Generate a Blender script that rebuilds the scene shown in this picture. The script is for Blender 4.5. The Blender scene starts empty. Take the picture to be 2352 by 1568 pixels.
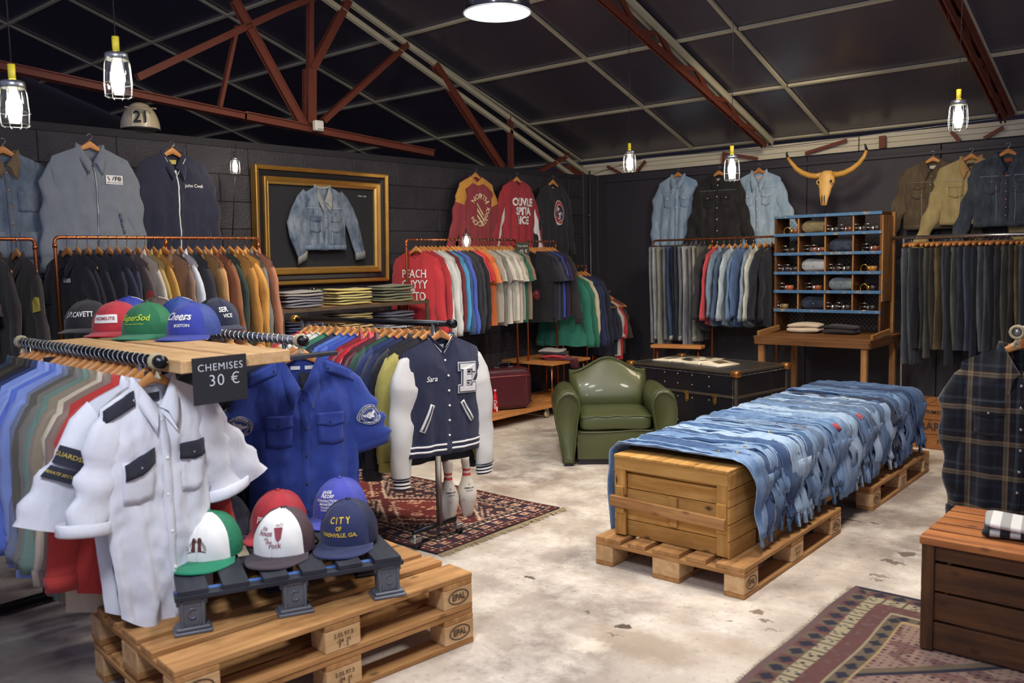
import bpy, bmesh, math, random
from math import sin, cos, pi, radians, sqrt
from mathutils import Vector, Matrix, noise
random.seed(7)
D = bpy.data
COL = bpy.context.scene.collection
SC = bpy.context.scene
# ---------------------------------------------------------------- camera
# room axes: left wall runs along +y at x=-5.85, back wall along x at y=8.5, floor z=0
F_PX, PITCH, ROLL, EYE, YAW = 2012.0, .0939, -.0213, 1.534, .86
_ex = (sin(YAW), -cos(YAW)); _ey = (cos(YAW), sin(YAW))
def _ro(v): return Vector((v[0]*_ex[0]+v[1]*_ex[1], v[0]*_ey[0]+v[1]*_ey[1], v[2]))
_f = _ro((0, cos(PITCH), -sin(PITCH))); _u = _ro((0, sin(PITCH), cos(PITCH))); _r = _ro((1, 0, 0))
_r2 = cos(ROLL)*_r + sin(ROLL)*_u; _u2 = -sin(ROLL)*_r + cos(ROLL)*_u
CAMP = Vector((0, 0, EYE))
cam = D.objects.new('camera', D.cameras.new('camera')); COL.objects.link(cam)
M = Matrix((( _r2.x, _u2.x, -_f.x, 0), (_r2.y, _u2.y, -_f.y, 0), (_r2.z, _u2.z, -_f.z, EYE), (0, 0, 0, 1)))
cam.matrix_world = M
cam.data.sensor_width = 36; cam.data.lens = 36*F_PX/2352; cam.data.clip_start = .05
cam.data.dof.use_dof = True; cam.data.dof.focus_distance = 5.6; cam.data.dof.aperture_fstop = 3.2
SC.camera = cam
def ray(px, py): return _f + _r2*((px-1176)/F_PX) - _u2*((py-784)/F_PX)
def onz(px, py, z): d = ray(px, py); return CAMP + d*((z-EYE)/d.z)
def onx(px, py, x): d = ray(px, py); return CAMP + d*(x/d.x)
def ony(px, py, y): d = ray(px, py); return CAMP + d*(y/d.y)
def ond(px, py, t): return CAMP + ray(px, py)*t
# ---------------------------------------------------------------- world, lights, exposure
SC.view_settings.view_transform = 'Standard'; SC.view_settings.look = 'None'
SC.view_settings.exposure = 0.0; SC.view_settings.gamma = 1.0
try: SC.view_settings.use_curve_mapping = False
except Exception: pass
w = D.worlds.new('world'); SC.world = w; w.use_nodes = True
w.node_tree.nodes['Background'].inputs[0].default_value = (.29, .28, .43, 1)
w.node_tree.nodes['Background'].inputs[1].default_value = 1.15
SC.cycles.max_bounces = 6; SC.cycles.diffuse_bounces = 3; SC.cycles.glossy_bounces = 3; SC.cycles.transparent_max_bounces = 8
def area(loc, tgt, size, power, col, spread=180):  # unseen area light without a lamp body, added to brighten the room
    l = D.lights.new('fill_light', 'AREA'); l.shape = 'DISK'; l.size = size; l.energy = power; l.color = col; l.spread = radians(spread)
    o = D.objects.new('fill_light', l); COL.objects.link(o); o.location = loc
    o.rotation_euler = (Vector(tgt)-Vector(loc)).to_track_quat('-Z', 'Y').to_euler(); return o
LIGHTS = [((-1.35, .35, 2.9), (-2.9, 1.9, .9), .55, 46, (.86, .91, 1), 150),
          ((-1.2, 2.5, 3.3), (-1.9, 3.2, .2), .5, 20, (.97, .95, .95), 150),
          ((-1.3, 4.4, 3.3), (-2.6, 4.6, 0), .5, 50, (1, .87, .74), 150),
          ((-2.6, 3.3, 3.3), (-2.9, 3.5, 0), .5, 34, (.98, .93, .88), 150),
          ((-2.6, 6.6, 3.0), (-3.6, 7.4, .6), .45, 28, (1, .84, .62), 150),
          ((-4.1, 3.4, 3.3), (-5.2, 4.6, .8), .45, 30, (1, .86, .66), 150)]
for a in LIGHTS: area(*a)
# ---------------------------------------------------------------- materials
def srgb(h):
    if not isinstance(h, str): return h
    v = [int(h[i:i+2], 16)/255 for i in (0, 2, 4)]
    return tuple(((c/12.92) if c <= .04045 else ((c+.055)/1.055)**2.4) for c in v)
class NT:
    def __init__(s, name):
        s.m = D.materials.new(name); s.m.use_nodes = True; s.t = s.m.node_tree; s.n = s.t.nodes; s.l = s.t.links
        s.b = s.n['Principled BSDF']
    def add(s, ty, **kw):
        n = s.n.new(ty)
        for k, v in kw.items():
            if k.startswith('i_'):
                key = k[2:]; key = int(key) if key.isdigit() else key.replace('_', ' ')
                if hasattr(v, 'is_output') or isinstance(v, bpy.types.NodeSocket): s.l.new(v, n.inputs[key])
                else: n.inputs[key].default_value = v
            else: setattr(n, k, v)
        return n
    def math(s, op, a, b=0., c=None):
        n = s.n.new('ShaderNodeMath'); n.operation = op
        for i, v in enumerate((a, b) if c is None else (a, b, c)):
            if isinstance(v, bpy.types.NodeSocket): s.l.new(v, n.inputs[i])
            else: n.inputs[i].default_value = v
        return n.outputs[0]
    def mix(s, f, a, b, mode='MIX'):
        n = s.n.new('ShaderNodeMix'); n.data_type = 'RGBA'; n.blend_type = mode
        for k, v in ((0, f), (6, a), (7, b)):
            if isinstance(v, bpy.types.NodeSocket): s.l.new(v, n.inputs[k])
            else: n.inputs[k].default_value = v if k == 0 else (*srgb(v), 1)[:4]
        return n.outputs[2]
    def coord(s, scale=(1, 1, 1), kind='Object', rnd=False):
        tc = s.add('ShaderNodeTexCoord'); v = tc.outputs[kind]
        if rnd:
            oi = s.add('ShaderNodeObjectInfo'); k = s.math('MULTIPLY', oi.outputs['Random'], 37.)
            c = s.add('ShaderNodeCombineXYZ', i_0=k, i_1=k, i_2=k)
            v = s.add('ShaderNodeVectorMath', operation='ADD', i_0=v, i_1=c.outputs[0]).outputs[0]
        return s.add('ShaderNodeMapping', i_Vector=v, i_Scale=scale).outputs[0]
    def noise(s, vec, scale, det=4, rough=.6):
        return s.add('ShaderNodeTexNoise', i_Vector=vec, i_Scale=scale, i_Detail=det, i_Roughness=rough).outputs[0]
    def ramp(s, f, stops, interp='LINEAR'):
        n = s.add('ShaderNodeValToRGB', i_0=f); r = n.color_ramp; r.interpolation = interp
        while len(r.elements) < len(stops): r.elements.new(.5)
        for e, (p, c) in zip(r.elements, stops): e.position = p; e.color = (*srgb(c), 1)[:4] if not isinstance(c, float) else (c, c, c, 1)
        return n.outputs[0]
    def bump(s, h, strength=.3, dist=.002):
        n = s.add('ShaderNodeBump', i_Height=h, i_Strength=strength, i_Distance=dist); s.l.new(n.outputs[0], s.b.inputs['Normal'])
    def set(s, **kw):
        for k, v in kw.items():
            k = k.replace('_', ' ')
            if isinstance(v, bpy.types.NodeSocket): s.l.new(v, s.b.inputs[k])
            else: s.b.inputs[k].default_value = v if not isinstance(v, (str, tuple)) else (*srgb(v), 1)[:4]
        return s.m
_mc = {}
def fabric(col, rough=.92, var=.18, sc=7, weave=420, bs=.25):
    k = ('f', col, rough, var, sc, weave)
    if k in _mc: return _mc[k]
    t = NT('fabric'); v = t.coord(rnd=True); c = tuple(x*.96+.009+.002*(i == 2) for i, x in enumerate(srgb(col)))
    n1 = t.noise(v, sc, 5, .6)
    base = t.mix(n1, tuple(x*(1-var) for x in c), tuple(min(1, x*(1+var)+.004) for x in c))
    h = t.noise(v, weave, 2, .5); wr_ = t.noise(t.coord((7, 7, 2.6), rnd=True), 1.6, 3, .55); t.bump(t.math('MULTIPLY_ADD', wr_, 14., h), .55, .0014)
    t.set(Base_Color=base, Roughness=rough, Sheen_Weight=.15, Specular_IOR_Level=.25); _mc[k] = t.m; return t.m
def denim(col, wash='9fb4c8', amt=.5):
    k = ('d', col, wash, amt)
    if k in _mc: return _mc[k]
    t = NT('denim'); v = t.coord(rnd=True); v2 = t.coord((8, 8, 2.6), rnd=True)
    n1 = t.noise(v, 5, 5, .65); n2 = t.noise(v2, 3, 4, .6)
    f = t.math('MULTIPLY', t.math('MULTIPLY', n1, n2), 1.9)
    f = t.ramp(f, [(.25, 0.), (.75, 1.)])
    base = t.mix(t.math('MULTIPLY', f, amt), col, wash)
    tw = t.add('ShaderNodeTexWave', i_Vector=v, i_Scale=160., i_Distortion=1.5); tw.bands_direction = 'DIAGONAL'
    t.bump(t.math('MULTIPLY_ADD', n2, 9., tw.outputs[1]), .5, .0014)
    t.set(Base_Color=base, Roughness=.9, Sheen_Weight=.1, Specular_IOR_Level=.2); _mc[k] = t.m; return t.m
def plain(col, rough=.5, metal=0., var=.1, sc=12, bump=0., coat=0., bsc=60., spec=.5):
    k = ('p', col, rough, metal, var, sc, bump, coat, bsc, spec)
    if k in _mc: return _mc[k]
    t = NT('paint'); v = t.coord(rnd=True); c = srgb(col)
    n1 = t.noise(v, sc, 4, .6)
    base = t.mix(n1, tuple(x*(1-var) for x in c), tuple(min(1, x*(1+var)) for x in c))
    if bump: t.bump(t.noise(v, bsc, 4, .6), bump, .003)
    t.set(Base_Color=base, Roughness=rough, Metallic=metal, Coat_Weight=coat, Specular_IOR_Level=spec); _mc[k] = t.m; return t.m
def emit(col, s):
    t = NT('glow'); return t.set(Base_Color=(0., 0., 0.), Emission_Color=col, Emission_Strength=s)
def wood3(a, b, knot='2a190c', rough=.75, gs=3.0, kn=.6, tint=.35):
    """three materials, grain along local x, y, z"""
    k = ('w', a, b, knot, rough, gs, kn)
    if k in _mc: return _mc[k]
    out = []
    for ax in range(3):
        t = NT('wood'); sc = [26., 26., 26.]; sc[ax] = 2.2
        v = t.coord(tuple(sc), rnd=True); v2 = t.coord(rnd=True)
        n = t.noise(v, gs/3, 6, .65); n2 = t.noise(v2, 5, 3)
        f = t.ramp(n, [(.32, 0.), (.68, 1.)])
        base = t.mix(f, a, b)
        dk = tuple(x*.55 for x in srgb(a))
        base = t.mix(t.ramp(n2, [(.52, 0.), (.78, .55)]), base, dk)
        oi = t.add('ShaderNodeObjectInfo')
        base = t.mix(t.math('MULTIPLY', oi.outputs['Random'], tint), base, tuple(x*.45 for x in srgb(b)))
        sk = [9., 9., 9.]; sk[ax] = 5.
        vo = t.add('ShaderNodeTexVoronoi', i_Vector=t.coord(tuple(sk), rnd=True), i_Scale=1.)
        kf = t.ramp(vo.outputs[0], [(.06, kn), (.15, 0.)])
        base = t.mix(kf, base, knot)
        t.bump(t.math('SUBTRACT', n, kf), .35, .002)
        t.set(Base_Color=base, Roughness=rough, Specular_IOR_Level=.3); out.append(t.m)
    _mc[k] = out; return out
def vcol(name, rough=.9, bump=.3, bsc=300.):
    t = NT(name); a = t.add('ShaderNodeVertexColor'); a.layer_name = 'Col'
    t.bump(t.noise(t.coord(), bsc, 2), bump, .002)
    n = t.noise(t.coord(), 9, 4)
    base = t.mix(.5, a.outputs[0], t.mix(n, (.25, .25, .25), (1., 1., 1.)), 'MULTIPLY')
    return t.set(Base_Color=base, Roughness=rough, Specular_IOR_Level=.1, Sheen_Weight=.1)
PALLET = wood3('8f6234', 'c8965e', rough=.8); CRATE = wood3('a5722f', 'd3a25c', '22150c', .75, kn=.9)
OLD = wood3('8a5a30', 'b98a55', '20140c'); FRESH = wood3('b98e5a', 'd8b486', rough=.7, kn=.3, tint=.15); SHELFW = wood3('b06d33', 'cd8f55', rough=.6, kn=.2, tint=.1)
DESKW = wood3('4f321b', '84582f', rough=.6); BLACKW = wood3('23242b', '34363f', '0c0c10', .55, kn=.3, tint=.2); DARKW = wood3('3a281c', '6b4526', '120c08', .7)
HANGW = wood3('b8763c', 'd99a5c', '8a5228', .38, kn=.0, tint=.3)
COPPER = plain('b0683f', .34, .9, .25, 9); CHROME = plain('b9bbbf', .22, .95, .1); STEEL = plain('8f9296', .35, .9, .15); BLKMETAL = plain('26262b', .3, .75, .2, 30)
REDSTEEL = plain('6e3626', .6, .1, .25, 6, .2); SILV = plain('8e8d83', .5, .35, .3, 5); BRASS = plain('c29a4a', .3, .9, .2)
BLACK = plain('1d1c22', .5, 0, .15); WHITE = plain('e8e6e0', .6, 0, .05); INK = plain('15151a', .7, 0, .05); THREADW = fabric('e2e1dc', .9, .06); WOODINK = plain('3b2b22', .8, 0, .1)
# ---------------------------------------------------------------- mesh helpers
class MB:
    def __init__(s): s.v = []; s.f = []; s.T = Matrix()
    def _a(s, pts):
        b = len(s.v); T = s.T
        s.v.extend([tuple(T @ Vector(p)) for p in pts]); return b
    def box(s, c, d, R=None, ch=0.):
        hx, hy, hz = d[0]/2, d[1]/2, d[2]/2; c = Vector(c)
        if not ch:
            P = [Vector((i*hx, j*hy, k*hz)) for i in (-1, 1) for j in (-1, 1) for k in (-1, 1)]
            P = [c + (R @ p if R else p) for p in P]; b = s._a(P)
            for q in ((0, 1, 3, 2), (4, 6, 7, 5), (0, 4, 5, 1), (2, 3, 7, 6), (0, 2, 6, 4), (1, 5, 7, 3)): s.f.append(tuple(b+i for i in q))
            return s
        P = []; idx = {}
        for i in (-1, 1):
            for j in (-1, 1):
                for k in (-1, 1):
                    for a in range(3):
                        q = Vector((i*(hx-(ch if a != 0 else 0)), j*(hy-(ch if a != 1 else 0)), k*(hz-(ch if a != 2 else 0))))
                        idx[(i, j, k, a)] = len(P); P.append(q)
        fs = []
        cyc = ((-1, -1), (1, -1), (1, 1), (-1, 1))
        def key(a, sg, u, w): l = [0, 0, 0]; l[a] = sg; l[(a+1) % 3] = u; l[(a+2) % 3] = w; return tuple(l)
        for a in range(3):
            for sg in (-1, 1): fs.append([idx[key(a, sg, u, w)+(a,)] for u, w in cyc])
        for a in range(3):
            for u in (-1, 1):
                for w in (-1, 1):
                    k0 = key(a, -1, u, w); k1 = key(a, 1, u, w); b_, c_ = (a+1) % 3, (a+2) % 3
                    fs.append([idx[k0+(b_,)], idx[k1+(b_,)], idx[k1+(c_,)], idx[k0+(c_,)]])
        for i in (-1, 1):
            for j in (-1, 1):
                for k in (-1, 1): fs.append([idx[(i, j, k, a)] for a in range(3)])
        b = s._a([c + (R @ p if R else p) for p in P])
        for q in fs:
            p0, p1, p2 = P[q[0]], P[q[1]], P[q[2]]
            n = (p1-p0).cross(p2-p0); m = sum((P[i] for i in q), Vector())/len(q)
            if n.dot(m) < 0: q = q[::-1]
            s.f.append(tuple(b+i for i in q))
        return s
    def loft(s, rings, closed=True, caps=False):
        n = len(rings[0]); b = s._a([p for r in rings for p in r])
        for i in range(len(rings)-1):
            for j in range(n if closed else n-1):
                k = (j+1) % n; s.f.append((b+i*n+j, b+i*n+k, b+(i+1)*n+k, b+(i+1)*n+j))
        if caps:
            s.f.append(tuple(b+j for j in range(n))[::-1]); s.f.append(tuple(b+(len(rings)-1)*n+j for j in range(n)))
        return s
    def tube(s, path, r, n=8, caps=True, closed=False):
        P = [Vector(p) for p in path]; rings = []; up = None
        rr = r if isinstance(r, (list, tuple)) else [r]*len(P)
        m = len(P)
        for i, p in enumerate(P):
            if closed: t = P[(i+1) % m]-P[i-1]
            else: t = P[min(i+1, m-1)]-P[max(i-1, 0)]
            t.normalize()
            if up is None: up = Vector((0, 0, 1)) if abs(t.z) < .9 else Vector((1, 0, 0))
            a = t.cross(up); a.normalize(); b = a.cross(t); up = b
            rings.append([p + a*cos(2*pi*j/n)*rr[i] + b*sin(2*pi*j/n)*rr[i] for j in range(n)])
        if closed: rings.append(rings[0])
        return s.loft(rings, caps=caps and not closed)
    def cyl(s, a, b, r, n=12): return s.tube([a, b], r, n)
    def lathe(s, prof, c=(0, 0, 0), n=24):
        return s.loft([[(c[0]+max(r, .0004)*cos(2*pi*j/n), c[1]+max(r, .0004)*sin(2*pi*j/n), c[2]+z) for j in range(n)] for r, z in prof])
    def grid(s, fn, nu, nv, close_u=False):
        b = s._a([fn(i/nu, j/nv) for j in range(nv+1) for i in range(nu+1)])
        for j in range(nv):
            for i in range(nu):
                k = b+j*(nu+1)+i; s.f.append((k, k+1, k+nu+2, k+nu+1))
        return s
    def slab(s, fn, nu, nv, th):
        """grid plus a second layer th further on, joined round the rim"""
        g0 = [[Vector(fn(i/nu, j/nv, 0)) for i in range(nu+1)] for j in range(nv+1)]
        g1 = [[Vector(fn(i/nu, j/nv, th)) for i in range(nu+1)] for j in range(nv+1)]
        b = s._a([p for r in g1 for p in r]); W = nu+1
        for j in range(nv):
            for i in range(nu): k = b+j*W+i; s.f.append((k, k+1, k+W+1, k+W))
        per = [(0, i) for i in range(nu)]+[(j, nu) for j in range(nv)]+[(nv, i) for i in range(nu, 0, -1)]+[(j, 0) for j in range(nv, 0, -1)]
        b2 = s._a([g0[j][i] for j, i in per]); m = len(per)
        for q in range(m):
            j, i = per[q]; j2, i2 = per[(q+1) % m]
            s.f.append((b2+q, b2+(q+1) % m, b+j2*W+i2, b+j*W+i))
        return s
    def prism(s, poly, fn, th, flip=False):
        """flat polygon (list of 2d) mapped by fn(x,y,h): front at h=th with side walls to 0"""
        n = len(poly); b = s._a([fn(x, y, th) for x, y in poly]+[fn(x, y, 0) for x, y in poly])
        s.f.append(tuple(b+i for i in range(n)))
        for i in range(n): k = (i+1) % n; s.f.append((b+i, b+n+i, b+n+k, b+k))
        return s
    def mesh(s, name, smooth=True):
        me = D.meshes.new(name); me.from_pydata(s.v, [], s.f)
        if smooth: me.shade_smooth()
        me.materials.append(None); return me
    def build(s, name, mat, parent=None, loc=None, smooth=True, auto=None):
        me = s.mesh(name, smooth); me.materials[0] = mat
        if auto: smooth_by_angle(me, auto)
        return link(name, me, mat, parent, loc)
def smooth_by_angle(me, deg=35):
    bm = bmesh.new(); bm.from_mesh(me); th = radians(deg)
    for e in bm.edges:
        if len(e.link_faces) == 2 and e.calc_face_angle(0) > th: e.smooth = False
        elif len(e.link_faces) != 2: e.smooth = True
    bm.to_mesh(me); bm.free()
def link(name, me, mat, parent=None, loc=None, rot=None):
    o = D.objects.new(name, me); COL.objects.link(o)
    if parent: o.parent = parent
    if loc is not None: o.location = loc
    if rot is not None: o.rotation_euler = rot
    if mat is not None:
        if me.materials[0] is None: me.materials[0] = mat
        o.material_slots[0].link = 'OBJECT'; o.material_slots[0].material = mat
    return o
def thing(name, label, cat, loc=(0, 0, 0), rz=0., group=None, kind=None):
    o = D.objects.new(name, None); COL.objects.link(o); o.location = loc; o.rotation_euler = (0, 0, rz); o.empty_display_size = .05
    return tag(o, label, cat, group, kind)
def tag(o, label=None, cat=None, group=None, kind=None):
    for k, v in (('label', label), ('category', cat), ('group', group), ('kind', kind)):
        if v: o[k] = v
    return o
_bx = {}
def board(name, parent, c, d, mats, rot=None, ch=.003):
    """one plank: mesh centred on its own origin so the grain runs along its longest side"""
    ax = max(range(3), key=lambda i: d[i]); key = (round(d[0], 4), round(d[1], 4), round(d[2], 4), ch)
    if key not in _bx: _bx[key] = MB().box((0, 0, 0), d, ch=ch).mesh(name, False)
    m = mats[ax] if isinstance(mats, list) else mats
    return link(name, _bx[key], m, parent, c, rot)
_tc = {}
def text_geo(s, size=1., bold=0., shear=0., sub=0., space=1.):
    k = (s, size, bold, shear, sub, space)
    if k in _tc: return _tc[k]
    cu = D.curves.new('t', 'FONT'); cu.body = s; cu.size = size; cu.offset = bold*size; cu.shear = shear; cu.space_character = space
    cu.align_x = 'CENTER'; cu.align_y = 'CENTER'; cu.resolution_u = 3; cu.fill_mode = 'FRONT'
    o = D.objects.new('t', cu); COL.objects.link(o); me = o.to_mesh()
    bm = bmesh.new(); bm.from_mesh(me)
    bmesh.ops.triangulate(bm, faces=bm.faces[:])
    if sub:
        for _ in range(3):
            es = [e for e in bm.edges if e.calc_length() > sub]
            if not es: break
            bmesh.ops.subdivide_edges(bm, edges=es, cuts=1); bmesh.ops.triangulate(bm, faces=bm.faces[:])
    vs = [tuple(v.co) for v in bm.verts]; bm.verts.index_update()
    fs = [tuple(v.index for v in f.verts) for f in bm.faces]
    bm.free(); o.to_mesh_clear(); D.objects.remove(o); D.curves.remove(cu)
    _tc[k] = (vs, fs); return vs, fs
def text(name, s, fn, mat, parent, size, bold=0., shear=0., sub=0., wide=1., arc=None, space=1.):
    """letters mapped by fn(x,y,h) onto a surface; arc=(radius, dir) bends the line"""
    vs, fs = text_geo(s, size, bold, shear, sub, space); mb = MB(); pts = []
    for x, y, z in vs:
        x *= wide
        if arc:
            r, dr = arc; a = x/r; x, y = ((r+y)*sin(a), (r+y)*cos(a)-r) if dr > 0 else ((r-y)*sin(a), r-(r-y)*cos(a))
        pts.append(fn(x, y, .0015))
    mb.v = [tuple(p) for p in pts]; mb.f = list(fs)
    return mb.build(name, mat, parent, smooth=False)
ORD = 'first second third fourth fifth sixth seventh eighth ninth tenth eleventh twelfth thirteenth fourteenth fifteenth sixteenth seventeenth eighteenth nineteenth twentieth twenty-first twenty-second twenty-third twenty-fourth twenty-fifth twenty-sixth twenty-seventh twenty-eighth twenty-ninth thirtieth thirty-first thirty-second thirty-third thirty-fourth thirty-fifth thirty-sixth'.split()
# ================================================================ setting
def floor_mat():
    t = NT('concrete'); v = t.coord()
    n1 = t.noise(v, .9, 6, .62); n2 = t.noise(v, 3.2, 8, .68); n3 = t.noise(v, 38, 4, .6)
    c = t.mix(t.ramp(n1, [(.38, 0.), (.62, 1.)]), '8c8076', 'ccbfae')
    c = t.mix(t.ramp(n2, [(.45, 0.), (.72, .85)]), c, 'e8dfd0')
    c = t.mix(t.ramp(t.noise(v, 1.7, 5, .6), [(.55, 0.), (.75, .5)]), c, '9a7f62')
    c = t.mix(t.ramp(n3, [(.28, .5), (.42, 0.)]), c, '6c625a')
    # stains where the photograph shows them: (x, y, rx, ry, strength, colour)
    wob = t.noise(v, 9, 4, .7); wob2 = t.noise(v, 26, 3, .6)
    wv = t.add('ShaderNodeVectorMath', operation='ADD', i_0=v, i_1=t.add('ShaderNodeCombineXYZ', i_0=t.math('MULTIPLY', t.math('SUBTRACT', wob, .5), .16), i_1=t.math('MULTIPLY', t.math('SUBTRACT', wob2, .5), .12)).outputs[0]).outputs[0]
    def spot(c, px, py, rx, ry, k, colr, soft=.25):
        p = onz(px, py, 0)
        q = t.add('ShaderNodeVectorMath', operation='MULTIPLY', i_0=t.add('ShaderNodeVectorMath', operation='SUBTRACT', i_0=wv, i_1=(p.x, p.y, 0)).outputs[0], i_1=(1/rx, 1/ry, 0)).outputs[0]
        d = t.add('ShaderNodeVectorMath', operation='LENGTH', i_0=q).outputs['Value']
        return t.mix(t.ramp(d, [(1-soft, k), (1., 0.)]), c, colr)
    for a in ((1470, 1480, .34, .17, .75, '9b8873', .55), (1660, 1480, .24, .12, .45, 'a48e76', .6), (1350, 1482, .10, .09, .6, 'ede0cb', .6),
              (1216, 1327, .03, .02, .9, '4c4138'), (1353, 1408, .02, .012, .8, '5c4f42'), (1431, 1438, .045, .022, .95, '4c4034'), (1408, 1456, .03, .01, .7, '5c4c3a'),
              (1675, 1425, .016, .012, .9, '3a332c'), (1735, 1404, .03, .035, .85, '6e5b46'), (1755, 1425, .03, .016, .8, '6e5b46'), (1780, 1448, .035, .02, .6, '7d6b55'), (2050, 1290, .07, .03, .8, '5a4c3e'), (2080, 1272, .04, .05, .85, '5a4c3e'),
              (2020, 1322, .05, .02, .7, '6a5a48'), (2015, 1332, .04, .012, .7, '6a5a48'), (1948, 1193, .04, .014, .85, '54483c'), (1972, 1197, .05, .008, .8, '5c4e40'), (2012, 1202, .04, .013, .8, '54483c'),
              (2110, 1240, .1, .09, .4, '6b6058', .6), (1190, 985, .02, .01, .8, '7a4d34'), (1280, 1000, .09, .03, .5, '8d8a62', .5), (1580, 1395, .02, .014, .6, '94836e')): c = spot(c, *a)
    # dark tarmac strip and its joint in the near left corner
    sx = t.add('ShaderNodeSeparateXYZ', i_0=v)
    f = t.math('ADD', sx.outputs[1], t.math('MULTIPLY', t.math('SUBTRACT', n1, .5), .5))
    c = t.mix(t.ramp(t.math('MULTIPLY', t.math('SUBTRACT', 1.62, f), t.math('LESS_THAN', sx.outputs[0], -2.7)), [(.0, 0.), (.3, .8)]), c, '5b5450')
    t.bump(t.math('ADD', n3, t.noise(v, 6, 8, .7)), .35, .004)
    return t.set(Base_Color=c, Roughness=t.ramp(n2, [(.3, .55), (.7, .85)]), Specular_IOR_Level=.35)
fl = MB(); NX, NY = 60, 60
fl.grid(lambda u, v: (-12.3+u*15.8, -2.5+v*11.5, .0), 8, 8)
o = fl.build('floor', floor_mat(), smooth=False); tag(o, kind='structure')
WALLM = plain('302d36', .62, 0, .25, 3, .5, 0, 26., .45); PANELM = plain('312e35', .6, 0, .15, 2, .25, 0, 45., .5)
def blkmat():
    t = NT('painted_block'); v = t.coord(rnd=True); n = t.noise(v, 60, 6, .75); n2 = t.noise(v, 3, 4)
    c = t.mix(t.ramp(n2, [(.35, 0.), (.75, 1.)]), '27252c', '38353a')
    vo = t.add('ShaderNodeTexVoronoi', i_Vector=v, i_Scale=75.)
    t.bump(t.math('ADD', n, t.math('MULTIPLY', vo.outputs[0], .8)), .75, .006)
    return t.set(Base_Color=c, Roughness=.6, Specular_IOR_Level=.45)
BLK = blkmat()
wl = thing('wall_left', 'black painted concrete block wall behind the tall copper racks', 'wall', (-5.85, 0, 0), kind='structure')
MB().box((-.11, 3.5, 1.2), (.205, 10.0, 2.4)).build('mortar', plain('232128', .9), wl, smooth=False)
bl = MB().box((0, 0, 0), (.2, .497, .198), ch=.004).mesh('block', False); hb = MB().box((0, 0, 0), (.2, .247, .198), ch=.004).mesh('block', False)
for r in range(12):
    y = 1.05 - (.25 if r % 2 else 0)
    while y < 8.0:
        if y > .6:
            link('block', bl, BLK, wl, (-.1+random.uniform(-.0025, .0025), y+.25, .1+r*.2))
        y += .5
MB().box((-.1, 4.35, 2.425), (.2, 7.6, .05)).build('coping', plain('1f1d22', .8, bump=.6), wl, smooth=False)
we = thing('wall_corner', 'narrow black boards with a vertical pipe at the room corner', 'wall', (-5.85, 8.0, 0), kind='structure')
for y, wd in ((.18, .26), (.42, .2)): board('panel', we, (.005, y, 1.23), (.03, wd, 2.46), PANELM, ch=.004)
wr = thing('wall_back', 'matt black boarded wall behind the denim racks', 'wall', (0, 8.5, 0), kind='structure')
x = -5.9
while x < 2.6: board('panel', wr, (x+.61, .02, 1.235), (1.214, .03, 2.47), PANELM, ch=.004); x += 1.22
board('rail', wr, (-1.8, -.005, 2.40), (8.2, .02, .035), PANELM)
for nm, c, d in (('wall_far_left', (-12.2, 3.2, 2.6), (.1, 12, 5.4)), ('wall_gable', (-4.4, 9.0, 1.6), (15.6, .1, 3.2))):
    tag(board(nm, None, c, d, PANELM), kind='structure')
# ---- light eave board seen over the back wall, and its red steel brackets
eave = thing('trim_1', 'cream insulation boards in the gap above the back wall', 'trim', (0, 8.62, 0), kind='structure')
CRM = plain('d6cfb4', .7, 0, .08, 5)
x = -6.6
while x < 1.5:
    for z, h in ((2.515, .05), (2.566, .046), (2.61, .036)): board('board', eave, (x+1.8, .003*(z > 2.55), z), (3.59, .02, h), CRM, ch=.003)
    x += 3.6
# ---- roof: panels held by battens (purlins along x, strips down the slope)
K = .33; Z0, YB = 2.64, 8.72
def rz(y): return Z0 + K*(YB-y)
SL = math.atan(K); PUR = [8.6, 7.62, 6.66, 5.74, 4.84, 3.95, 3.05, 2.15, 1.25, .35, -.55, -1.45]; STR = [-12.1, -10.6, -9.15, -7.68, -6.25, -4.76, -3.3, -1.68, -.2, 1.3, 2.8]
roofm = NT('roof_panel'); v = roofm.coord(rnd=True); n = roofm.noise(v, 55, 5, .7); roofm.bump(n, .5, .004)
roofm.set(Coat_Weight=.5, Coat_Roughness=.22, Base_Color=roofm.mix(roofm.noise(v, 4), '383541', '454250'), Roughness=roofm.ramp(n, [(.3, .26), (.7, .42)]), Specular_IOR_Level=.9); ROOFM = roofm.m
ce = thing('ceiling', 'black sloping roof of panels held by pale battens', 'ceiling', (0, 0, 0), kind='structure')
for i in range(len(PUR)-1):
    for j in range(len(STR)-1):
        ya, yb = PUR[i+1], PUR[i]; xa, xb = STR[j], STR[j+1]; ym = (ya+yb)/2
        board('panel', ce, ((xa+xb)/2, ym, rz(ym)+.03), (xb-xa-.012, (yb-ya-.01)/cos(SL), .03), ROOFM, (-SL, 0, 0), ch=0)
BAT = plain('bdb79c', .5, .1, .3, 3)
for y in PUR[:-1]:
    x0 = -12.1
    while x0 < 1.4: board('batten', ce, (x0+1.47, y, rz(y)-.0), (2.93, .028, .02), BAT, (-SL, 0, 0), ch=0); x0 += 2.94
for x in STR[1:-2]:
    for q in range(0, len(PUR)-2, 2):
        ya, yb = PUR[q+2], PUR[q]; ym = (ya+yb)/2
        board('batten', ce, (x, ym, rz(ym)-.004), (.03, (yb-ya)/cos(SL), .02), BAT, (-SL, 0, 0), ch=0)
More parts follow.
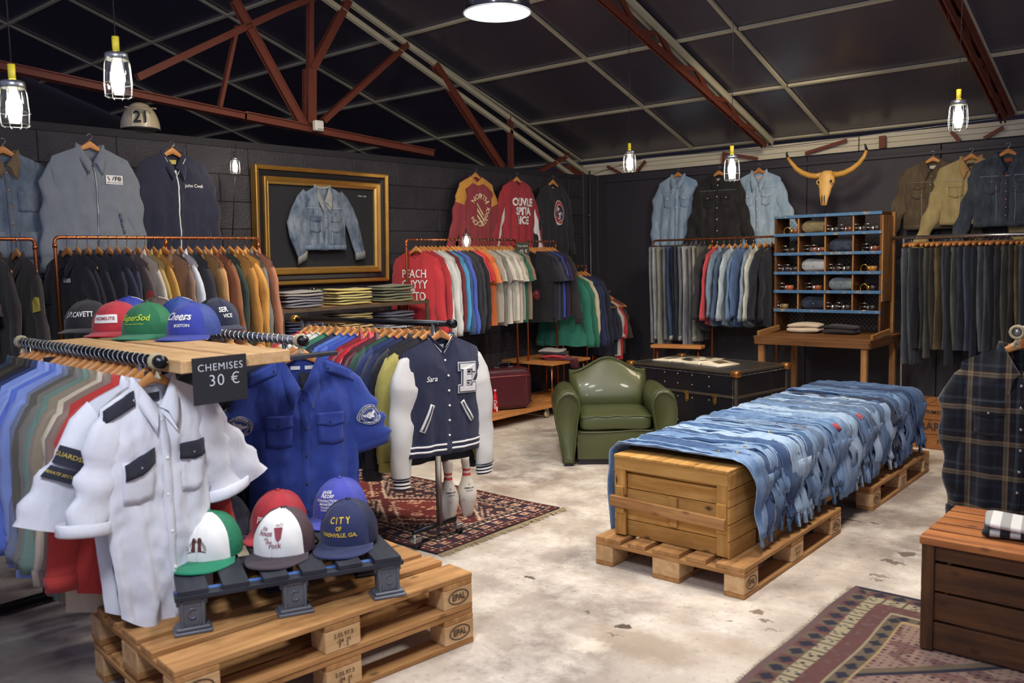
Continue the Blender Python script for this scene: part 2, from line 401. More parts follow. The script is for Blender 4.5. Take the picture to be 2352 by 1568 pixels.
# ---- red steel trusses
def seg(mb, a, b, wd=.05, th=.05):
    a, b = Vector(a), Vector(b); d = b-a; q = d.to_track_quat('X', 'Z').to_matrix()
    mb.box((a+b)/2, (d.length, wd, th), q)
def member(par, nm, a, b, wd=.05, th=.05, m=None):
    mb = MB(); a, b = Vector(a), Vector(b); L = (b-a).length
    # two angle irons back to back
    mb.box((0, wd*.28, 0), (L, wd*.16, th)); mb.box((0, -wd*.28, 0), (L, wd*.16, th)); mb.box((0, 0, th*.42), (L, wd, th*.16))
    q = (b-a).to_track_quat('X', 'Z').to_euler()
    return link(nm, mb.mesh(nm, False), m or REDSTEEL, par, (a+b)/2, q)
TX = -6.12
def tp(px, py): return onx(px, py, TX)
t1 = thing('roof_truss', 'red steel roof truss rising over the black block wall', 'truss', (TX, 4.5, 2.3)); 
def T1(nm, a, b, w_=.07, th=.06, m=None):
    A_, B_ = tp(*a), tp(*b); off = Vector((TX, 4.5, 2.3)); return member(t1, nm, A_-off, B_-off, w_, th, m)
T1('bottom_chord', (-160, 118), (250, 205), .12, .05); T1('bottom_chord', (240, 203), (560, 268), .12, .05); T1('bottom_chord', (556, 266), (990, 352), .12, .06)
T1('web', (537, 0), (697, 290), .06, .07); T1('web', (713, -60), (712, 285), .05, .05); T1('web', (800, 0), (716, 160), .06, .07); T1('web', (712, 160), (712, 285), .09, .09)
T1('web', (935, 102), (742, 278), .06, .05); T1('web', (997, 148), (1152, 385), .08, .06); T1('web', (1172, 265), (1174, 392), .05, .05); T1('web', (315, 178), (650, 22), .06, .05); T1('web', (650, 22), (860, -60), .06, .05)
T1('web', (545, 60), (505, 245), .04, .03); T1('web', (1235, 396), (1305, 356), .06, .05)
T1('top_chord', (640, -110), (1405, 440), .05, .04, BAT); T1('top_chord', (596, -110), (1365, 440), .05, .04, BAT)
colm = MB().box((0, 0, 1.3), (.14, .2, 2.6)); colm.box((0, .11, 1.3), (.2, .012, 2.6)); colm.box((0, -.11, 1.3), (.2, .012, 2.6))
o = colm.build('steel_column', REDSTEEL, None, tuple(Vector((-6.22, tp(1325, 385).y, 0))), smooth=False); tag(o, 'red steel column behind the wall corner under the truss', 'column')
jb = MB().box((0, 0, 0), (.05, .085, .085), ch=.008).box((.03, 0, 0), (.012, .06, .06), ch=.004); o = jb.build('junction_box', plain('d8d6cc', .5), None, onx(731, 289, TX+.12), smooth=False); tag(o, 'small white junction box on the truss joint', 'box')
for nm, X, m2, lab in (('roof_truss', -3.86, BAT, 'pale and red lattice rafter over the jeans bench'), ('roof_truss', -1.72, REDSTEEL, 'dark red rafter in the right corner of the roof')):
    t2 = thing(nm, lab, 'truss', (X, 5, 3)); 
    def R(nm, x1, y1, z1, x2, y2, z2, w_=.06, th=.05, m=None): member(t2, nm, (x1, y1-5, rz(y1)+z1-3), (x2, y2-5, rz(y2)+z2-3), w_, th, m)
    R('top_chord', 0, 3.9, -.05, 0, 8.55, -.05, .09, .05, m2); R('bottom_chord', 0 if m2 is BAT else .02, 4.0, -.27, -.02, 8.45, -.12, .06, .05)
    for y in (4.6, 5.2, 5.8, 6.4, 7.0, 7.6): R('web', 0, y, -.06, 0, y+.3, -.27+.15*(y-4)/4.5, .03, .04); R('web', 0, y+.3, -.27+.15*(y-4)/4.5, 0, y+.6, -.06, .03, .04)
NBR = 0
for px0, py0, px1, py1, zz in ((1395, 382, 1425, 398, 0), (1460, 398, 1482, 370, 0), (1665, 355, 1665, 380, 0), (1660, 352, 1740, 364, 0), (1850, 352, 1945, 322, 0), (2027, 312, 2027, 340, 0), (2185, 302, 2205, 326, 0), (2260, 318, 2305, 292, 0)):
    a, b = ony(px0, py0, 8.56), ony(px1, py1, 8.56)
    mb = MB(); seg(mb, a, b, .02, .03 if abs(px0-px1) > 1 else .06); o = mb.build('steel_bracket', REDSTEEL, smooth=False); tag(o, 'short red steel brace above the back wall, %s from the room corner' % ORD[NBR], 'brace', group='red braces along the eave'); NBR += 1
tie = MB().tube([(-5.85, 8.2, 2.455), ony(1480, 363, 8.2), ony(1800, 336, 8.2), ony(2290, 272, 8.2), (-1.72, 8.2, rz(8.2)-.08)], .004, 5); o = tie.build('tension_cable', STEEL); tag(o, 'thin steel cable strung under the roof along the back wall', 'cable')
pp = MB().tube([(-5.80, 8.13, .05), (-5.80, 8.13, 2.5)], .011, 8); pp.box((-5.805, 8.13, 1.2), (.03, .05, .02)); pp.box((-5.805, 8.13, 2.0), (.03, .05, .02)); o = pp.build('pipe', plain('55545a', .4, .5)); tag(o, 'thin grey conduit running down the room corner', 'pipe')
# ---------------------------------------------------------------- rugs
def rug(name, label, x0, y0, x1, y1, fn, fr, res=.008, th=.008):
    nx, ny = int((x1-x0)/res), int((y1-y0)/res); t = thing(name, label, 'rug', (x0, y0, 0))
    verts = []; cols = []
    for j in range(ny+1):
        for i in range(nx+1):
            x, y = i*res, j*res; wv = .004*sin(x*5+y*3)*sin(y*7)
            verts.append((x+.006*sin(y*9), y+.005*sin(x*6), th+max(0, wv))); cols.append(fn(x, y, x1-x0, y1-y0))
    W = nx+1; faces = [(j*W+i, j*W+i+1, (j+1)*W+i+1, (j+1)*W+i) for j in range(ny) for i in range(nx)]
    b = len(verts); per = [(i, 0) for i in range(nx)]+[(nx, j) for j in range(ny)]+[(i, ny) for i in range(nx, 0, -1)]+[(0, j) for j in range(ny, 0, -1)]
    for i, j in per: p = verts[j*W+i]; verts.append((p[0], p[1], 0)); cols.append(cols[j*W+i])
    m = len(per)
    for q in range(m):
        i, j = per[q]; i2, j2 = per[(q+1) % m]; faces.append((b+q, b+(q+1) % m, j2*W+i2, j*W+i))
    me = D.meshes.new('pile'); me.from_pydata(verts, [], faces); me.shade_smooth()
    ca = me.color_attributes.new('Col', 'FLOAT_COLOR', 'POINT'); ca.data.foreach_set('color', [q for c in cols for q in (*c, 1.)])
    me.materials.append(None); link('pile', me, vcol('rug_'+name), t)
    mb = MB(); rnd = random.Random(3)
    for (a, b2, dr, n, L) in fr:
        for k in range(n):
            p = Vector(a).lerp(Vector(b2), (k+rnd.random())/n); l = L*rnd.uniform(.6, 1.15); s = rnd.uniform(-.4, .4); q = Vector(dr)
            sd = Vector((-q.y, q.x, 0)); e = p+q*l+sd*s*l; mid = p.lerp(e, .5)+Vector((0, 0, .006))
            wd = sd*.0022; bb = mb._a([p-wd, p+wd, mid+wd+Vector((0, 0, .002)), mid-wd, e+wd*.7+Vector((0, 0, .003)), e-wd*.7+Vector((0, 0, .002))]); mb.f += [(bb, bb+1, bb+2, bb+3), (bb+3, bb+2, bb+4, bb+5)]
    if fr:
        mb.T = Matrix(); f = mb.build('fringe', fabric('8a7856', .95, .35), t); f['kind'] = 'stuff'
    return t
C_ = lambda h: srgb(h)
R1 = [C_(h) for h in ('2a1d20', 'd2a184', '5f2320', '232030', '78302a', '5e2220', 'e0c0a0', '3a2024')]
def rug1(x, y, W, L):
    d = min(x, W-x, y, L-y); k = x+y; a = min(W-x, x); b = min(y, L-y)
    s = (x if b < a else y)
    def cell(p, q, u, v): return ((u % p)/p-.5, (v % q)/q-.5)
    if d < .012: return R1[0]
    if d < .05:
        cu, cv = cell(.035, .04, s, d-.01); return R1[1] if abs(cu)+abs(cv) < .28 and int(s/.035) % 2 else (R1[2] if abs(cu) < .3 else R1[0])
    if d < .062: return R1[6] if int(s/.014) % 2 else R1[5]
    if d < .15:
        cu, cv = cell(.11, .09, s, d-.06); m = max(abs(cu)*1.1, abs(cv))
        if m < .12: return R1[4]
        if m < .19: return R1[6]
        if m < .28: return R1[5]
        if m < .32: return R1[1]
        return R1[3] if (int(s/.02)+int(d/.02)) % 5 else R1[5]
    if d < .163: return R1[6] if int(s/.018) % 3 else R1[2]
    if d < .2:
        cu, cv = cell(.04, .035, s, d-.163); return R1[6] if abs(cu)+abs(cv) < .2 else R1[0]
    if d < .208: return R1[1]
    # field with stepped hexagon
    hx = abs(y-L/2); cx = min(abs(x-(W-.62)), abs(x-.62)); st = int(cx/.022)*.022; inner = hx + st*.75
    if inner > .33:
        if inner < .345: return R1[6]
        if inner < .43 and int((inner)/.03) % 2 == 0: return R1[1] if (int(x/.016)+int(y/.016)) % 3 == 0 else R1[3]
        cu, cv = cell(.09, .08, x, y); return R1[4] if abs(cu)+abs(cv) < .18 else (R1[6] if .2 < abs(cu)+abs(cv) < .27 else R1[7])
    cu, cv = cell(.2, .17, x+.03, y); m = sqrt(cu*cu+cv*cv)
    if .14 < m < .2: return R1[1]
    if m <= .07: return R1[1]
    if abs(inner-.24) < .006: return R1[6]
    n = noise.noise(Vector((x*30, y*30, 0)))
    return R1[1] if n > .42 else (R1[4] if inner < .24 else R1[5])
rug('persian_rug', 'worn red and navy patterned rug with a fringe under the bowling pins', -5.3, 3.11, -3.22, 4.17, rug1,
    [((2.08, .0, .006), (2.08, 1.06, .006), (1, 0, 0), 300, .055)])
R2 = [C_(h) for h in ('6b5350', '2c2c38', '674540', 'a39678', '6b5c4a', '76564e', '94796a', '42303a', 'b09468')]
def rug2(x, y, W, L):
    d = x; a = L-y; near = a < x; d = min(x, a); s = y if not near else x
    cu = ((s % .085)/.085-.5)
    if d < .03: return R2[0] if not near else R2[1]
    if d < .1:
        m = abs(cu)+abs((d-.065)/.07)*.8; return R2[1] if m < .38 else (R2[2] if int(s/.085) % 2 else R2[4])
    if d < .16:
        n = (int(s/.012)+int(d/.012)) % 3; return R2[1] if (abs(cu) < .18 and n == 0) or abs(cu) > .46 else R2[3]
    if d < .235: return R2[2] if noise.noise(Vector((s*40, d*40, 1))) < .3 else R2[0]
    if d < .245: return R2[3]
    if d < .3:
        m = abs(cu)+abs((d-.272)/.06)*.8; return R2[1] if m < .36 else R2[4]
    if d < .31: return R2[8]
    q = x + (L-y)
    if q > 1.55:   # darker lobe with pale roundels
        r = sqrt(((x*1.0 % .11)/.11-.5)**2+((y % .1)/.1-.5)**2)
        return R2[8] if r < .36 and x > .62 else R2[7]
    if abs(q-1.53) < .012: return R2[3]
    if 1.12 < q < 1.2: return R2[1] if int((x-y+5)/.05) % 2 else R2[4]
    u, v = (x+y)/.03, (x-y+9)/.03; m = abs((u % 1)-.5)+abs((v % 1)-.5)
    return R2[7] if m < .36 and int(u) % 2 == int(v) % 2 else (R2[6] if noise.noise(Vector((x*12, y*12, 4))) > -.1 else R2[5])
rug('patterned_rug', 'faded pink and brown kilim rug under the dark crate at lower right', -1.37, 1.75, .55, 3.97, rug2,
    [((.0, .0, .006), (.0, 2.2, .006), (-1, 0, 0), 260, .022)])
# ================================================================ clothes on hangers
class G:
    """shape of a hanging upper garment; origin = where the hook rests on the rail, front = -y"""
    def __init__(s, **k):
        s.nw = .078; s.sh = .215; s.W = .25; s.Wh = .245; s.L = .76; s.z0 = -.074; s.drop = .066; s.vd = .085; s.bd = .018
        s.vp = 1.; s.T = .05; s.amp = .012; s.seed = 0; s.nu = 20; s.nv = 16; s.hem = 0.; s.sl = .58; s.sw = .077; s.cw = .05; s.spread = .03; s.st = .03; s.sn = .07; s.fine = 0; s.crease = 1.; s.k1 = 2.3; s.k2 = 4.1
        s.__dict__.update(k); r = random.Random(s.seed); s.ph = [r.uniform(0, 6.3) for _ in range(8)]; s.r = r
    def ztop(s, x, front):
        a = abs(x)
        if a < s.nw:
            q = a/s.nw
            return s.z0 - ((s.vd*((1-q) if s.vp == 1 else sqrt(1-q*q))) if front else s.bd*(1-q*q))
        t = (a-s.nw)/(s.sh-s.nw); return s.z0 - s.drop*(.85*t+.15*t*t*t)
    def hw(s, q):   # half width at fraction q of the length
        if q < .22: t = q/.22; t = t*t*(3-2*t); return s.sh + (s.W-s.sh)*t
        t = (q-.22)/.78; return s.W + (s.Wh-s.W)*t
    def fold(s, u, q, side):
        w1 = u*s.k1*pi+s.ph[0]+.8*sin(q*2.5+s.ph[3]); f = (1-1.7*abs(sin(w1)))*.55 + sin(u*s.k2*pi+s.ph[1]+q*1.2)*.35 + .2*sin(q*9+u*5+s.ph[2])
        return s.amp*f*min(1, q*1.3+.05)
    def P(s, u, q, front, off=0.):
        x0 = u*s.sh; zt = s.ztop(x0, front); zb = s.z0-s.L - s.hem*(1-min(1, abs(u))**2.5) + .006*sin(u*6+s.ph[3])
        z = zt + (zb-zt)*q; qq = (s.z0-z)/s.L; x = u*s.hw(max(0, min(1, qq)))
        g = .3+.7*min(1, max(0, q*5)); sd = -1 if front else 1
        y = sd*(s.T*g*max(0, 1-abs(u)**2.6)**.55 + off) + s.fold(u, qq, sd)*(1 if front else .8)
        y += s.crease*(.0045*noise.noise(Vector((x*14+s.seed, z*9, sd)))+.0025*noise.noise(Vector((x*30+z*14+s.seed, z*22-x*16, sd))))
        x += s.amp*.5*sin(qq*5+s.ph[4])*qq
        return Vector((x, y, z))
    def at(s, x, z, off=.003, front=True):
        u = x/s.hw(max(0, (s.z0-z)/s.L)); u = max(-1, min(1, u)); zt = s.ztop(u*s.sh, front); zb = s.z0-s.L - s.hem*(1-min(1, abs(u))**2.5)
        q = max(0., (z-zt)/(zb-zt)); p = s.P(u, q, front, off); return Vector((x+s.amp*.5*sin((s.z0-z)/s.L*5+s.ph[4])*((s.z0-z)/s.L), p.y, z))
    def cols(s):
        k = s.nw/s.sh; n = s.nu//2; a = [-1+(1-k)*i/(n//2+1) for i in range(n//2+1)]; m = max(3, n//2)
        mid = [-k+2*k*i/(2*m) for i in range(2*m+1)]
        return a+mid+[-q for q in reversed(a)]
    def body(s):
        mb = MB(); us = s.cols(); n = len(us)
        for front in (True, False):
            b = mb._a([s.P(u, j/s.nv, front) for j in range(s.nv+1) for u in us])
            for j in range(s.nv):
                for i in range(n-1):
                    k = b+j*n+i; q = (k, k+1, k+n+1, k+n); mb.f.append(q if not front else q[::-1])
        return mb
    def sleeve_c(s, sg):
        """ring centres, direction angle out of vertical, half width, half thickness"""
        zs = s.z0-s.drop; L = s.sl; rr = []
        pts = [((s.sh-.055), zs-.078, 66, s.sw*1.04), (s.sh-.02, zs-.105, 46, s.sw), (s.sh+.008, zs-.155, 24, s.sw*.95)]
        N = max(4, int(L/s.sn)); x = s.sh+.008; z = zs-.155
        for (a, b, c, d) in pts: rr.append((a, b, c, d, s.st*(.55 if a < s.sh-.02 else .85)))
        rem = max(.02, L-.13)
        for i in range(1, N+1):
            t = i/N; ang = 8*(1-t)+math.degrees(math.atan(s.spread*2.2))*.8; xx = x + s.spread*t*1.2*min(1.3, rem/.42) + .012*sin(t*3.1+s.ph[5]); zz = z-rem*t
            w_ = s.sw*.95 + (s.cw-s.sw*.95)*t; w_ *= 1+.07*s.crease*sin(t*17+s.ph[6]+sg)
            rr.append((xx, zz, ang, w_, s.st*(1-.25*t)*(1+.12*sin(t*13+s.ph[7]))))
        return rr
    def ring(s, sg, c, n=12, grow=0.):
        x, z, a, w_, t = c; a = radians(a); ph = s.ph[5]
        return [s.rp(sg, c, 2*pi*i/n, grow) for i in range(n)]
    def rp(s, sg, c, q, grow=0.):
        x, z, a, w_, t = c; a = radians(a) if 1 else a; ph = s.ph[5]
        if 1:
            nz = noise.noise(Vector((cos(q)*1.6+s.seed*3.1, sin(q)*1.6+sg*5, z*13)))*min(1.1, s.crease)
            ri = 1+.07*nz; tt = t*(1+.28*nz+.10*sin(z*46+q*2+ph)*min(1.1, s.crease)*.5)
            return Vector((sg*(x+cos(a)*(w_*ri+grow)*cos(q)), (tt+grow)*sin(q)+.006*sin(z*21+ph+sg), z+sin(a)*(w_*ri+grow)*cos(q)))
    def sleeve(s, sg, n=12):
        rings = [s.ring(sg, c, n) for c in s.sleeve_c(sg)]
        if sg < 0: rings = [r[::-1] for r in rings]
        return MB().loft(rings)
    def cuff(s, sg, h=.05, n=12, rib=False):
        c = s.sleeve_c(sg)[-1]; g = .004; tt = .8 if rib else 1
        rs = [s.ring(sg, (c[0], c[1]+.012, c[2], c[3], c[4]), n, g), s.ring(sg, (c[0], c[1]-.004, c[2], c[3]*tt, c[4]*tt), n, g), s.ring(sg, (c[0], c[1]-h, c[2], c[3]*tt*.95, c[4]*tt*.9), n, g), s.ring(sg, (c[0], c[1]-h+.004, c[2], c[3]*tt*.8, c[4]*tt*.7), n, 0)]
        if sg < 0: rs = [r[::-1] for r in rs]
        return MB().loft(rs)
    def neck(s, a):
        """a 0..1: front centre, side, back centre (right half)"""
        sx = sin(pi*a); x = s.nw*sx
        front = a < .5; z = s.ztop(x*.999, front) ; y = -(s.T*.35*cos(pi*a)) 
        if front and s.vp == 1: x = s.nw*min(1, a*2)**.9; z = s.z0 - s.vd*(1-x/s.nw)
        f = s.fold(x/s.sh, .0, 1); return Vector((x, y+f, z))
    def collar(s, ch=.026, fall=.05, tip=.075, n=12):
        mb = MB()
        for sg in (1, -1):
            rows = []
            for i in range(n+1):
                a = i/n; N = s.neck(a); fr = max(0, 1-a*2); bk = max(0, a*2-1)
                out = Vector((cos(pi*(a-.5)) if a > .5 else 1., -cos(pi*a), 0)); out.normalize()
                ins = N + Vector((0, 0, .002)) - out*.002
                cr = N + Vector((0, 0, ch*(.35+.65*min(1, a*2.2)))) + out*.002
                fo = fall*(1-.1*bk) + (tip-fall)*fr; w_ = .020+.028*fr
                o1 = cr + out*w_*.55 + Vector((0, -.008*fr, -.012)); o2 = cr + Vector((out.x*(w_+.01*fr), out.y*w_-.012*fr, -fo-ch*.3))
                rows.append([ins, cr, cr+out*.006+Vector((0, 0, .001)), o1, (o1+o2)/2+Vector((0, -.003*fr, 0)), o2, o2-out*.003+Vector((0, .003, .001)), cr+out*.004-Vector((0, 0, .012))])
            rows = [[Vector((p.x*sg, p.y, p.z)) for p in r] for r in rows]
            if sg < 0: rows = [r[::-1] for r in rows]
            mb.loft(rows, closed=False)
        return mb
    def rib(s, r=.007, h=1.6, n=16, rise=0.):
        pts = []
        for i in range(n): a = i/n; pts.append(s.neck(a)+Vector((0, 0, rise)))
        pts += [Vector((-p.x, p.y, p.z)) for p in ([s.neck(1)+Vector((0, 0, rise))]+pts[::-1][:-1])]
        mb = MB(); m = len(pts); rings = []
        for i, p in enumerate(pts):
            t = (pts[(i+1) % m]-pts[i-1]).normalized(); o_ = Vector((p.x, p.y*.4, 0)); o_ = o_.normalized() if o_.length > .001 else Vector((0, -1, 0))
            b = t.cross(o_).normalized(); rings.append([p+o_*cos(q)*r*.7+b*sin(q)*r*h for q in (2*pi*k/6 for k in range(6))])
        rings.append(rings[0]); return mb.loft(rings)
    # raised pieces laid on the front
    def patch(s, x0, x1, z0, z1, th=.004, point=0., nu=6, nv=6, cut=0., front=True):
        def fn(u, v, h):
            x = x0+(x1-x0)*u; z = z0+(z1-z0)*v
            if point: z += (z1-z0)/abs(z1-z0)*point*(1-abs(2*u-1))*v
            return s.at(x, z, .001+h, front)
        return MB().slab(fn, nu, nv, th)
    def button(s, x, z, r=.006, th=.004):
        n = 10; c = s.at(x, z, .004); mb = MB(); mb.loft([[c+Vector((r*k*cos(2*pi*i/n), -h, r*k*sin(2*pi*i/n))) for i in range(n)] for k, h in ((1, -.002), (1, th*.6), (.7, th), (.05, th*.6))]); return mb
    def dec(s, x, z, ang=0., sc=1.):
        ca, sa = cos(ang), sin(ang)
        return lambda a, b, h: s.at(x+(a*ca-b*sa)*sc, z+(a*sa+b*ca)*sc, .005+h)
def sleeve_dec(g, sg, t0, side=0., off=.005):
    """mapping onto the outside front of a sleeve around path fraction t0; returns fn(x,y,h)"""
    rc = g.sleeve_c(sg)
    def fn(x, y, h):
        # arclength down the sleeve
        s_ = t0 - y; acc = 0
        for i in range(len(rc)-1):
            a, b = rc[i], rc[i+1]; l = sqrt((a[0]-b[0])**2+(a[1]-b[1])**2)
            if acc+l >= s_ or i == len(rc)-2: break
            acc += l
        t = (s_-acc)/l; c = [a[k]+(b[k]-a[k])*t for k in range(5)]
        th = side + x*sg/(c[3]*.9); an = radians(c[2])
        # parameter th measured from the front (-y) towards the outer edge
        return g.rp(sg, c, -pi/2+th, off+h)
    return fn
_hm = {}
def hanger_meshes(kind='std'):
    if kind in _hm: return _hm[kind]
    w_ = .192; mb = MB(); rings = []
    N = 14
    for i in range(N+1):
        t = -1+2*i/N; a = abs(t); x = t*w_; z = -.058-.104*(a**1.12); h = .018-.009*a; y = .016*a*a
        rings.append([Vector((x, y+.007*cos(q)*(1.2 if a > .8 else 1), z+h*sin(q)+(.012*(1-a*3) if a < .33 else 0)*(sin(q) > 0))) for q in (2*pi*k/8 for k in range(8))])
    mb.loft(rings, caps=True); body = mb.mesh('hanger_body')
    hk = MB(); pts = [(0, 0, -.045), (0, 0, -.022)]
    for k in range(11): a = -pi/2+.35 - 0 + k*(4.4/10); pts.append((.015*cos(a)*-1 if 0 else .0165*cos(a), 0, -.0045+.0165*sin(a)*1.0))
    hk.tube([Vector(p) for p in pts], .0017, 5); hook = hk.mesh('hook')
    _hm[kind] = (body, hook); return _hm[kind]
def hanger(loc, rz, label, group=None, m=None, drop=0.):
    t = thing('wooden_hanger', label, 'hanger', loc, rz, group); b, h = hanger_meshes()
    if drop:
        if 'lh' not in _hm:
            mb = MB(); mb.tube([Vector(p) for p in [(0, 0, -.045-drop), (0, 0, -.022)]+[(.0165*cos(a), 0, -.0045+.0165*sin(a)) for a in (-pi/2+.35+k*.44 for k in range(11))]], .0017, 5); _hm['lh'] = mb.mesh('hook')
        h = _hm['lh']
    link('hanger_body', b, m or HANGW[0], t, (0, 0, -drop)); link('hook', h, CHROME, t); return t
_gm = {}
def gmeshes(kind, seed, **kw):
    key = (kind, seed, tuple(sorted(kw.items())))
    if key in _gm: return _gm[key]
    base = dict(seed=seed, nu=10, nv=9, T=.02, amp=.011, st=.019, crease=1.)
    P_ = dict(shirt=dict(L=.74, hem=.03, sl=.56), polo=dict(L=.70, sl=.22, cw=.082), tee=dict(L=.68, sl=.19, cw=.088, vp=2, vd=.06, nw=.085), sweat=dict(L=.64, sl=.58, vp=2, vd=.055, nw=.085, T=.026, cw=.05),
              jacket=dict(L=.66, sl=.60, T=.03, st=.027, W=.26, Wh=.25, sw=.1), coat=dict(L=.82, sl=.6, T=.03, st=.026, W=.25), varsity=dict(L=.60, sl=.58, T=.034, st=.03, W=.265, Wh=.23, sw=.1, vp=1, vd=.07), kid=dict(L=.46, sl=.32, sh=.16, W=.18, Wh=.18, nw=.06, sw=.065, cw=.05, vp=2, vd=.04))[kind]
    base.update(P_); rq = random.Random(seed*7+len(kind)); base['L'] += rq.uniform(-.035, .035); base['sl'] += rq.uniform(-.02, .03); base['spread'] = .02+rq.uniform(0, .05); base['W'] = base.get('W', .25)+rq.uniform(-.015, .01); base.update(kw); g = G(**base); out = {'body': g.body().mesh('body')}
    out['sleeve1'] = g.sleeve(1, 8).mesh('sleeve'); out['sleeve-1'] = g.sleeve(-1, 8).mesh('sleeve')
    if kind in ('shirt', 'polo', 'jacket', 'coat'): out['collar'] = g.collar(n=7).mesh('collar')
    else: out['collar'] = g.rib(n=8, h=2.6 if kind == 'varsity' else 1.6).mesh('neckband')
    if kind in ('sweat', 'varsity', 'jacket', 'shirt'):
        for sg in (1, -1): out['cuff%d' % sg] = g.cuff(sg, .045, 8, kind in ('sweat', 'varsity')).mesh('cuff')
    _gm[key] = (g, out); return _gm[key]
def garment(kind, loc, rz, m, label, name, cat, group=None, seed=0, m2=None, mcol=None, mcuff=None, extra=None, **kw):
    g, ms = gmeshes(kind, seed, **kw); t = thing(name, label, cat, loc, rz, group)
    link('body', ms['body'], m, t)
    for sg in (1, -1):
        link('sleeve', ms['sleeve%d' % sg], m2 or m, t)
        if 'cuff%d' % sg in ms: link('cuff', ms['cuff%d' % sg], mcuff or m2 or m, t)
    link('collar' if kind not in ('tee', 'sweat', 'kid', 'varsity') else 'neckband', ms['collar'], mcol or m, t)
    if extra: extra(g, t)
    return t
_jm = {}
def jeans_meshes(seed, L=1.0, cuffed=False):
    key = (seed, L, cuffed)
    if key in _jm: return _jm[key]
    r = random.Random(seed+50); ph = [r.uniform(0, 6) for _ in range(5)]; mb = MB(); n = 10
    for sg in (-1, 1):
        rings = []
        for i in range(13):
            t = i/12; z = -.075-L*t
            w_ = .095 if t < .22 else .095-.03*(t-.22)/.78; cx = sg*(.085 if t < .25 else .085-.012*(t-.25)); cx += .01*sin(t*5+ph[0])
            ty = .016+.006*sin(t*8+ph[1]+sg); cy = sg*.004+.012*sin(t*4+ph[2])*t
            rings.append([Vector((cx+w_*cos(q), cy+ty*sin(q)*(1+.15*sin(t*30+ph[3])+.5*noise.noise(Vector((cos(q)*2.5+ph[1], sg*4, t*2.2)))), z)) for q in (2*pi*k/n for k in range(n))])
        mb.loft(rings)
    legs = mb.mesh('legs'); wb = MB()
    wb.loft([[Vector((.178*cos(q), .021*sin(q), z-.012*(cos(q)**2 < .3))) for q in (2*pi*k/14 for k in range(14))] for z in (-.07, -.108)]); band = wb.mesh('waistband')
    pk = MB()
    for sg in (-1, 1): pk.slab(lambda u, v, h: (sg*.085-.055+.11*u, .02+h, -.15-.12*v-.02*v*(1-abs(2*u-1))), 3, 3, .003)
    pocket = pk.mesh('back_pockets'); cf = None
    if cuffed:
        c = MB()
        for sg in (-1, 1): c.loft([[Vector((sg*.073+.01*sin(5+ph[0])+w_*cos(q), sg*.004+.012*sin(4+ph[2])+.021*sin(q), z)) for q in (2*pi*k/n for k in range(n))] for w_, z in ((.066, -.075-L+.045), (.071, -.075-L+.04), (.071, -.075-L-.003), (.06, -.075-L))])
        cf = c.mesh('turn_up')
    _jm[key] = (legs, band, pocket, cf); return _jm[key]
def jeans(loc, rz, m, label, group=None, seed=0, L=1.0, cuffed=False, mc=None, name='jeans'):
    legs, band, pocket, cf = jeans_meshes(seed, L, cuffed); t = thing(name, label, 'jeans', loc, rz, group)
    link('legs', legs, m, t); link('waistband', band, m, t); link('back_pockets', pocket, m, t)
    if cf: link('turn_up', cf, mc or m, t)
    return t
def pipe_path(pts, r=.03, k=5):
    """round the corners of a bent pipe"""
    P = [Vector(p) for p in pts]; out = [P[0]]
    for i in range(1, len(P)-1):
        a = (P[i-1]-P[i]).normalized()*r; b = (P[i+1]-P[i]).normalized()*r
        for j in range(k+1): t = j/k; out.append((P[i]+a)*(1-t)**2 + P[i]*2*t*(1-t) + (P[i]+b)*t*t)
    return out+[P[-1]]
# ================================================================ racks and what hangs on them
def copper_rack(label, pa, pb, z, posts=(0., 1.), foot=.0, r=.0105, m=COPPER, group=None, overrun=0.):
    a, b = Vector((*pa, 0)), Vector((*pb, 0)); t = thing('garment_rack', label, 'clothes rack', a, 0, group); d = b-a
    L = d.length; d.normalize(); w0, w1 = Vector((0, 0, foot)), Vector((0, 0, z))
    MB().tube(pipe_path([w0, w1, d*L+w1, d*L+w0]), r, 8).build('pipe_frame', m, t)
    for i, q in enumerate(posts): 
        p = d*L*q
        if 0 < q < 1: MB().tube([p+w0, p+w1], r, 8).build('post', m, t)
        rr = MB().tube([p+w1-Vector((0, 0, .05)), p+w1-Vector((0, 0, .015))], r*1.35, 8) if 0 < q < 1 else MB().tube([p+Vector((0, 0, z-.06)), p+Vector((0, 0, z-.035))], r*1.3, 8)
        rr.build('fitting', m, t)
        MB().lathe([(.0, 0), (.032, 0), (.032, .006), (.014, .01), (.014, .03), (.0, .03)], tuple(p+w0), 12).build('floor_flange', m, t)
    return t
NAMES = {'shirt': ('shirt', 'shirt'), 'polo': ('short_sleeved_shirt', 'shirt'), 'tee': ('t_shirt', 't-shirt'), 'sweat': ('sweatshirt', 'sweatshirt'), 'jacket': ('jacket', 'jacket'), 'coat': ('coat', 'coat'), 'varsity': ('varsity_jacket', 'jacket'), 'kid': ('childs_sweatshirt', 'sweatshirt')}
WORD = {'shirt': 'shirt', 'polo': 'short-sleeved shirt', 'tee': 't-shirt', 'sweat': 'sweatshirt', 'jacket': 'jacket', 'coat': 'coat', 'varsity': 'baseball jacket', 'kid': 'small sweatshirt'}
DEN = {}
def mat_of(c, kind):
    if c.startswith('D'):
        q = srgb(c[1:7]); return denim(c[1:7], tuple(min(1, x*2.1+.012) for x in q), .6)
    if c.startswith('L'): return plain(c[1:7], .38, 0, .15, 8, .3, .15, 45)
    return fabric(c)
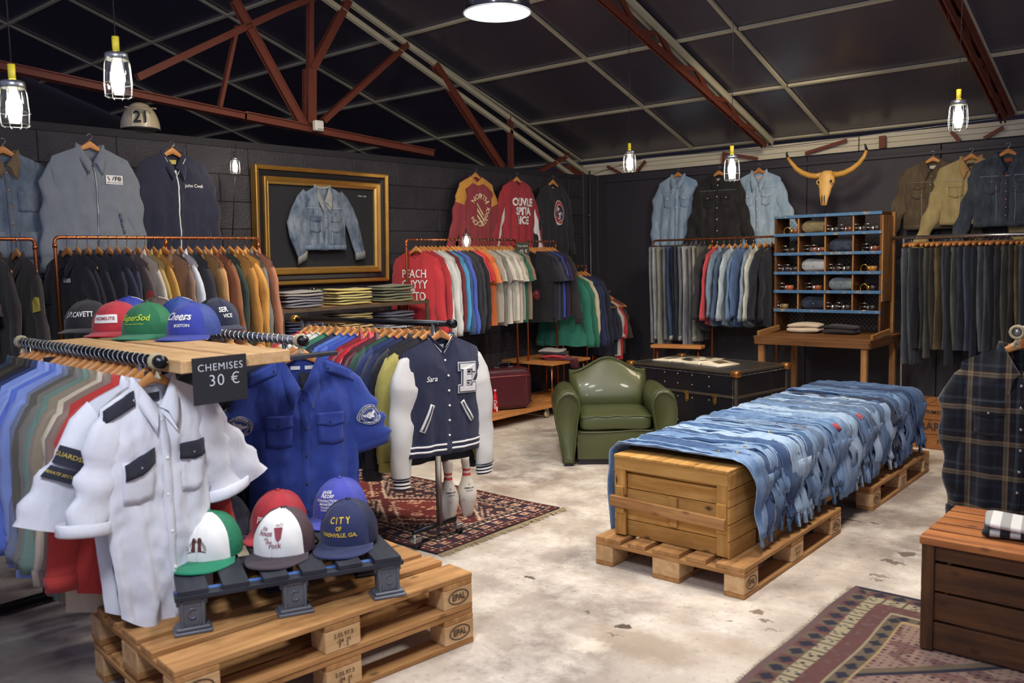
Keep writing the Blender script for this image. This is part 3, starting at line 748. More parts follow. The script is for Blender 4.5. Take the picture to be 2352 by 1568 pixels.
def fill(pa, pb, z, items, where, front, order='left', jit=7, yaw=0., skip_hanger=False, hm=None, seed0=0, lat=0.):
    """items listed along the rail from pa to pb; each: (colour, colour word, kind, options)"""
    a, b = Vector((*pa, z)), Vector((*pb, z)); n = len(items); rnd = random.Random(len(where)+n+seed0)
    for i, it in enumerate(items):
        c, cw, kind = it[:3]; op = dict(it[3]) if len(it) > 3 else {}
        t = (i+.5)/n + rnd.uniform(-.12, .12)/n; p = a.lerp(b, t); rz_ = front + yaw*(1-i/n if order != 'rev' else i/n) + radians(rnd.uniform(-jit, jit)) + op.pop('turn', 0.)
        idx = i if order == 'left' else n-1-i
        lb = op.pop('label', None) or '%s %s, %s from %s' % (cw, WORD.get(kind, kind), ORD[idx], where)
        grp = 'clothes on the ' + where.split(' on the ')[-1] if ' on the ' in where else 'clothes: '+where
        if kind in ('jeans', 'trousers'):
            mt = mat_of(c, kind); jeans(p+Vector((0, 0, .0)), rz_, mt, lb, grp, seed=rnd.randint(0, 3), L=op.get('L', rnd.choice((.96, 1.0, 1.04))), cuffed=op.get('cuffed', False), mc=fabric('b9b6a8'), name=kind)
            if op.get('clip', 1):
                h = thing('clip_hanger', 'metal clip hanger, %s from %s' % (ORD[idx], where), 'hanger', p, rz_, 'hangers on the '+where.split(' on the ')[-1])
                if 'clipm' not in _hm:
                    mb = MB().tube([(-.13, 0, -.06), (.13, 0, -.06)], .0022, 5); mb.tube([(0, 0, -.06), (0, 0, -.028)], .002, 5); cl = MB()
                    for sg in (-1, 1): cl.box((sg*.11, .006, -.078), (.03, .006, .05)); cl.box((sg*.11, -.006, -.078), (.03, .006, .05))
                    _hm['clipm'] = (mb.mesh('bar'), cl.mesh('clips', False))
                link('bar', _hm['clipm'][0], CHROME, h); link('clips', _hm['clipm'][1], op.get('clipmat', CHROME), h); link('hook', hanger_meshes()[1], CHROME, h)
            continue
        nm, cat = NAMES[kind]; seed = op.pop('seed', rnd.randint(0, 3))
        dp_ = .022 if z > 1.3 else 0.
        garment(kind, p-Vector((0, 0, dp_)), rz_, mat_of(c, kind), lb, nm, cat, grp, seed=seed, **op)
        hanger(p, rz_, 'curved wooden hanger, %s from %s' % (ORD[idx], where), 'hangers on the '+where.split(' on the ')[-1], hm, dp_)
# ---- tall copper rack on the left, under the work jackets
copper_rack('tall copper pipe rack of shirts and coats left of the gilt frame', (-5.35, 2.16), (-5.35, 3.52), 1.715, (0, .5, 1))
W_ = 'the left on the tall copper rack beside the frame'
def star(g, t):
    mb = MB(); pl = [((.022 if k % 2 == 0 else .010)*sin(k*pi/6), (.022 if k % 2 == 0 else .010)*cos(k*pi/6)) for k in range(12)]; mb.prism(pl, g.dec(.11, -.36), .003); mb.build('badge', STEEL, t, smooth=False)
    g.patch(-.03, .03, -.135, -.155, .002, front=False)
    f = g.dec(.02, -.23); mb = MB().prism([(-.035, -.012), (.035, -.012), (.035, .012), (-.035, .012)], f, .001); mb.build('neck_label', THREADW, t, smooth=False)
def badge(col):
    def f(g, t):
        o = [(-.03, .035), (0, .045), (.03, .035), (.034, -.01), (0, -.045), (-.034, -.01)]; MB().prism(o, g.dec(.12, -.30), .002).build('badge_rim', fabric(col), t, smooth=False)
        fn = g.dec(.12, -.30, 0, .8); MB().prism(o, lambda a, b, h: fn(a, b, h+.0025), .001).build('badge', INK, t, smooth=False)
        text('badge_text', 'POLICE', lambda a, b, h: fn(a, b+.022, h+.005), fabric(col), t, .014)
    return f
def sleeve_patch(col, mcol='e0d8c8'):
    def f(g, t):
        fn = sleeve_dec(g, 1, .16, .5); MB().prism([(-.03, -.035), (.03, -.035), (.03, .03), (0, .04), (-.03, .03)], fn, .002).build('shoulder_patch', fabric(col), t, smooth=False)
    return f
fill((-5.35, 2.2), (-5.35, 3.5), 1.715, [('17171c', 'black', 'polo', dict(extra=star)), ('19191e', 'jet black', 'shirt'), ('1b1b22', 'black', 'shirt', dict(extra=badge('c9b23c'))), ('1c1d28', 'navy', 'shirt'), ('232536', 'dark navy', 'shirt'), ('2e3142', 'slate navy', 'shirt'),
    ('5c4d4c', 'dull brown', 'shirt', dict(extra=sleeve_patch('a83c34'))), ('b5ac9c', 'light grey', 'polo', dict(T=.035)), ('a68f52', 'khaki', 'shirt'), ('b98d3e', 'mustard', 'shirt'), ('8f7256', 'beige brown', 'shirt'), ('6d5546', 'brown', 'coat'), ('c3c8ce', 'pale grey', 'coat'),
    ('232228', 'black', 'coat'), ('8e6a3c', 'tan', 'coat'), ('b58a58', 'camel', 'coat'), ('7e4c2c', 'rust brown', 'jacket'), ('1d3027', 'bottle green', 'coat'), ('a8742e', 'ochre', 'coat'), ('b8863a', 'golden brown', 'coat'), ('66635c', 'grey tweed', 'coat'), ('9c6448', 'brick brown', 'coat')],
    W_, 0, yaw=.12)
copper_rack('tall copper pipe rack at the left edge, under the chore jacket', (-5.35, 1.15), (-5.35, 2.05), 1.705)
fill((-5.35, 1.2), (-5.35, 2.02), 1.705, [('232329', 'black', 'polo'), ('28282e', 'charcoal', 'polo'), ('2b2b30', 'dark grey', 'tee'), ('1d1d22', 'black', 'jacket'), ('3c2c2a', 'dark brown', 'polo'), ('2c2624', 'blackish brown', 'jacket'), ('36302a', 'dark olive brown', 'coat', dict(extra=sleeve_patch('c9b23c')))],
     'the left on the leftmost short copper rack', 0)
# ---- racks on the wheeled platform
copper_rack('copper pipe rack of sweatshirts right of the gilt frame', (-5.5, 5.05), (-5.5, 6.47), 1.715, (0, 1), .125)
W_ = 'the left on the copper rack under the red jerseys'
def peach(g, t):
    for s_, x, z, sz in (('PEACH', .02, -.27, .1), ('CUYYY', .02, -.36, .1), ('O TO', .03, -.46, .1)): text('print', s_, g.dec(x, z), THREADW, t, sz, .012, sub=.05, wide=.9)
    f = g.dec(.0, -.41); MB().prism([(.025*cos(a*pi/5), .025*sin(a*pi/5)) for a in range(10)], f, .001).build('print', fabric('d8c8c0'), t, smooth=False)
def boxprint(g, t):
    f = g.dec(-.02, -.32); MB().prism([(-.07, -.09), (.07, -.09), (.07, .09), (-.07, .09)], f, .001).build('print', THREADW, t, smooth=False); text('print', '7', lambda a, b, h: g.dec(-.02, -.33)(a, b, h+.002), fabric('b23a38'), t, .12, .01)
fill((-5.5, 5.14), (-5.5, 6.42), 1.715, [('b32a30', 'red', 'sweat', dict(extra=peach, T=.05, W=.28, st=.035, label='red sweatshirt with large white lettering at the near end of the middle copper rack')), ('b02c30', 'red', 'sweat'), ('a52a2e', 'dark red', 'sweat'), ('c3c2bb', 'light grey', 'sweat'), ('c8c8c2', 'pale grey', 'sweat', dict(L=.7)), ('b9b8b2', 'grey', 'sweat'),
    ('6a2326', 'maroon', 'sweat'), ('4d94bd', 'light blue', 'sweat'), ('33547a', 'blue', 'sweat'), ('4a5cae', 'royal blue', 'sweat'), ('26282b', 'dark green grey', 'sweat'), ('303336', 'charcoal', 'sweat'), ('1c1c20', 'black', 'sweat'),
    ('d04a48', 'coral red', 'tee', dict(extra=boxprint, T=.035, st=.03)), ('c23436', 'bright red', 'tee'), ('de7a3e', 'orange', 'tee'), ('e08e4c', 'light orange', 'tee'), ('a9a393', 'stone grey', 'tee'), ('c9c2ae', 'cream', 'tee'), ('8f8a80', 'grey', 'tee'), ('d6d0c0', 'off white', 'tee'), ('b5b0a2', 'putty', 'tee'),
    ('dcd6c6', 'white', 'tee'), ('cac2b0', 'ecru', 'tee'), ('a49c8c', 'taupe', 'tee'), ('2a6a55', 'green', 'tee'), ('8c7c66', 'brown grey', 'tee')], W_, 0, yaw=.0, jit=5)
copper_rack('short copper pipe rack of dark t-shirts behind the price slate', (-5.5, 6.63), (-5.5, 7.1), 1.7, (0, 1), .125)
def circleprint(g, t):
    f = g.dec(.08, -.5); MB().prism([(.04*cos(a*pi/6), .05*sin(a*pi/6)) for a in range(12)], f, .001).build('print', fabric('8a3038'), t, smooth=False); text('print', '3', lambda a, b, h: f(a, b, h+.002), THREADW, t, .06)
fill((-5.5, 6.66), (-5.5, 7.07), 1.7, [('17171b', 'black', 'tee', dict(extra=circleprint)), ('25252c', 'charcoal', 'tee'), ('2c2b35', 'dark slate', 'tee'), ('3a3d48', 'slate grey', 'tee'), ('1f2436', 'navy', 'tee'), ('3c58b0', 'royal blue', 'tee'), ('2b2344', 'indigo', 'tee'), ('45204c', 'purple', 'tee'), ('2d2b2a', 'dark olive', 'sweat')],
     'the left on the copper rack behind the price slate', 0, yaw=.15, jit=4)
copper_rack('low copper pipe rack of mixed sweatshirts by the corner', (-5.5, 7.2), (-5.5, 7.62), 1.445, (0, 1), .0)
fill((-5.47, 7.16), (-5.47, 7.6), 1.445, [('2b7a64', 'sea green', 'sweat', dict(L=.72)), ('287058', 'green', 'sweat', dict(L=.7)), ('cbbf9c', 'cream', 'sweat'), ('1f2b52', 'navy', 'sweat'), ('26304c', 'navy and white', 'sweat'), ('1e222e', 'blue black', 'sweat')], 'the left on the low copper rack by the corner', 0, yaw=.2, jit=4)
copper_rack('lowest copper pipe rack of small clothes by the corner', (-5.5, 7.72), (-5.5, 8.06), 1.15, (0, 1), .0)
fill((-5.47, 7.7), (-5.47, 8.03), 1.15, [('20233a', 'navy', 'kid', dict(L=.6)), ('1b1b20', 'black', 'kid', dict(L=.62)), ('27304f', 'blue', 'kid', dict(L=.6)), ('c9c3b2', 'cream', 'kid', dict(L=.62)), ('b4323a', 'red', 'kid', dict(L=.66)), ('3a2c26', 'brown', 'kid', dict(L=.6))], 'the left on the lowest copper rack by the corner', .3, yaw=.2, jit=4)
# ---- denim rack on the back wall
copper_rack('copper pipe rack of jeans and denim shirts left of the pigeonholes', (-4.96, 8.1), (-3.58, 8.1), 1.695, (0, .5, 1))
W_ = 'the left on the copper denim rack'
JC = [('D6b7076', 'grey blue'), ('D83888a', 'light grey'), ('D7a7a70', 'stone'), ('D5a5f66', 'grey'), ('D33415e', 'blue'), ('D1f2534', 'indigo'), ('D2b3038', 'dark grey'), ('D5f6468', 'mid grey'), ('D8f9092', 'pale grey'), ('D6f7072', 'washed grey'), ('D8a887e', 'beige grey'), ('D55554e', 'olive grey')]
fill((-4.93, 8.1), (-4.33, 8.1), 1.695, [(c, n_, 'jeans', dict(cuffed=(k % 3 == 1))) for k, (c, n_) in enumerate(JC)], W_, radians(90), jit=4)
def flap_pk(g, t):
    g.patch(.05, .15, -.27, -.30, .003, .015).build('pocket_flap', denim('1a1c26'), t); 
    for k in range(7): g.button(.0, -.22-.08*k, .005).build('snap', WHITE, t)
    MB().prism([(-.022, -.015), (.022, -.015), (.022, .015), (-.022, .015)], g.dec(-.0, -.13), .001).build('neck_label', plain('c9a877', .6), t, smooth=False)
fill((-4.31, 8.1), (-3.6, 8.1), 1.695, [('D2f3034', 'charcoal', 'shirt', dict(L=.8)), ('c4474e', 'red', 'shirt'), ('D6f8499', 'blue grey', 'shirt'), ('D45566e', 'mid blue', 'shirt'), ('D9aa9b2', 'pale blue', 'shirt'), ('D5d7794', 'faded blue', 'shirt'), ('D4a5f85', 'blue', 'shirt'), ('D7c8b98', 'light denim', 'shirt'), ('Da9aca4', 'bleached', 'shirt'), ('D20232e', 'indigo black', 'shirt'),
    ('D1a1c26', 'black', 'shirt', dict(extra=flap_pk, T=.04, label='black denim shirt with white snaps at the right end of the copper denim rack'))], W_.replace('the left', 'the middle post'), radians(90), yaw=-.1, jit=4)
# ---- chrome rail with dark trousers at the right
cr = thing('garment_rack', 'long chrome rail of dark trousers right of the pigeonholes', 'clothes rack', (-2.52, 8.1, 0))
MB().tube([(0, 0, 1.645), (2.0, 0, 1.645)], .0165, 12).build('rail', CHROME, cr); MB().lathe([(0, 0), (.02, 0), (.02, .02), (0, .02)], (0, 0, 1.635), 10)
for x in (.1, 1.92):
    MB().tube([(x, 0, .0), (x, 0, 1.63)], .011, 8).build('post', CHROME, cr); MB().box((x, 0, 1.6), (.012, .03, .09), ch=.003).build('bracket', CHROME, cr, smooth=False); MB().box((x, 0, .012), (.05, .4, .024), ch=.004).build('foot', CHROME, cr, smooth=False)
TC = [('D4b5058', 'washed grey'), ('D3c4248', 'grey'), ('D23262c', 'dark blue'), ('D282a30', 'charcoal'), ('D3f4038', 'olive grey'), ('D33302c', 'brown black'), ('D55492f', 'tobacco'), ('D3a4046', 'slate'), ('D24262c', 'black'), ('D474a44', 'grey green'), ('D2a2f3c', 'indigo'), ('D3a4250', 'blue grey'), ('D22252e', 'navy')]
WT = 'the left on the chrome trouser rail'
a_, b_ = Vector((-2.38, 8.1, 1.645)), Vector((-1.2, 8.1, 1.645)); rnd = random.Random(5)
for i in range(26):
    c, cw = TC[i % 13]; p = a_.lerp(b_, (i+.5)/26+rnd.uniform(-.006, .006)); r0 = radians(78+rnd.uniform(-5, 5))
    jeans(p+Vector((0, 0, -.02)), r0, mat_of(c, ''), '%s denim trousers, %s from %s' % (cw, ORD[i], WT), 'dark trousers on the chrome rail', seed=i % 4, L=rnd.choice((.86, .94, 1.0)), name='trousers')
    if i == 0:
        mb = MB(); mb.loft([[Vector((x, .0075*cos(q), -.052-.012*abs(x)/.1+.016*sin(q))) for q in (2*pi*k/8 for k in range(8))] for x in (-.15, -.1, 0, .1, .15)], caps=True); _hm['trh'] = mb.mesh('hanger_body')
    h = thing('trouser_hanger', 'orange wooden trouser hanger, %s from %s' % (ORD[i], WT), 'hanger', p, r0, 'wooden hangers on the chrome rail'); link('hanger_body', _hm['trh'], HANGW[0], h); link('hook', hanger_meshes()[1], CHROME, h)
# ---- front shop fitting: two rope-wrapped black rails under the cap shelf
def black_rail(label, x0, x1, y, z=1.2, wrap=True, r=.019, chrome=False, posts=True, y1=None):
    y1 = y if y1 is None else y1; t = thing('rail_stand', label, 'clothes rack', (x0, y, 0)); L = x1-x0; dy = y1-y
    MB().tube([(0, 0, z), (L, dy, z)], r, 14).build('rail', BLKMETAL if not chrome else STEEL, t)
    c = MB(); c.T = Matrix.Translation((L, dy, z)) @ Matrix.Rotation(radians(90), 4, 'Y'); c.lathe([(0, .006), (r*.72, .006), (r*.8, 0), (r*1.25, 0), (r*1.25, -.03), (r, -.03)], n=16); c.build('end_cap', BLKMETAL, t)
    if wrap:
        n = int(L/.042); pts = []
        for k in range(n*10+1): a = k/10*2*pi; q = k/(n*10); pts.append((L*q, dy*q+(r+.002)*cos(a), z+(r+.002)*sin(a)))
        MB().tube(pts, .0022, 4).build('wire_coil', CHROME if chrome else STEEL, t)
    if posts:
        for x in (.12, L-.16):
            MB().tube([(x, dy*x/L, .0), (x, dy*x/L, z)], .014, 8).build('post', CHROME, t); MB().box((x, dy*x/L, .03), (.05, .5, .03), ch=.004).build('foot', BLKMETAL, t, smooth=False)
    return t
black_rail('black wire-wrapped rail of work shirts in front of the cap shelf', -4.33, -2.88, 1.56, 1.205, y1=1.49)
black_rail('steel wire-wrapped rail behind the cap shelf with the blue uniform shirt', -4.45, -3.14, 2.34, 1.2, chrome=True, y1=2.275)
rope = MB()
for k in range(3): rope.tube([( .0+.009*k, .024*cos(a), .024*sin(a)) for a in (2*pi*i/12 for i in range(12))], .006, 6, closed=True)
rope.tube([(.01, .0, -.024), (.016, .004, -.04), (.006, -.004, -.052), (.02, .002, -.062)], .007, 6); rope.tube([(.01, 0, -.03), (.03, -.01, -.05), (.04, -.008, -.058)], .006, 6)
rm = rope.mesh('rope_knot'); ROPE = fabric('a89c7c', .95, .25)
for p, lb in (((-2.93, 1.492, 1.205), 'pale rope lashing on the near end of the work shirt rail'), ((-3.19, 2.277, 1.2), 'pale rope lashing on the end of the blue shirt rail'), ((-4.31, 1.56, 1.205), 'pale rope lashing on the far end of the work shirt rail')): tag(link('rope_lashing', rm, ROPE, None, p), lb, 'rope')
# work shirts, listed from the far end towards the camera
W_ = 'the near end on the work shirt rail'
fill((-4.25, 1.556), (-3.06, 1.499), 1.205, [('25384f', 'dark blue', 'shirt'), ('29251f', 'black olive', 'shirt'), ('3d3626', 'dark olive', 'shirt'), ('1f1d1e', 'black', 'shirt'), ('1b1f33', 'navy', 'shirt'), ('2b3a66', 'dark blue', 'shirt'), ('7f96d6', 'sky blue', 'shirt', dict(L=.82)), ('8ea4dc', 'light blue', 'shirt', dict(L=.84)), ('5c74c8', 'blue', 'shirt'), ('7f93cc', 'powder blue', 'shirt', dict(L=.8)),
    ('70788f', 'blue grey', 'shirt'), ('5d584e', 'grey', 'shirt'), ('77736a', 'stone grey', 'shirt', dict(L=.84)), ('6c8478', 'grey green', 'shirt', dict(L=.84)), ('8c7f6a', 'khaki', 'shirt', dict(L=.82)), ('c9bba2', 'cream', 'shirt', dict(L=.84)), ('8a7466', 'taupe', 'shirt'), ('b8382f', 'red', 'shirt', dict(L=.74))],
    W_, radians(84), order='rev', jit=5, hm=HANGW[0])
W_ = 'the near end on the blue shirt rail'
fill((-4.4, 2.337), (-3.3, 2.283), 1.2, [('15161b', 'black', 'polo'), ('1a1b20', 'jet black', 'polo'), ('18181d', 'black', 'polo'), ('1e1f28', 'blue black', 'polo'), ('17171b', 'black', 'polo'), ('1c2030', 'dark navy', 'polo'), ('191a1f', 'black', 'polo'), ('1f2333', 'navy', 'polo')], W_, radians(72), order='rev', jit=4)
# letterman jackets
vr = thing('rail_stand', 'black rolling rail of varsity jackets standing on the persian rug', 'clothes rack', (-4.45, 3.16, 0)); L = 1.2; dy = .13
MB().tube([(0, 0, 1.2), (L, dy, 1.2)], .0165, 12).build('rail', BLKMETAL, vr)
for q in (0., 1.): MB().tube([(L*q-.02, dy*q, 1.2), (L*q+.02, dy*q, 1.2)], .023, 12).build('end_cap', BRASS if q == 0 else BLKMETAL, vr)
for q in (.06, .9):
    p = Vector((L*q, dy*q, 0)); MB().tube([p+Vector((0, 0, .1)), p+Vector((0, 0, 1.2))], .017, 10).build('post', CHROME, vr); MB().tube([p+Vector((-.0, -.20, .1)), p+Vector((0, .12, .1))], .014, 8).build('foot', BLKMETAL, vr)
    for sg in (-1, 1):
        c = MB().tube([p+Vector((0, sg*.16-.03, .1)), p+Vector((0, sg*.16-.03, .07))], .009, 8); c.box(p+Vector((0, sg*.16-.018, .055)), (.034, .05, .03), ch=.004); cc = c.build('caster', CHROME, vr, smooth=False)
        MB().tube([p+Vector((-.011, sg*.16-.01, .029)), p+Vector((.011, sg*.16-.01, .029))], .021, 12).build('wheel', BLACK, cc)
CW = fabric('d9d9d2', .85, .06)
def stripes(c):
    def f(g, t):
        for dz in (.006, -.004):
            g.rib(.0028, 1.2, 8, dz).build('collar_stripe', fabric(c), t)
    return f
def piping(g, t):
    for sg in (1, -1):
        MB().tube([g.at(sg*(.085+.13*k/8), -.11-.05*(k/8), .006)+Vector((0, 0, .0)) for k in range(9)]+[g.at(sg*.21, -.2-.05*k, .006) for k in range(6)], .0025, 5).build('piping', THREADW, t)
V = 'varsity'
fill((-4.37, 3.172), (-3.36, 3.278), 1.2, [('b3292f', 'red and white', V, dict(m2=fabric('d8d2c8'), extra=stripes('e0e0da'))), ('c9c5ba', 'cream', V, dict(mcol=fabric('b3292f'))), ('d5d3ca', 'white', V, dict(extra=stripes('1f2a4a'))), ('c3cabf', 'pale green', V, dict(extra=stripes('26644a'))), ('2d6a50', 'green', V, dict(extra=stripes('d8dcd0'))), ('1b2340', 'navy', V, dict(extra=stripes('d8dcd0'))),
    ('4a6cb4', 'blue', V, dict(extra=stripes('e0e0da'))), ('3a56a8', 'bright blue', V, dict(extra=stripes('e0e0da'))), ('3048a4', 'royal blue', V, dict(extra=stripes('e0e0da'))), ('L7e1f26', 'dark red leather', 'jacket'), ('La82832', 'red leather', 'jacket'), ('L4a1c22', 'oxblood leather', 'jacket'), ('1f4636', 'bottle green', V, dict(extra=stripes('cfd8c8'))), ('20305e', 'blue', V, dict(mcol=fabric('7e1f2c'))),
    ('1a2446', 'navy', V, dict(extra=stripes('d8dcd0'))), ('15161d', 'black', 'jacket', dict(extra=piping)), ('17171c', 'black and yellow', V, dict(m2=fabric('a39a50'), st=.045, W=.27))], 'the near end on the varsity jacket rail', radians(76), order='rev', jit=4, yaw=-.1)
# ================================================================ garments shown face on
def hero(label, name, cat, loc, rz, m, group=None, m2=None, mcol=None, mcuff=None, collar='shirt', placket=True, buttons=6, bm=None, pockets=None, pm=None, cuffs=True, yoke=None, extra=None, lm=None, zip_=False, hang=True, hl=None, **kw):
    base = dict(nu=40, nv=40, T=.04, amp=.015, crease=2., sn=.028); base.update(kw); g = G(**base); t = thing(name, label, cat, loc, rz, group)
    g.body().build('body', m, t)
    for sg in (1, -1):
        g.sleeve(sg, 16).build('sleeve', m2 or m, t)
        if cuffs: g.cuff(sg, .05 if g.sl > .4 else .028, 16, cuffs == 'rib').build('cuff', mcuff or m, t)
    if collar == 'shirt': g.collar(n=14).build('collar', mcol or m, t)
    elif collar: g.rib(n=20, h=1.6 if collar == 'crew' else 2.9, rise=.0 if collar == 'crew' else .008).build('neckband', mcol or m, t)
    zb = g.z0-g.L-g.hem+.012
    if placket: g.patch(-.016, .016, g.z0-g.vd-.006, zb, .003, nu=2, nv=24).build('placket', m, t)
    if zip_: g.patch(-.004, .004, g.z0-g.vd-.002, zb, .004, nu=1, nv=24).build('zip', zip_, t)
    for i in range(buttons):
        z = g.z0-g.vd-.035-i*(g.L-g.vd-.07)/max(1, buttons-.2); g.button(.002, z).build('button', bm or WHITE, t)
    for (x0, x1, z0, z1, flap, pt) in (pockets or []):
        g.patch(x0, x1, z0, z1, .004, pt).build('pocket', pm or m, t)
        if flap: g.patch(x0-.004, x1+.004, z0+.008, z0-flap, .008, .014).build('pocket_flap', pm or m, t); g.button((x0+x1)/2, z0-flap+.006 if pt else z0-flap*.7, .005, .011).build('button', bm or WHITE, t)
    if lm:
        f = lambda a, b, h: g.at(a, g.z0-g.bd-.035+b, -.004-h, False); MB().prism([(-.03, -.014), (-.03, .014), (.03, .014), (.03, -.014)], f, .002).build('neck_label', lm, t, smooth=False)
    if extra: extra(g, t)
    if hang: hanger(loc, rz, hl or 'wooden hanger holding the '+label, None, HANGW[0])
    return g, t
def waistband(g, t, m, h=.045, top=None):
    zb = g.z0-g.L
    for fr in (True, False): g.patch(-g.Wh*.985, g.Wh*.985, zb+h-.004, zb-.001, .005, nu=20, nv=2, front=fr).build('waistband', m, t)
def yoke_seam(g, t, m, z):
    g.patch(-.2, .2, z, z-.006, .003, nu=20, nv=1).build('yoke_seam', m, t)
R90 = radians(90)
STC = plain('b9a070', .8)
# chore jacket, zip jacket and navy jacket on the block wall
p = onx(5, 322, -5.72)
hero('blue grey chore jacket with a tan corduroy collar at the left edge', 'chore_jacket', 'jacket', p, R90, denim('4a5666', '8b95a2', .5), mcol=fabric('6e5a3c'), bm=COPPER, T=.05, L=.74, seed=11, spread=.07, sl=.62, pockets=[(.05, .17, -.30, -.42, 0, 0), (.04, .19, -.54, -.70, 0, 0), (-.19, -.04, -.54, -.70, 0, 0)], pm=denim('525d6c', '98a0aa', .5), hl='wooden hanger holding the chore jacket at the left edge')
def wfb(g, t):
    f = g.dec(.115, -.27); MB().prism([(-.055, -.028), (.055, -.028), (.055, .028), (-.055, .028)], f, .002).build('name_patch', THREADW, t, smooth=False)
    h = lambda a, b, q: f(a, b, q+.003); text('name_patch_text', 'WFB', lambda a, b, q: h(a, b+.006, q), INK, t, .036, .01, wide=1.2); text('name_patch_text', 'WEST FLORIDA BELT', lambda a, b, q: h(a, b-.018, q), INK, t, .011)
    for k in range(7): g.patch(.13+.006*k, .145+.006*k, -.48-.018*k, -.50-.018*k, .006, nu=1, nv=1).build('pocket_welt', denim('3a424e'), t)
p = onx(205, 312, -5.64)
hero('pale blue grey zip work jacket with a white name patch on the black wall', 'work_jacket', 'jacket', p, R90, fabric('737a82', .9, .12, 5), placket=False, buttons=0, zip_=STEEL, T=.05, L=.68, seed=12, spread=.06, sl=.64, W=.26, Wh=.26, vd=.1, sw=.085, extra=wfb, hl='wooden hanger holding the pale work jacket')
def johnc(g, t):
    text('embroidery', 'John Cwell', g.dec(.12, -.29), THREADW, t, .032, .012)
    for sg in (1, -1): MB().tube([g.at(sg*.075*(1-k/8), -.105-.12*k/8, .012) for k in range(9)], .0022, 5).build('piping', THREADW, t)
p = onx(395, 328, -5.72)
hero('navy work jacket with white piping and a stitched white name on the wall', 'work_jacket', 'jacket', p, R90, fabric('1d2134', .9, .12), placket=False, buttons=0, zip_=THREADW, T=.05, L=.70, seed=13, spread=.06, sl=.62, W=.27, Wh=.27, vd=.11, sw=.085, extra=johnc, lm=plain('c9b25a'), hl='wooden hanger holding the navy work jacket')
# three tops on the wall above the middle rack
def north(g, t):
    gold = fabric('c98f38', .85, .08); b = MB().grid(lambda u, v: g.P(2*u-1, v*(.045+.10*abs(2*u-1)), True, .003), 30, 4); b.build('yoke', gold, t)
    for sg in (1, -1):
        rc = g.sleeve_c(sg)[:5]; rs = [g.ring(sg, c, 16, .004) for c in rc]; MB().loft(rs if sg > 0 else [r[::-1] for r in rs]).build('shoulder_panel', gold, t)
    w_ = fabric('e0c9a0', .8, .06)
    text('lettering', 'NORTH', g.dec(.0, -.26), w_, t, .07, .025, arc=(.11, 1), sub=.03); text('lettering', 'HOCKEY', g.dec(-.01, -.52), w_, t, .065, .025, arc=(.12, -1), sub=.03); text('lettering', 'POOL', g.dec(.095, -.42, radians(65)), w_, t, .055, .025)
    for k in range(3): MB().prism([(-.035+k*.0, .045-.045*k), (.04, -.045-.04*k), (.04, -.065-.04*k), (-.035, .02-.045*k)], g.dec(0, -.37, 0, 1.2), .0015).build('stripe', w_, t, smooth=False)
mar = fabric('8c2f35', .7, .1)
hero('maroon jersey with a golden yoke and curved lettering above the middle rack', 'jersey', 'jersey', onx(1092, 388, -5.72), R90, mar, collar='crew', placket=False, buttons=0, T=.045, L=.78, seed=21, spread=.1, sl=.62, vd=.05, extra=north, amp=.02, sh=.21, hl='wooden hanger holding the gold and maroon jersey')
def louv(g, t):
    for s_, z, w_ in (('OUVILE', -.29, 1.), ('SPITA', -.38, 1.), ('HOE', -.47, 1.)): text('lettering', s_, g.dec(.03, z), THREADW, t, .105, .045, sub=.04, wide=.85)
    for sg in (1, -1):
        rc = g.sleeve_c(sg)[4:]; n_ = len(rc)-1
        def fn(u, v, sg=sg, rc=rc, n_=n_):
            k = min(n_-1e-4, v*n_); i = int(k); f = k-i; c = [rc[i][e]*(1-f)+rc[i+1][e]*f for e in range(5)]; q = -pi/2-.1-(u*1.5)*min(1, v*2.2+.02); return g.rp(sg, c, q, .004)
        MB().grid(fn, 6, 16).build('side_panel', THREADW, t)
hero('red jersey with white sleeve panels and block lettering, middle of three', 'jersey', 'jersey', onx(1187, 398, -5.72), R90, fabric('9c2730', .75, .1), collar='crew', placket=False, buttons=0, T=.045, L=.78, seed=22, spread=.11, sl=.66, vd=.06, extra=louv, amp=.02, hl='wooden hanger holding the red jersey with white panels')
def p3(g, t):
    f = g.dec(.03, -.38, 0, 1.3); O = [(.065*cos(a), .10*sin(a)) for a in (2*pi*k/24 for k in range(24))]
    for sc, c, h in ((1., 'd8d2c4', 0), (.93, 'b0343a', .002), (.68, 'd8d2c4', .004), (.62, '22284a', .006)): MB().prism([(x*sc, y*sc) for x, y in O], (lambda hh: lambda a, b, q: f(a, b, q+hh))(h), .001).build('print', fabric(c), t, smooth=False)
    q = lambda a, b, k: f(a, b, k+.009); text('lettering', 'P', lambda a, b, k: q(a-.015, b+.02, k), THREADW, t, .05, .02); text('lettering', '3', lambda a, b, k: q(a-.005, b-.03, k), THREADW, t, .065, .02)
    text('lettering', 'NEW HAMPSHIRE', lambda a, b, k: f(a, b*1.25, k+.005), THREADW, t, .016, .01, arc=(.052, 1))
hero('black long t-shirt with a round red, white and blue print', 't_shirt', 't-shirt', onx(1270, 405, -5.72), R90, fabric('19191e', .9, .15), collar='crew', placket=False, buttons=0, T=.045, L=.80, seed=23, spread=.08, sl=.6, vd=.06, vp=2, nw=.095, extra=p3, lm=THREADW, hl='wooden hanger holding the black printed t-shirt')
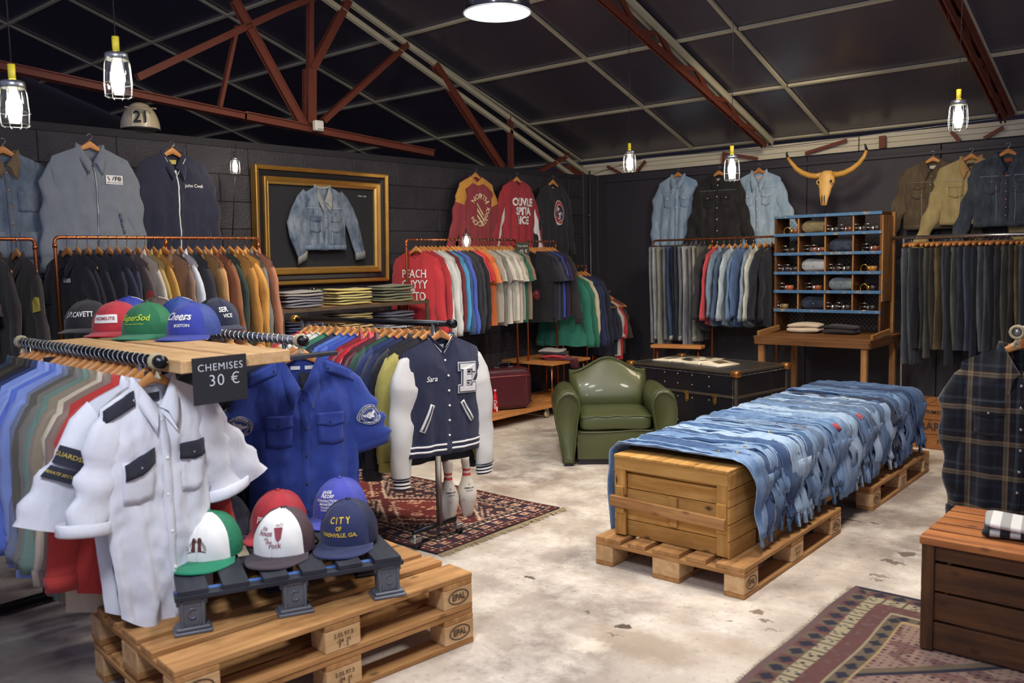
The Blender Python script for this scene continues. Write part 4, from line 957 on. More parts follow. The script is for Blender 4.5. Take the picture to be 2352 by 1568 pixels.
# denim shirts on the back wall
DP = [(.05, .15, -.285, -.40, .035, .018), (-.15, -.05, -.285, -.40, .035, .018)]
ld = denim('7f9db8', 'c3d2de', .6)
hero('pale blue denim shirt, leftmost of three above the copper denim rack', 'denim_shirt', 'shirt', ony(1557, 388, 8.42), 0, ld, pockets=DP, seed=31, L=.80, T=.04, hem=.03, vd=.07, spread=.05, sl=.64, extra=lambda g, t: yoke_seam(g, t, denim('8ea9c0', 'd0dbe4', .6), -.235), hl='wooden hanger holding the leftmost pale denim shirt')
hero('washed black denim shirt with pearl snaps between two pale blue ones', 'denim_shirt', 'shirt', ony(1651, 384, 8.34), radians(4), denim('202024', '45433f', .5), pockets=DP, seed=32, L=.82, T=.045, vd=.075, spread=.08, sl=.66, lm=plain('c9c4b4', .6), extra=lambda g, t: yoke_seam(g, t, denim('3a3834'), -.235), hl='wooden hanger holding the black denim shirt')
hero('light blue denim shirt with open collar nearest the pigeonhole cabinet', 'denim_shirt', 'shirt', ony(1743, 378, 8.42), 0, denim('86a3ba', 'c9d6df', .6), pockets=DP, seed=33, L=.80, T=.04, hem=.03, vd=.13, spread=.12, sl=.56, lm=plain('c9b0a4', .6), extra=lambda g, t: yoke_seam(g, t, denim('93acc2', 'd4dee6', .6), -.235), hl='wooden hanger holding the light blue denim shirt')
# trucker jackets at the right
def trucker(c, c2):
    def f(g, t):
        yoke_seam(g, t, denim(c2), -.255); waistband(g, t, denim(c, c2, .4))
        for x in (-.07, .07): g.patch(x-.003, x+.003, -.26, g.z0-g.L+.04, .004, nu=1, nv=14).build('seam', denim(c2), t)
    return f
JP = [(.045, .165, -.275, -.39, .035, .02), (-.165, -.045, -.275, -.39, .035, .02)]
hero('dark brown denim jacket, leftmost of three over the chrome rail', 'denim_jacket', 'jacket', ony(2143, 350, 8.42), 0, denim('4f4334', '7a6c55', .5), pockets=JP, bm=STEEL, seed=41, L=.60, T=.05, vd=.1, spread=.11, sl=.64, sw=.088, extra=trucker('4f4334', '7a6c55'), lm=plain('d8d2c0'), W=.27, Wh=.24, hl='wooden hanger holding the brown denim jacket')
hero('sand coloured denim jacket with a tan collar, middle of three', 'denim_jacket', 'jacket', ony(2231, 343, 8.36), 0, denim('9a8a5c', 'c4b584', .5), mcol=fabric('b08a55'), pockets=JP, bm=COPPER, seed=42, L=.56, T=.05, vd=.11, spread=.12, sl=.66, sw=.088, extra=trucker('9a8a5c', 'b5a678'), lm=plain('2a2a26'), W=.27, Wh=.24, hl='wooden hanger holding the sand coloured jacket')
hero('faded black denim jacket with a leather label, rightmost of three', 'denim_jacket', 'jacket', ony(2316, 331, 8.30), 0, denim('30363f', '66707a', .45), pockets=JP, bm=COPPER, seed=43, L=.60, T=.05, vd=.15, spread=.1, sl=.66, sw=.088, extra=trucker('30363f', '66707a'), lm=plain('9c4a2c'), W=.28, Wh=.25, hl='wooden hanger holding the faded black jacket')
# ---- framed jacket
fr = thing('framed_jacket_case', 'large gilt and black frame holding the old denim jacket', 'picture frame', (-5.83, 4.445, 1.825)); fr.rotation_euler = (0, radians(2), R90*0)
GILT = plain('b98d45', .32, .8, .35, 8, .25, 0, 30); GILT2 = plain('d0a960', .3, .75, .25, 6, .2, 0, 30)
def framering(hw_, hh, wd, x0, x1, m, nm):
    # mitred profile
    for q in range(4):
        mb = MB(); ax = [(-hw_, -hh), (hw_, -hh), (hw_, hh), (-hw_, hh)]; a, b = ax[q], ax[(q+1) % 4]
        rings = []
        for (py_, pz_) in (a, b):
            sy, sz = (1 if py_ > 0 else -1), (1 if pz_ > 0 else -1)
            rings.append([Vector((x, py_-sy*w_, pz_-sz*w_)) for w_, x in ((0, x0), (0, x1-.004), (wd*.25, x1), (wd*.6, x1-.006), (wd, x1-.012), (wd, x0))])
        mb.loft(rings, closed=True, caps=True); mb.build(nm, m, fr, smooth=False)
HW_, HH = .655, .455
framering(HW_, HH, .03, .0, .07, GILT, 'outer_moulding'); framering(HW_-.03, HH-.03, .05, .0, .045, plain('1b1a1e', .35), 'black_moulding'); framering(HW_-.08, HH-.08, .032, .0, .06, GILT, 'inner_moulding'); framering(HW_-.112, HH-.112, .022, .0, .045, GILT2, 'slip')
MB().box((.008, 0, 0), (.012, 1.06, .66)).build('backing', plain('1a1b20', .9), fr, smooth=False)
text('caption', 'TYPE II  1953', lambda a, b, h: Vector((.016+h, .40+a, .26+b)), THREADW, fr, .016, .004)
def fj(g, t):
    waistband(g, t, denim('4a5c76', '8c9aa8', .6), .04); yoke_seam(g, t, denim('8896a2'), -.20)
    for x in (-.06, -.045, .045, .06): g.patch(x-.002, x+.002, -.205, g.z0-g.L+.04, .004, nu=1, nv=14).build('pleat', denim('7f8ea0', 'aab4bc'), t)
PR = [(.15, -.125, 60, .082, .02), (.2, -.165, 52, .08, .024), (.245, -.235, 40, .072, .025), (.28, -.31, 28, .064, .024), (.31, -.39, 18, .06, .024), (.335, -.48, 14, .056, .022), (.355, -.56, 10, .05, .02)]
PL = [(.15, -.125, 60, .082, .02), (.2, -.17, 50, .08, .024), (.25, -.245, 38, .074, .025), (.28, -.33, 10, .07, .024), (.275, -.42, -12, .062, .024), (.25, -.50, -22, .055, .022), (.22, -.57, -30, .05, .02)]
_osc = G.sleeve_c
def _sc(s, sg):
    if getattr(s, 'paths', None): return s.paths[0 if sg > 0 else 1]
    return _osc(s, sg)
G.sleeve_c = _sc
hero('faded blue denim jacket with frayed cuffs mounted inside the gilt frame', 'denim_jacket', 'jacket', (-5.775, 4.42, 2.17), R90, denim('37475f', '8f9ba6', .75), mcol=denim('6a7480', 'a9a594', .7), mcuff=denim('6f7780', 'b4ad98', .8), pockets=[(.05, .145, -.27, -.385, .03, .012), (-.145, -.05, -.27, -.385, .03, .012)], bm=STEEL, buttons=4, seed=51, L=.50, T=.028, z0=-.03, nw=.07, sh=.2, W=.215, Wh=.215, vd=.13, paths=(PR, PL), extra=fj, hang=False, amp=.008)
# ---- white guard shirt, its neighbour, and the blue uniform shirt at the ends of the rails
DK = fabric('20222e', .9, .1)
def guard(g, t):
    for (x0, x1, z, q) in ((.05, .17, -.30, 0), (-.16, -.05, -.315, -.18)):
        def fn(u, v, h, x0=x0, x1=x1, z=z, q=q):
            x = x0+(x1-x0)*u; zz = z+.0 - .055*v - (.010*(1-abs(2*u-1)) if v > .5 else 0)*v + (x-(x0+x1)/2)*-q*2.2; return g.at(x, zz, .008+h)
        MB().slab(fn, 8, 3, .004).build('pocket_flap', DK, t); g.button((x0+x1)/2, z-.04, .004, .014).build('snap', CHROME, t)
    f = sleeve_dec(g, -1, -.02, .35, .006)
    mb = MB(); mb.slab(lambda u, v, h: g.P(-.46-.52*v, .012+.062*u, True, .007+h), 5, 8, .004); mb.build('epaulette', DK, t)
    g.button(-.1, -.125, .005, .012).build('snap', CHROME, t)
    f = g.dec(0, 0)
def roll(g, t, m, sgs=(1, -1)):
    for sg in sgs:
        c = g.sleeve_c(sg)[-1]; rs = []
        for k in range(9): a = k/8*2*pi; rs.append(g.ring(sg, (c[0], c[1]+.02+.022*cos(a), c[2], c[3]+.004*sin(3*a), c[4]), 16, .009*sin(a)+.010))
        MB().loft(rs if sg > 0 else [r[::-1] for r in rs]).build('rolled_cuff', m, t)
WSH = fabric('b9bfd2', .75, .05, 4, 500, .12)
BWH = fabric('d6d8de', .75, .05, 4, 500, .12)
hero('white uniform shirt with navy pocket flaps, nearest on the work shirt rail', 'uniform_shirt', 'shirt', (-2.955, 1.494, 1.205), radians(98), BWH, placket=True, buttons=5, cuffs=False, L=.80, T=.05, sl=.38, cw=.075, sw=.08, spread=.10, sh=.205, W=.225, Wh=.19, hem=.06, vd=.10, seed=61, amp=.018, crease=2.6, st=.038, pockets=[(.055, .165, -.33, -.47, 0, .012), (-.165, -.055, -.33, -.47, 0, .012)], lm=DK, nu=44, nv=46,
     extra=lambda g, t: (guard(g, t), roll(g, t, BWH)), hl='wooden hanger holding the nearest white uniform shirt')
def gpatch(g, t):
    f = sleeve_dec(g, -1, .13, .45, .009); yel = plain('b9a24c', .6)
    MB().slab(lambda u, v, h: f(-.062+.124*u, -.032+.064*v, h), 10, 5, .003).build('shoulder_patch', DK, t, smooth=False); text('patch_text', 'GUARDSMAN', lambda a, b, h: f(a, b, h+.004), yel, t, .021, .01, sub=.01)
    f2 = lambda a, b, h: f(a, b-.062, h); MB().slab(lambda u, v, h: f2(-.058+.116*u, -.022+.044*v, h), 10, 4, .003).build('shoulder_patch', DK, t, smooth=False); text('patch_text', 'PRIVATE SECURITY', lambda a, b, h: f2(a, b, h+.004), yel, t, .0135, .008, sub=.01)
    f3 = sleeve_dec(g, -1, .12, -.62, .006); MB().slab(lambda u, v, h: f3(-.02+.04*u, -.03+.06*v, h), 4, 5, .003).build('flag_patch', fabric('c8743c'), t, smooth=False)
    for k in range(5): MB().prism([(-.017, -.026+.011*k), (.017, -.026+.011*k), (.017, -.021+.011*k), (-.017, -.021+.011*k)], lambda a, b, h: f3(a, b, h+.004), .001).build('flag_stripe', THREADW, t, smooth=False)
hero('white guard shirt with black shoulder patches, second on the work shirt rail', 'uniform_shirt', 'shirt', (-3.02, 1.497, 1.205), radians(90), BWH, placket=False, buttons=0, cuffs=False, L=.80, T=.03, sl=.36, cw=.10, sw=.1, spread=.22, sh=.22, W=.23, Wh=.2, hem=.03, vd=.08, seed=62, amp=.012, crease=1.4, st=.045, extra=gpatch, hl='wooden hanger holding the second white uniform shirt')
BLU = fabric('203884', .85, .12, 5, 480, .2)
def tsa(g, t):
    for sg in (1, -1):
        MB().slab(lambda u, v, h: g.P(sg*(.47+.5*v), .008+.065*u, True, .006+h), 4, 8, .004).build('epaulette', BLU, t); g.button(sg*.115, -.125, .005, .012).build('button', DK, t)
        f = sleeve_dec(g, sg, .17, .12 if sg < 0 else .35, .010); O = [(.046*cos(a), .046*sin(a)) for a in (2*pi*k/20 for k in range(20))]
        for sc, c, h in ((1, 'c3c9d8', 0), (.93, '232c58', .002), (.66, 'c3c9d8', .003), (.60, '4a5688', .004)): MB().prism([(x*sc, y*sc) for x, y in O], (lambda hh: lambda a, b, q: f(a, b, q+hh))(h), .001).build('round_patch', fabric(c), t, smooth=False)
        text('patch_text', 'TRANSPORTATION SECURITY', lambda a, b, h: f(a, b+.0365, h+.005), THREADW, t, .0095, .006, arc=(.0365, 1)); text('patch_text', 'ADMINISTRATION', lambda a, b, h: f(a, b-.0365, h+.005), THREADW, t, .0095, .006, arc=(.0365, -1))
        wg = [(0, .014), (.01, .008), (.024, .014), (.022, .002), (.012, -.004), (.008, -.018), (0, -.012), (-.008, -.018), (-.012, -.004), (-.022, .002), (-.024, .014), (-.01, .008)]; MB().prism(wg[::-1], lambda a, b, q: f(a, b, q+.006), .001).build('patch_emblem', THREADW, t, smooth=False)
    for x in (-.02, .04): 
        f = lambda a, b, h: g.at(x+a, g.z0-g.bd-.03+b, -.004-h, False); MB().prism([(-.02, -.008), (-.02, .008), (.02, .008), (.02, -.008)], f, .002).build('neck_label', THREADW, t, smooth=False)
hero('royal blue uniform shirt with epaulettes and round sleeve patches', 'uniform_shirt', 'shirt', (-3.185, 2.278, 1.2), radians(60), BLU, buttons=5, bm=DK, cuffs=True, L=.80, T=.055, sl=.31, cw=.09, sw=.095, spread=.14, sh=.215, W=.24, Wh=.235, vd=.15, nw=.085, seed=64, amp=.018, crease=2.4, st=.034, nu=44, nv=44, pockets=[(.055, .165, -.325, -.45, .04, .01), (-.165, -.055, -.325, -.45, .04, .01)], extra=tsa, hl='wooden hanger holding the royal blue uniform shirt')
def privg(g, t):
    f = sleeve_dec(g, -1, .16, .35, .006); MB().prism([(-.05, -.07), (.05, -.07), (.05, .04), (.03, .06), (-.03, .06), (-.05, .04)], f, .002).build('shoulder_patch', fabric('a9b4c6'), t, smooth=False)
    for s_, y, z in (('PRIVATE', .04, .022), ('G', .01, .04), ('SECURITY', -.045, .02)): text('patch_text', s_, lambda a, b, h: f(a, b+y, h+.003), INK, t, z, .012)
garment('polo', (-3.24, 2.281, 1.2), radians(66), fabric('1a1c28'), 'dark shirt with a pale shoulder patch just behind the blue uniform shirt', 'uniform_shirt', 'shirt', seed=2, extra=privg, L=.76, sl=.28, spread=.22); hanger((-3.24, 2.281, 1.2), radians(66), 'wooden hanger just behind the blue uniform shirt')
# ---- varsity jacket with the E
NAVY = fabric('161c36', .9, .12); SLV = plain('c3c2be', .5, 0, .07, 4, .3, 0, 24)
def bigE(g, t):
    E_ = [(-.055, .075), (.055, .075), (.055, .03), (.03, .03), (.03, .045), (-.01, .045), (-.01, .015), (.025, .015), (.025, -.015), (-.01, -.015), (-.01, -.045), (.03, -.045), (.03, -.03), (.055, -.03), (.055, -.075), (-.055, -.075), (-.055, -.045), (-.035, -.045), (-.035, .045), (-.055, .045)]
    f = g.dec(.125, -.295, radians(-3))
    def off(P, d):
        n = len(P); out = []
        for i in range(n):
            a, b, c = Vector(P[i-1]), Vector(P[i]), Vector(P[(i+1) % n]); u, v = (b-a).normalized(), (c-b).normalized(); out.append((b.x-d*(u.y+v.y), b.y+d*(u.x+v.x)))
        return out
    for d, c, h in ((.009, 'b9b9b6', .0), (.003, '1a2040', .003), (-.001, 'c9c9c6', .006)):
        P = off(E_, d); vs = [Vector((x, y, 0)) for x, y in P]
        from mathutils.geometry import tessellate_polygon
        tr = tessellate_polygon([vs]); mb = MB(); n = len(P); b = mb._a([f(x, y, h+.004) for x, y in P]+[f(x, y, h) for x, y in P]); mb.f = [tuple(b+i for i in q) for q in tr]
        for i in range(n): k = (i+1) % n; mb.f.append((b+i, b+n+i, b+n+k, b+k))
        mb.build('letter_patch', fabric(c, .95, .08, 7, 200, .5), t, smooth=False)
    text('embroidery', 'Sara', g.dec(-.10, -.285), THREADW, t, .04, .008, shear=.3)
    for sg, q in ((1, 1), (-1, 1)):
        def fn(u, v, h, o=0): 
            x = sg*(.085+.06*(1-v) if sg > 0 else .16-.05*(1-v)); x = sg*(.13+.05*(v-.5)*(1 if sg < 0 else 1))
            return None
        a, b = ((.085, -.42), (.15, -.53)) if sg > 0 else ((-.10, -.42), (-.165, -.56)); d = Vector((b[0]-a[0], b[1]-a[1])).normalized(); nrm = Vector((-d.y, d.x))
        MB().slab(lambda u, v, h: g.at(a[0]+(b[0]-a[0])*v+nrm.x*(.014*(u-.5)*2), a[1]+(b[1]-a[1])*v+nrm.y*(.014*(u-.5)*2), .004+h), 2, 8, .005).build('pocket_welt', SLV, t); MB().slab(lambda u, v, h: g.at(a[0]+(b[0]-a[0])*(.04+.92*v)+nrm.x*(.004*(u-.5)*2), a[1]+(b[1]-a[1])*(.04+.92*v)+nrm.y*(.004*(u-.5)*2), .010+h), 1, 8, .001).build('pocket_slit', NAVY, t)
    zb = g.z0-g.L
    waistband(g, t, NAVY, .07)
    for fr in (True, False):
        for z in (.05, .022): 
            for x0, x1 in ((-g.Wh*.97, -.02), (.02, g.Wh*.97)): g.patch(x0, x1, zb+z+.01, zb+z, .008, nu=12, nv=1, front=fr).build('hem_stripe', THREADW, t)
    for dz in (.013, -.002): g.rib(.003, 1.4, 20, dz).build('collar_stripe', THREADW, t)
    for sg in (1, -1):
        c = g.sleeve_c(sg)[-1]
        for dz in (.016, .034): 
            rs = [g.ring(sg, (c[0], c[1]-dz+o, c[2], c[3]*.8, c[4]*.8), 16, .008) for o in (.005, -.005)]; MB().loft(rs if sg > 0 else [r[::-1] for r in rs]).build('cuff_stripe', THREADW, t)
hero('navy varsity jacket with grey leather sleeves and a big letter patch', 'varsity_jacket', 'jacket', (-3.325, 3.28, 1.2), radians(78), NAVY, m2=SLV, mcuff=NAVY, collar='rib', cuffs='rib', placket=False, buttons=6, L=.62, T=.055, vd=.085, sl=.64, sw=.095, cw=.055, st=.04, spread=.03, sh=.215, W=.255, Wh=.235, seed=71, amp=.012, crease=.7, lm=THREADW, extra=bigE, hl='wooden hanger holding the varsity jacket with the letter patch')
# ---- plaid flannel shirt at the right
def plaid(name, base, bands, sc=9.):
    t = NT(name); v = t.coord((sc, sc, sc)); s_ = t.add('ShaderNodeSeparateXYZ', i_0=v)
    def bd(o, stops): return t.ramp(t.math('FRACT', t.math('ADD', o, 20.)), stops, 'CONSTANT')
    a = bd(s_.outputs[0], bands); b = bd(s_.outputs[2], bands); c = t.mix(.5, a, b)
    c = t.mix(t.noise(t.coord(), 6, 4), c, t.mix(.0, c, base), 'MIX')
    t.bump(t.noise(t.coord(), 300, 2), .3, .001); return t.set(Base_Color=c, Roughness=.95, Sheen_Weight=.2, Specular_IOR_Level=.2)
PLD = plaid('plaid_flannel', '1a1c24', [(0., '121319'), (.36, '1b242e'), (.46, '121319'), (.62, '6f5c48'), (.66, '55523f'), (.72, '80644a'), (.76, '16171d'), (.92, '30353b')], 7.)
ps = ony(2350, 758, 4.12)
hero('dark flannel shirt with tan and grey checks hanging at the right edge', 'flannel_shirt', 'shirt', ps, radians(8), PLD, pockets=[(-.17, -.06, -.30, -.43, .05, .012), (.06, .17, -.30, -.43, .05, .012)], bm=CHROME, L=.70, T=.07, seed=81, vd=.12, spread=.0, sl=.62, sw=.075, st=.04, sh=.22, W=.23, Wh=.25, amp=.02, crease=2., hl='wooden hanger holding the checked flannel shirt')
rs_ = thing('rail_stand', 'steel rail at the right edge carrying the flannel shirt', 'clothes rack', (ps.x, ps.y, 0))
MB().tube([(0, -.12, ps.z), (0, .9, ps.z)], .016, 10).build('rail', STEEL, rs_); MB().tube([(0, .8, 0), (0, .8, ps.z)], .014, 8).build('post', STEEL, rs_); MB().box((0, .8, .015), (.5, .05, .03), ch=.004).build('foot', BLKMETAL, rs_, smooth=False)
tag(link('rope_lashing', rm, ROPE, None, (ps.x, ps.y-.1, ps.z), (0, 0, -R90)), 'pale rope wound on the rail end at the right edge', 'rope')
# ================================================================ pallets
def oval(par, fn, m=WOODINK, s='EPAL'):
    o = [( .052*cos(a), .03*sin(a)) for a in (2*pi*k/28 for k in range(28))]; mb = MB(); n = 28
    b = mb._a([fn(x, y, .001) for x, y in o]+[fn(x*.9, y*.86, .001) for x, y in o]); mb.f = [(b+i, b+(i+1) % n, b+n+(i+1) % n, b+n+i) for i in range(n)]
    mb.build('stamp', m, par, smooth=False); text('stamp_text', s, fn, m, par, .036, .02, wide=.85)
def pallet(label, loc, rz, stamp=True, group=None):
    t = thing('pallet', label, 'pallet', loc, rz, group); r = random.Random(int(loc[0]*100)+int(loc[2]*1000))
    ys = (.0725, .24, .4, .56, .7275); ws = (.145, .1, .145, .1, .145)
    for y, w_ in zip(ys, ws): board('deck_board', t, (.6, y, .133), (1.2+r.uniform(-.006, .004), w_, .022), PALLET, (0, 0, r.uniform(-.004, .004)), .003)
    for x in (.0725, .6, 1.1275): board('cross_board', t, (x, .4, .111), (.145, .8, .022), PALLET, ch=.003)
    for x in (.0725, .6, 1.1275):
        for y, w_ in ((.05, .1), (.4, .145), (.75, .1)): board('block', t, (x, y, .061), (.145, w_, .078), [FRESH[0], FRESH[1], FRESH[2]], ch=.003)
    for y, w_ in ((.05, .1), (.4, .145), (.75, .1)): board('bottom_board', t, (.6, y, .011), (1.2, w_, .022), PALLET, ch=.003)
    if stamp:
        oval(t, lambda x, y, h: (1.1275+x, -.001-h, .063+y)); oval(t, lambda x, y, h: (.0725+x, -.001-h, .063+y), s='EUR' if loc[2] > .1 else 'EPAL')
        for dy, s_ in ((.014, '2.05.97.3'), (-.008, '-04  H'), (-.024, 'F - 2')): text('stamp_text', s_, lambda x, y, h: (.6+x, -.001-h, .063+y+dy), WOODINK, t, .022, .01)
    return t
a83 = radians(90)-(.86-.739)
C = Vector((-2.36, 2.467)); e1 = Vector((cos(a83), sin(a83)))
near = C-e1*1.2
# local -y side (long side with stamps) faces the camera side: +x of the room
pallet('lower of the two stacked pallets in the left foreground', (near.x, near.y, 0), a83)
pallet('upper of the two stacked pallets, under the small black pallet', (near.x+.006, near.y-.002, .1445), a83+.006)
b83 = radians(90)-(.86-.8693)
pallet('pallet under the near crate of the jeans bench', (-1.695, 3.515, 0), radians(90)+.009)
pallet('pallet under the far half of the jeans bench', (-1.705, 5.225, 0), radians(90)+.012)
# ---- small black display pallet
dp = thing('display_pallet', 'small black painted pallet with moulded feet holding six caps', 'pallet', (-2.725, 1.405, .289), radians(65.3)); TR = plain('5d6168', .35, .1, .2, 10)
for i, x in enumerate((.06, .2, .335, .47, .6, .74)): board('deck_board', dp, (x, .3, .147), (.088 if i not in (0, 5) else .1, .6, .018), BLACKW, (0, 0, 0), .002)
for y in (.035, .30, .565): board('cross_board', dp, (.4, y, .129), (.8, .07, .018), BLACKW, ch=.002)
for y in (.035, .565): board('blue_batten', dp, (.4, y+(.02 if y < .3 else -.02), .1365), (.796, .028, .004), plain('3c5f9c', .6), ch=0)
fm = MB()
fm.box((0, 0, .006), (.125, .085, .012), ch=.003).box((0, 0, .018), (.11, .07, .012), ch=.003).loft([[Vector((x*s_, y*s_*.8, z)) for x, y in ((-.04, -.03), (.04, -.03), (.04, .03), (-.04, .03))] for z, s_ in ((.022, 1.), (.118, 1.08))], caps=True)
for k in (-1, 1): fm.box((k*.034, -.027, .07), (.006, .008, .09)); fm.box((k*.046, 0, .105), (.008, .03, .02))
for k in range(5): fm.box((-.024+.012*k, -.0255, .1), (.005, .006, .012)); fm.box((-.024+.012*k, -.0265, .036), (.005, .006, .01))
cr_ = []
for k in range(14): a = radians(50+k*20); cr_.append((.015*cos(a), -.0265, .07+.017*sin(a)))
fm.tube(cr_, .004, 6); ftm = fm.mesh('foot', False)
for x in (.055, .40, .745):
    for y in (.04, .3, .56): link('foot', ftm, TR if y < .1 else BLACKW[2], dp, (x, y, .0))
# ================================================================ caps
def cap(label, loc, rz, m, mb_=None, mbrim=None, deco=None, a=.088, b=.102, h=.125, blen=.072, group='caps', tilt=0.):
    t = thing('baseball_cap', label, 'cap', loc, rz, group); 
    t.scale = (1.26, 1.26, 1.26)
    def P(th, v, off=0.):
        r = (1-min(1, v)**2.5)**.52; f = max(0, cos(th)); rr = 1.+off/.09
        sq = .04*f*sin(pi*min(1, v))
        z = .012+h*v*(1+.05*f*(1-v))+off*v; x = a*sin(th)*r*rr; y = -b*cos(th)*(r+sq)*rr
        return Vector((x+.0012*sin(th*9+v*7), y, z+.0015*sin(th*6)*v))
    cut = radians(62)
    MB().grid(lambda u, v: P(-cut+2*cut*u, v*.995), 20, 14).build('crown_front', m, t); MB().grid(lambda u, v: P(cut+(2*pi-2*cut)*u, v*.995), 28, 14).build('crown_back', mb_ or m, t)
    MB().tube([P(0, v/12, .0006) for k in (0,) for v in range(13)], .0011, 4).build('seam', m, t)
    MB().lathe([(.0, .006), (.006, .004), (.007, 0)], (0, 0, .012+h*.995), 10).build('button', mb_ or m, t)
    def br(u, v, hh):
        th = (-1+2*u)*radians(72); k = cos(th*1.05); x = a*1.01*sin(th)*(1+.1*v); y = -b*cos(th)*.99-blen*v*max(.0, k)**.6
        z = .014+hh-.010*v-.017*(2*u-1)**2*(.35+.65*v); return Vector((x, y, max(.0004+hh, z)))
    MB().slab(lambda u, v, hh: br(1-u, v, hh), 20, 7, .0035).build('brim', mbrim or m, t)
    if deco: deco(t, lambda x, y, hh: P(x/a, max(0, (y)/h), .002+hh))
    return t
fb = lambda c: fabric(c, .88, .08, 8, 380, .2)
def meshm(c):
    t = NT('cap_mesh'); v = t.coord((1, 1, 1)); vo = t.add('ShaderNodeTexVoronoi', i_Vector=v, i_Scale=330.); cc = srgb(c)
    t.bump(vo.outputs[0], .8, .001); return t.set(Base_Color=t.mix(t.ramp(vo.outputs[0], [(.2, 0.), (.5, 1.)]), tuple(x*.5 for x in cc), cc), Roughness=.7)
def T_(t, fn, s, x, y, sz, m, **k): text('lettering', s, lambda a, b, h: fn(a+x, b+y, h), m, t, sz, sub=.02, **k)
WH = fabric('e8e8e2', .8, .04); YEL = plain('d8b32a', .6)
def d1(t, f):
    dk = fabric('5a2a26')
    T_(t, f, 'ST JAMES PARISH', 0, .062, .011, WOODINK, bold=.01, arc=(.026, 1))
    for sx in (-1, 1): MB().prism([(-.006, -.018), (.006, -.018), (.005, .002), (.008, .010), (.003, .018), (-.004, .018), (-.007, .008), (-.004, .0)], lambda a, b, h: f(a+sx*.010, b+.052, h), .001).build('print', dk, t, smooth=False)
    MB().prism([(-.03, 0), (.03, .002), (.022, .006), (-.02, .004)], lambda a, b, h: f(a, b+.028, h), .001).build('print', WOODINK, t, smooth=False)
def d6(t, f): T_(t, f, 'C I T Y', 0, .078, .024, YEL, bold=.02); T_(t, f, 'OF', 0, .057, .016, YEL, bold=.02); T_(t, f, 'NASHVILLE, GA.', 0, .039, .0155, YEL, bold=.02)
def d4(t, f):
    r = fabric('8a3a44')
    for s_, x, y, z in (('the', -.03, .082, .016), ('house', -.022, .07, .02), ('on', -.018, .057, .013), ('the', -.008, .048, .015), ('rock', .01, .038, .02)): T_(t, f, s_, x, y, z, r, bold=.008, shear=.15)
    MB().prism([(-.014, .016), (.014, .016), (.009, -.012), (0, -.02), (-.006, -.012)][::-1], lambda a, b, h: f(a+.02, b+.068, h), .001).build('print', r, t, smooth=False); T_(t, f, 'nmTh', .024, .09, .011, r)
def d3(t, f): T_(t, f, 'PNA', -.005, .05, .026, WH, bold=.02)
def d5(t, f):
    T_(t, f, 'Ki', -.022, .083, .026, WH, bold=.04); T_(t, f, 'KAI', .002, .09, .013, WH, bold=.03); T_(t, f, 'CORP', .006, .078, .013, WH, bold=.03); T_(t, f, 'CONSTRUCTION', -.004, .065, .0105, WH, bold=.02); T_(t, f, 'MANAGERS', -.002, .055, .0105, WH, bold=.02); T_(t, f, 'Cleveland', -.006, .046, .009, WH, bold=.02); T_(t, f, '216/241', -.006, .037, .009, WH, bold=.02)
def d2(t, f):
    s5 = [((.010 if k % 2 == 0 else .004)*sin(k*pi/5), (.010 if k % 2 == 0 else .004)*cos(k*pi/5)) for k in range(10)][::-1]; MB().prism(s5, lambda a, b, h: f(a, b+.055, h), .002).build('star', YEL, t, smooth=False)
Z = .289+.157
def cz(px, py, z): p = onz(px, py, z); return (p.x, p.y, z)
LC = 'caps on the small black pallet'
def cam_yaw(x, y): return math.atan2(-x, y) if False else math.atan2(0-x, -(0-y))  # angle so that -y local looks at the camera
# front direction (sin r, -cos r) = towards camera
def facing(x, y, extra=0.): d = Vector((-x, -y)).normalized(); return math.atan2(d.x, -d.y)+radians(extra)
for px, py, ex_, m, mk, mbr, dc, lb in ((487, 1262, -24, WH, meshm('1d7a56'), fb('12805a'), d1, 'white cap with green mesh back and green brim, front left on the black pallet'),
    (513, 1216, -20, fb('1b2136'), fb('191d2c'), None, d2, 'dark navy cap with a gold star behind the white and green cap'),
    (642, 1205, -24, fb('ac2a32'), meshm('a82c34'), None, d3, 'red cap lettered PNA behind the white and brown cap'),
    (655, 1252, -22, WH, meshm('4c383c'), fb('3c3036'), d4, 'white cap with brown mesh back lettered the house on the rock'),
    (783, 1172, -26, fb('4248a6'), meshm('4a50ae'), None, d5, 'violet blue cap lettered KAI CORP behind the navy cap'),
    (803, 1230, -18, fb('1d2750'), meshm('1b2342'), fb('222c52'), d6, 'navy cap with yellow CITY OF NASHVILLE lettering')):
    p = cz(px, py+14, Z); 
    cap(lb, p, facing(p[0], p[1], ex_), m, mk, mbr, dc, group=LC)
# ---- planks on the front fitting, with caps
for y, lb in ((1.652, 'pine plank at the front of the cap shelf'), (1.885, 'pine plank at the back of the cap shelf beside the blue shirt rail')):
    o = board('shelf_plank', None, (-3.49, y+.005, 1.187), (1.38, .205, .046), FRESH, (0, 0, radians(-3)), .003); tag(o, lb, 'plank')
for x in (-3.85, -3.0): o = board('shelf_bearer', None, (x, 1.90, 1.154), (.04, .82, .018), BLACKW, (0, 0, radians(-3)), .002); tag(o, 'thin black bearer under the cap shelf planks, %s' % ('far one' if x < -3.5 else 'near one'), 'bearer')
sg = thing('price_sign', 'black chalk sign reading CHEMISES 30 euros on the plank end', 'sign', (-2.795, 1.60, 1.208), radians(-3))
MB().box((.004, .055, -.075), (.006, .205, .165), ch=.001).build('slate', plain('1a1b20', .75), sg, smooth=False)
CH = plain('cfd2d6', .9)
text('chalk_text', 'CHEMISES', lambda x, y, h: (.008+h, .055+x, -.03+y), CH, sg, .036, -.008, space=1.12); text('chalk_text', '30 €', lambda x, y, h: (.008+h, .068+x, -.078+y), CH, sg, .058, -.012, space=1.1)
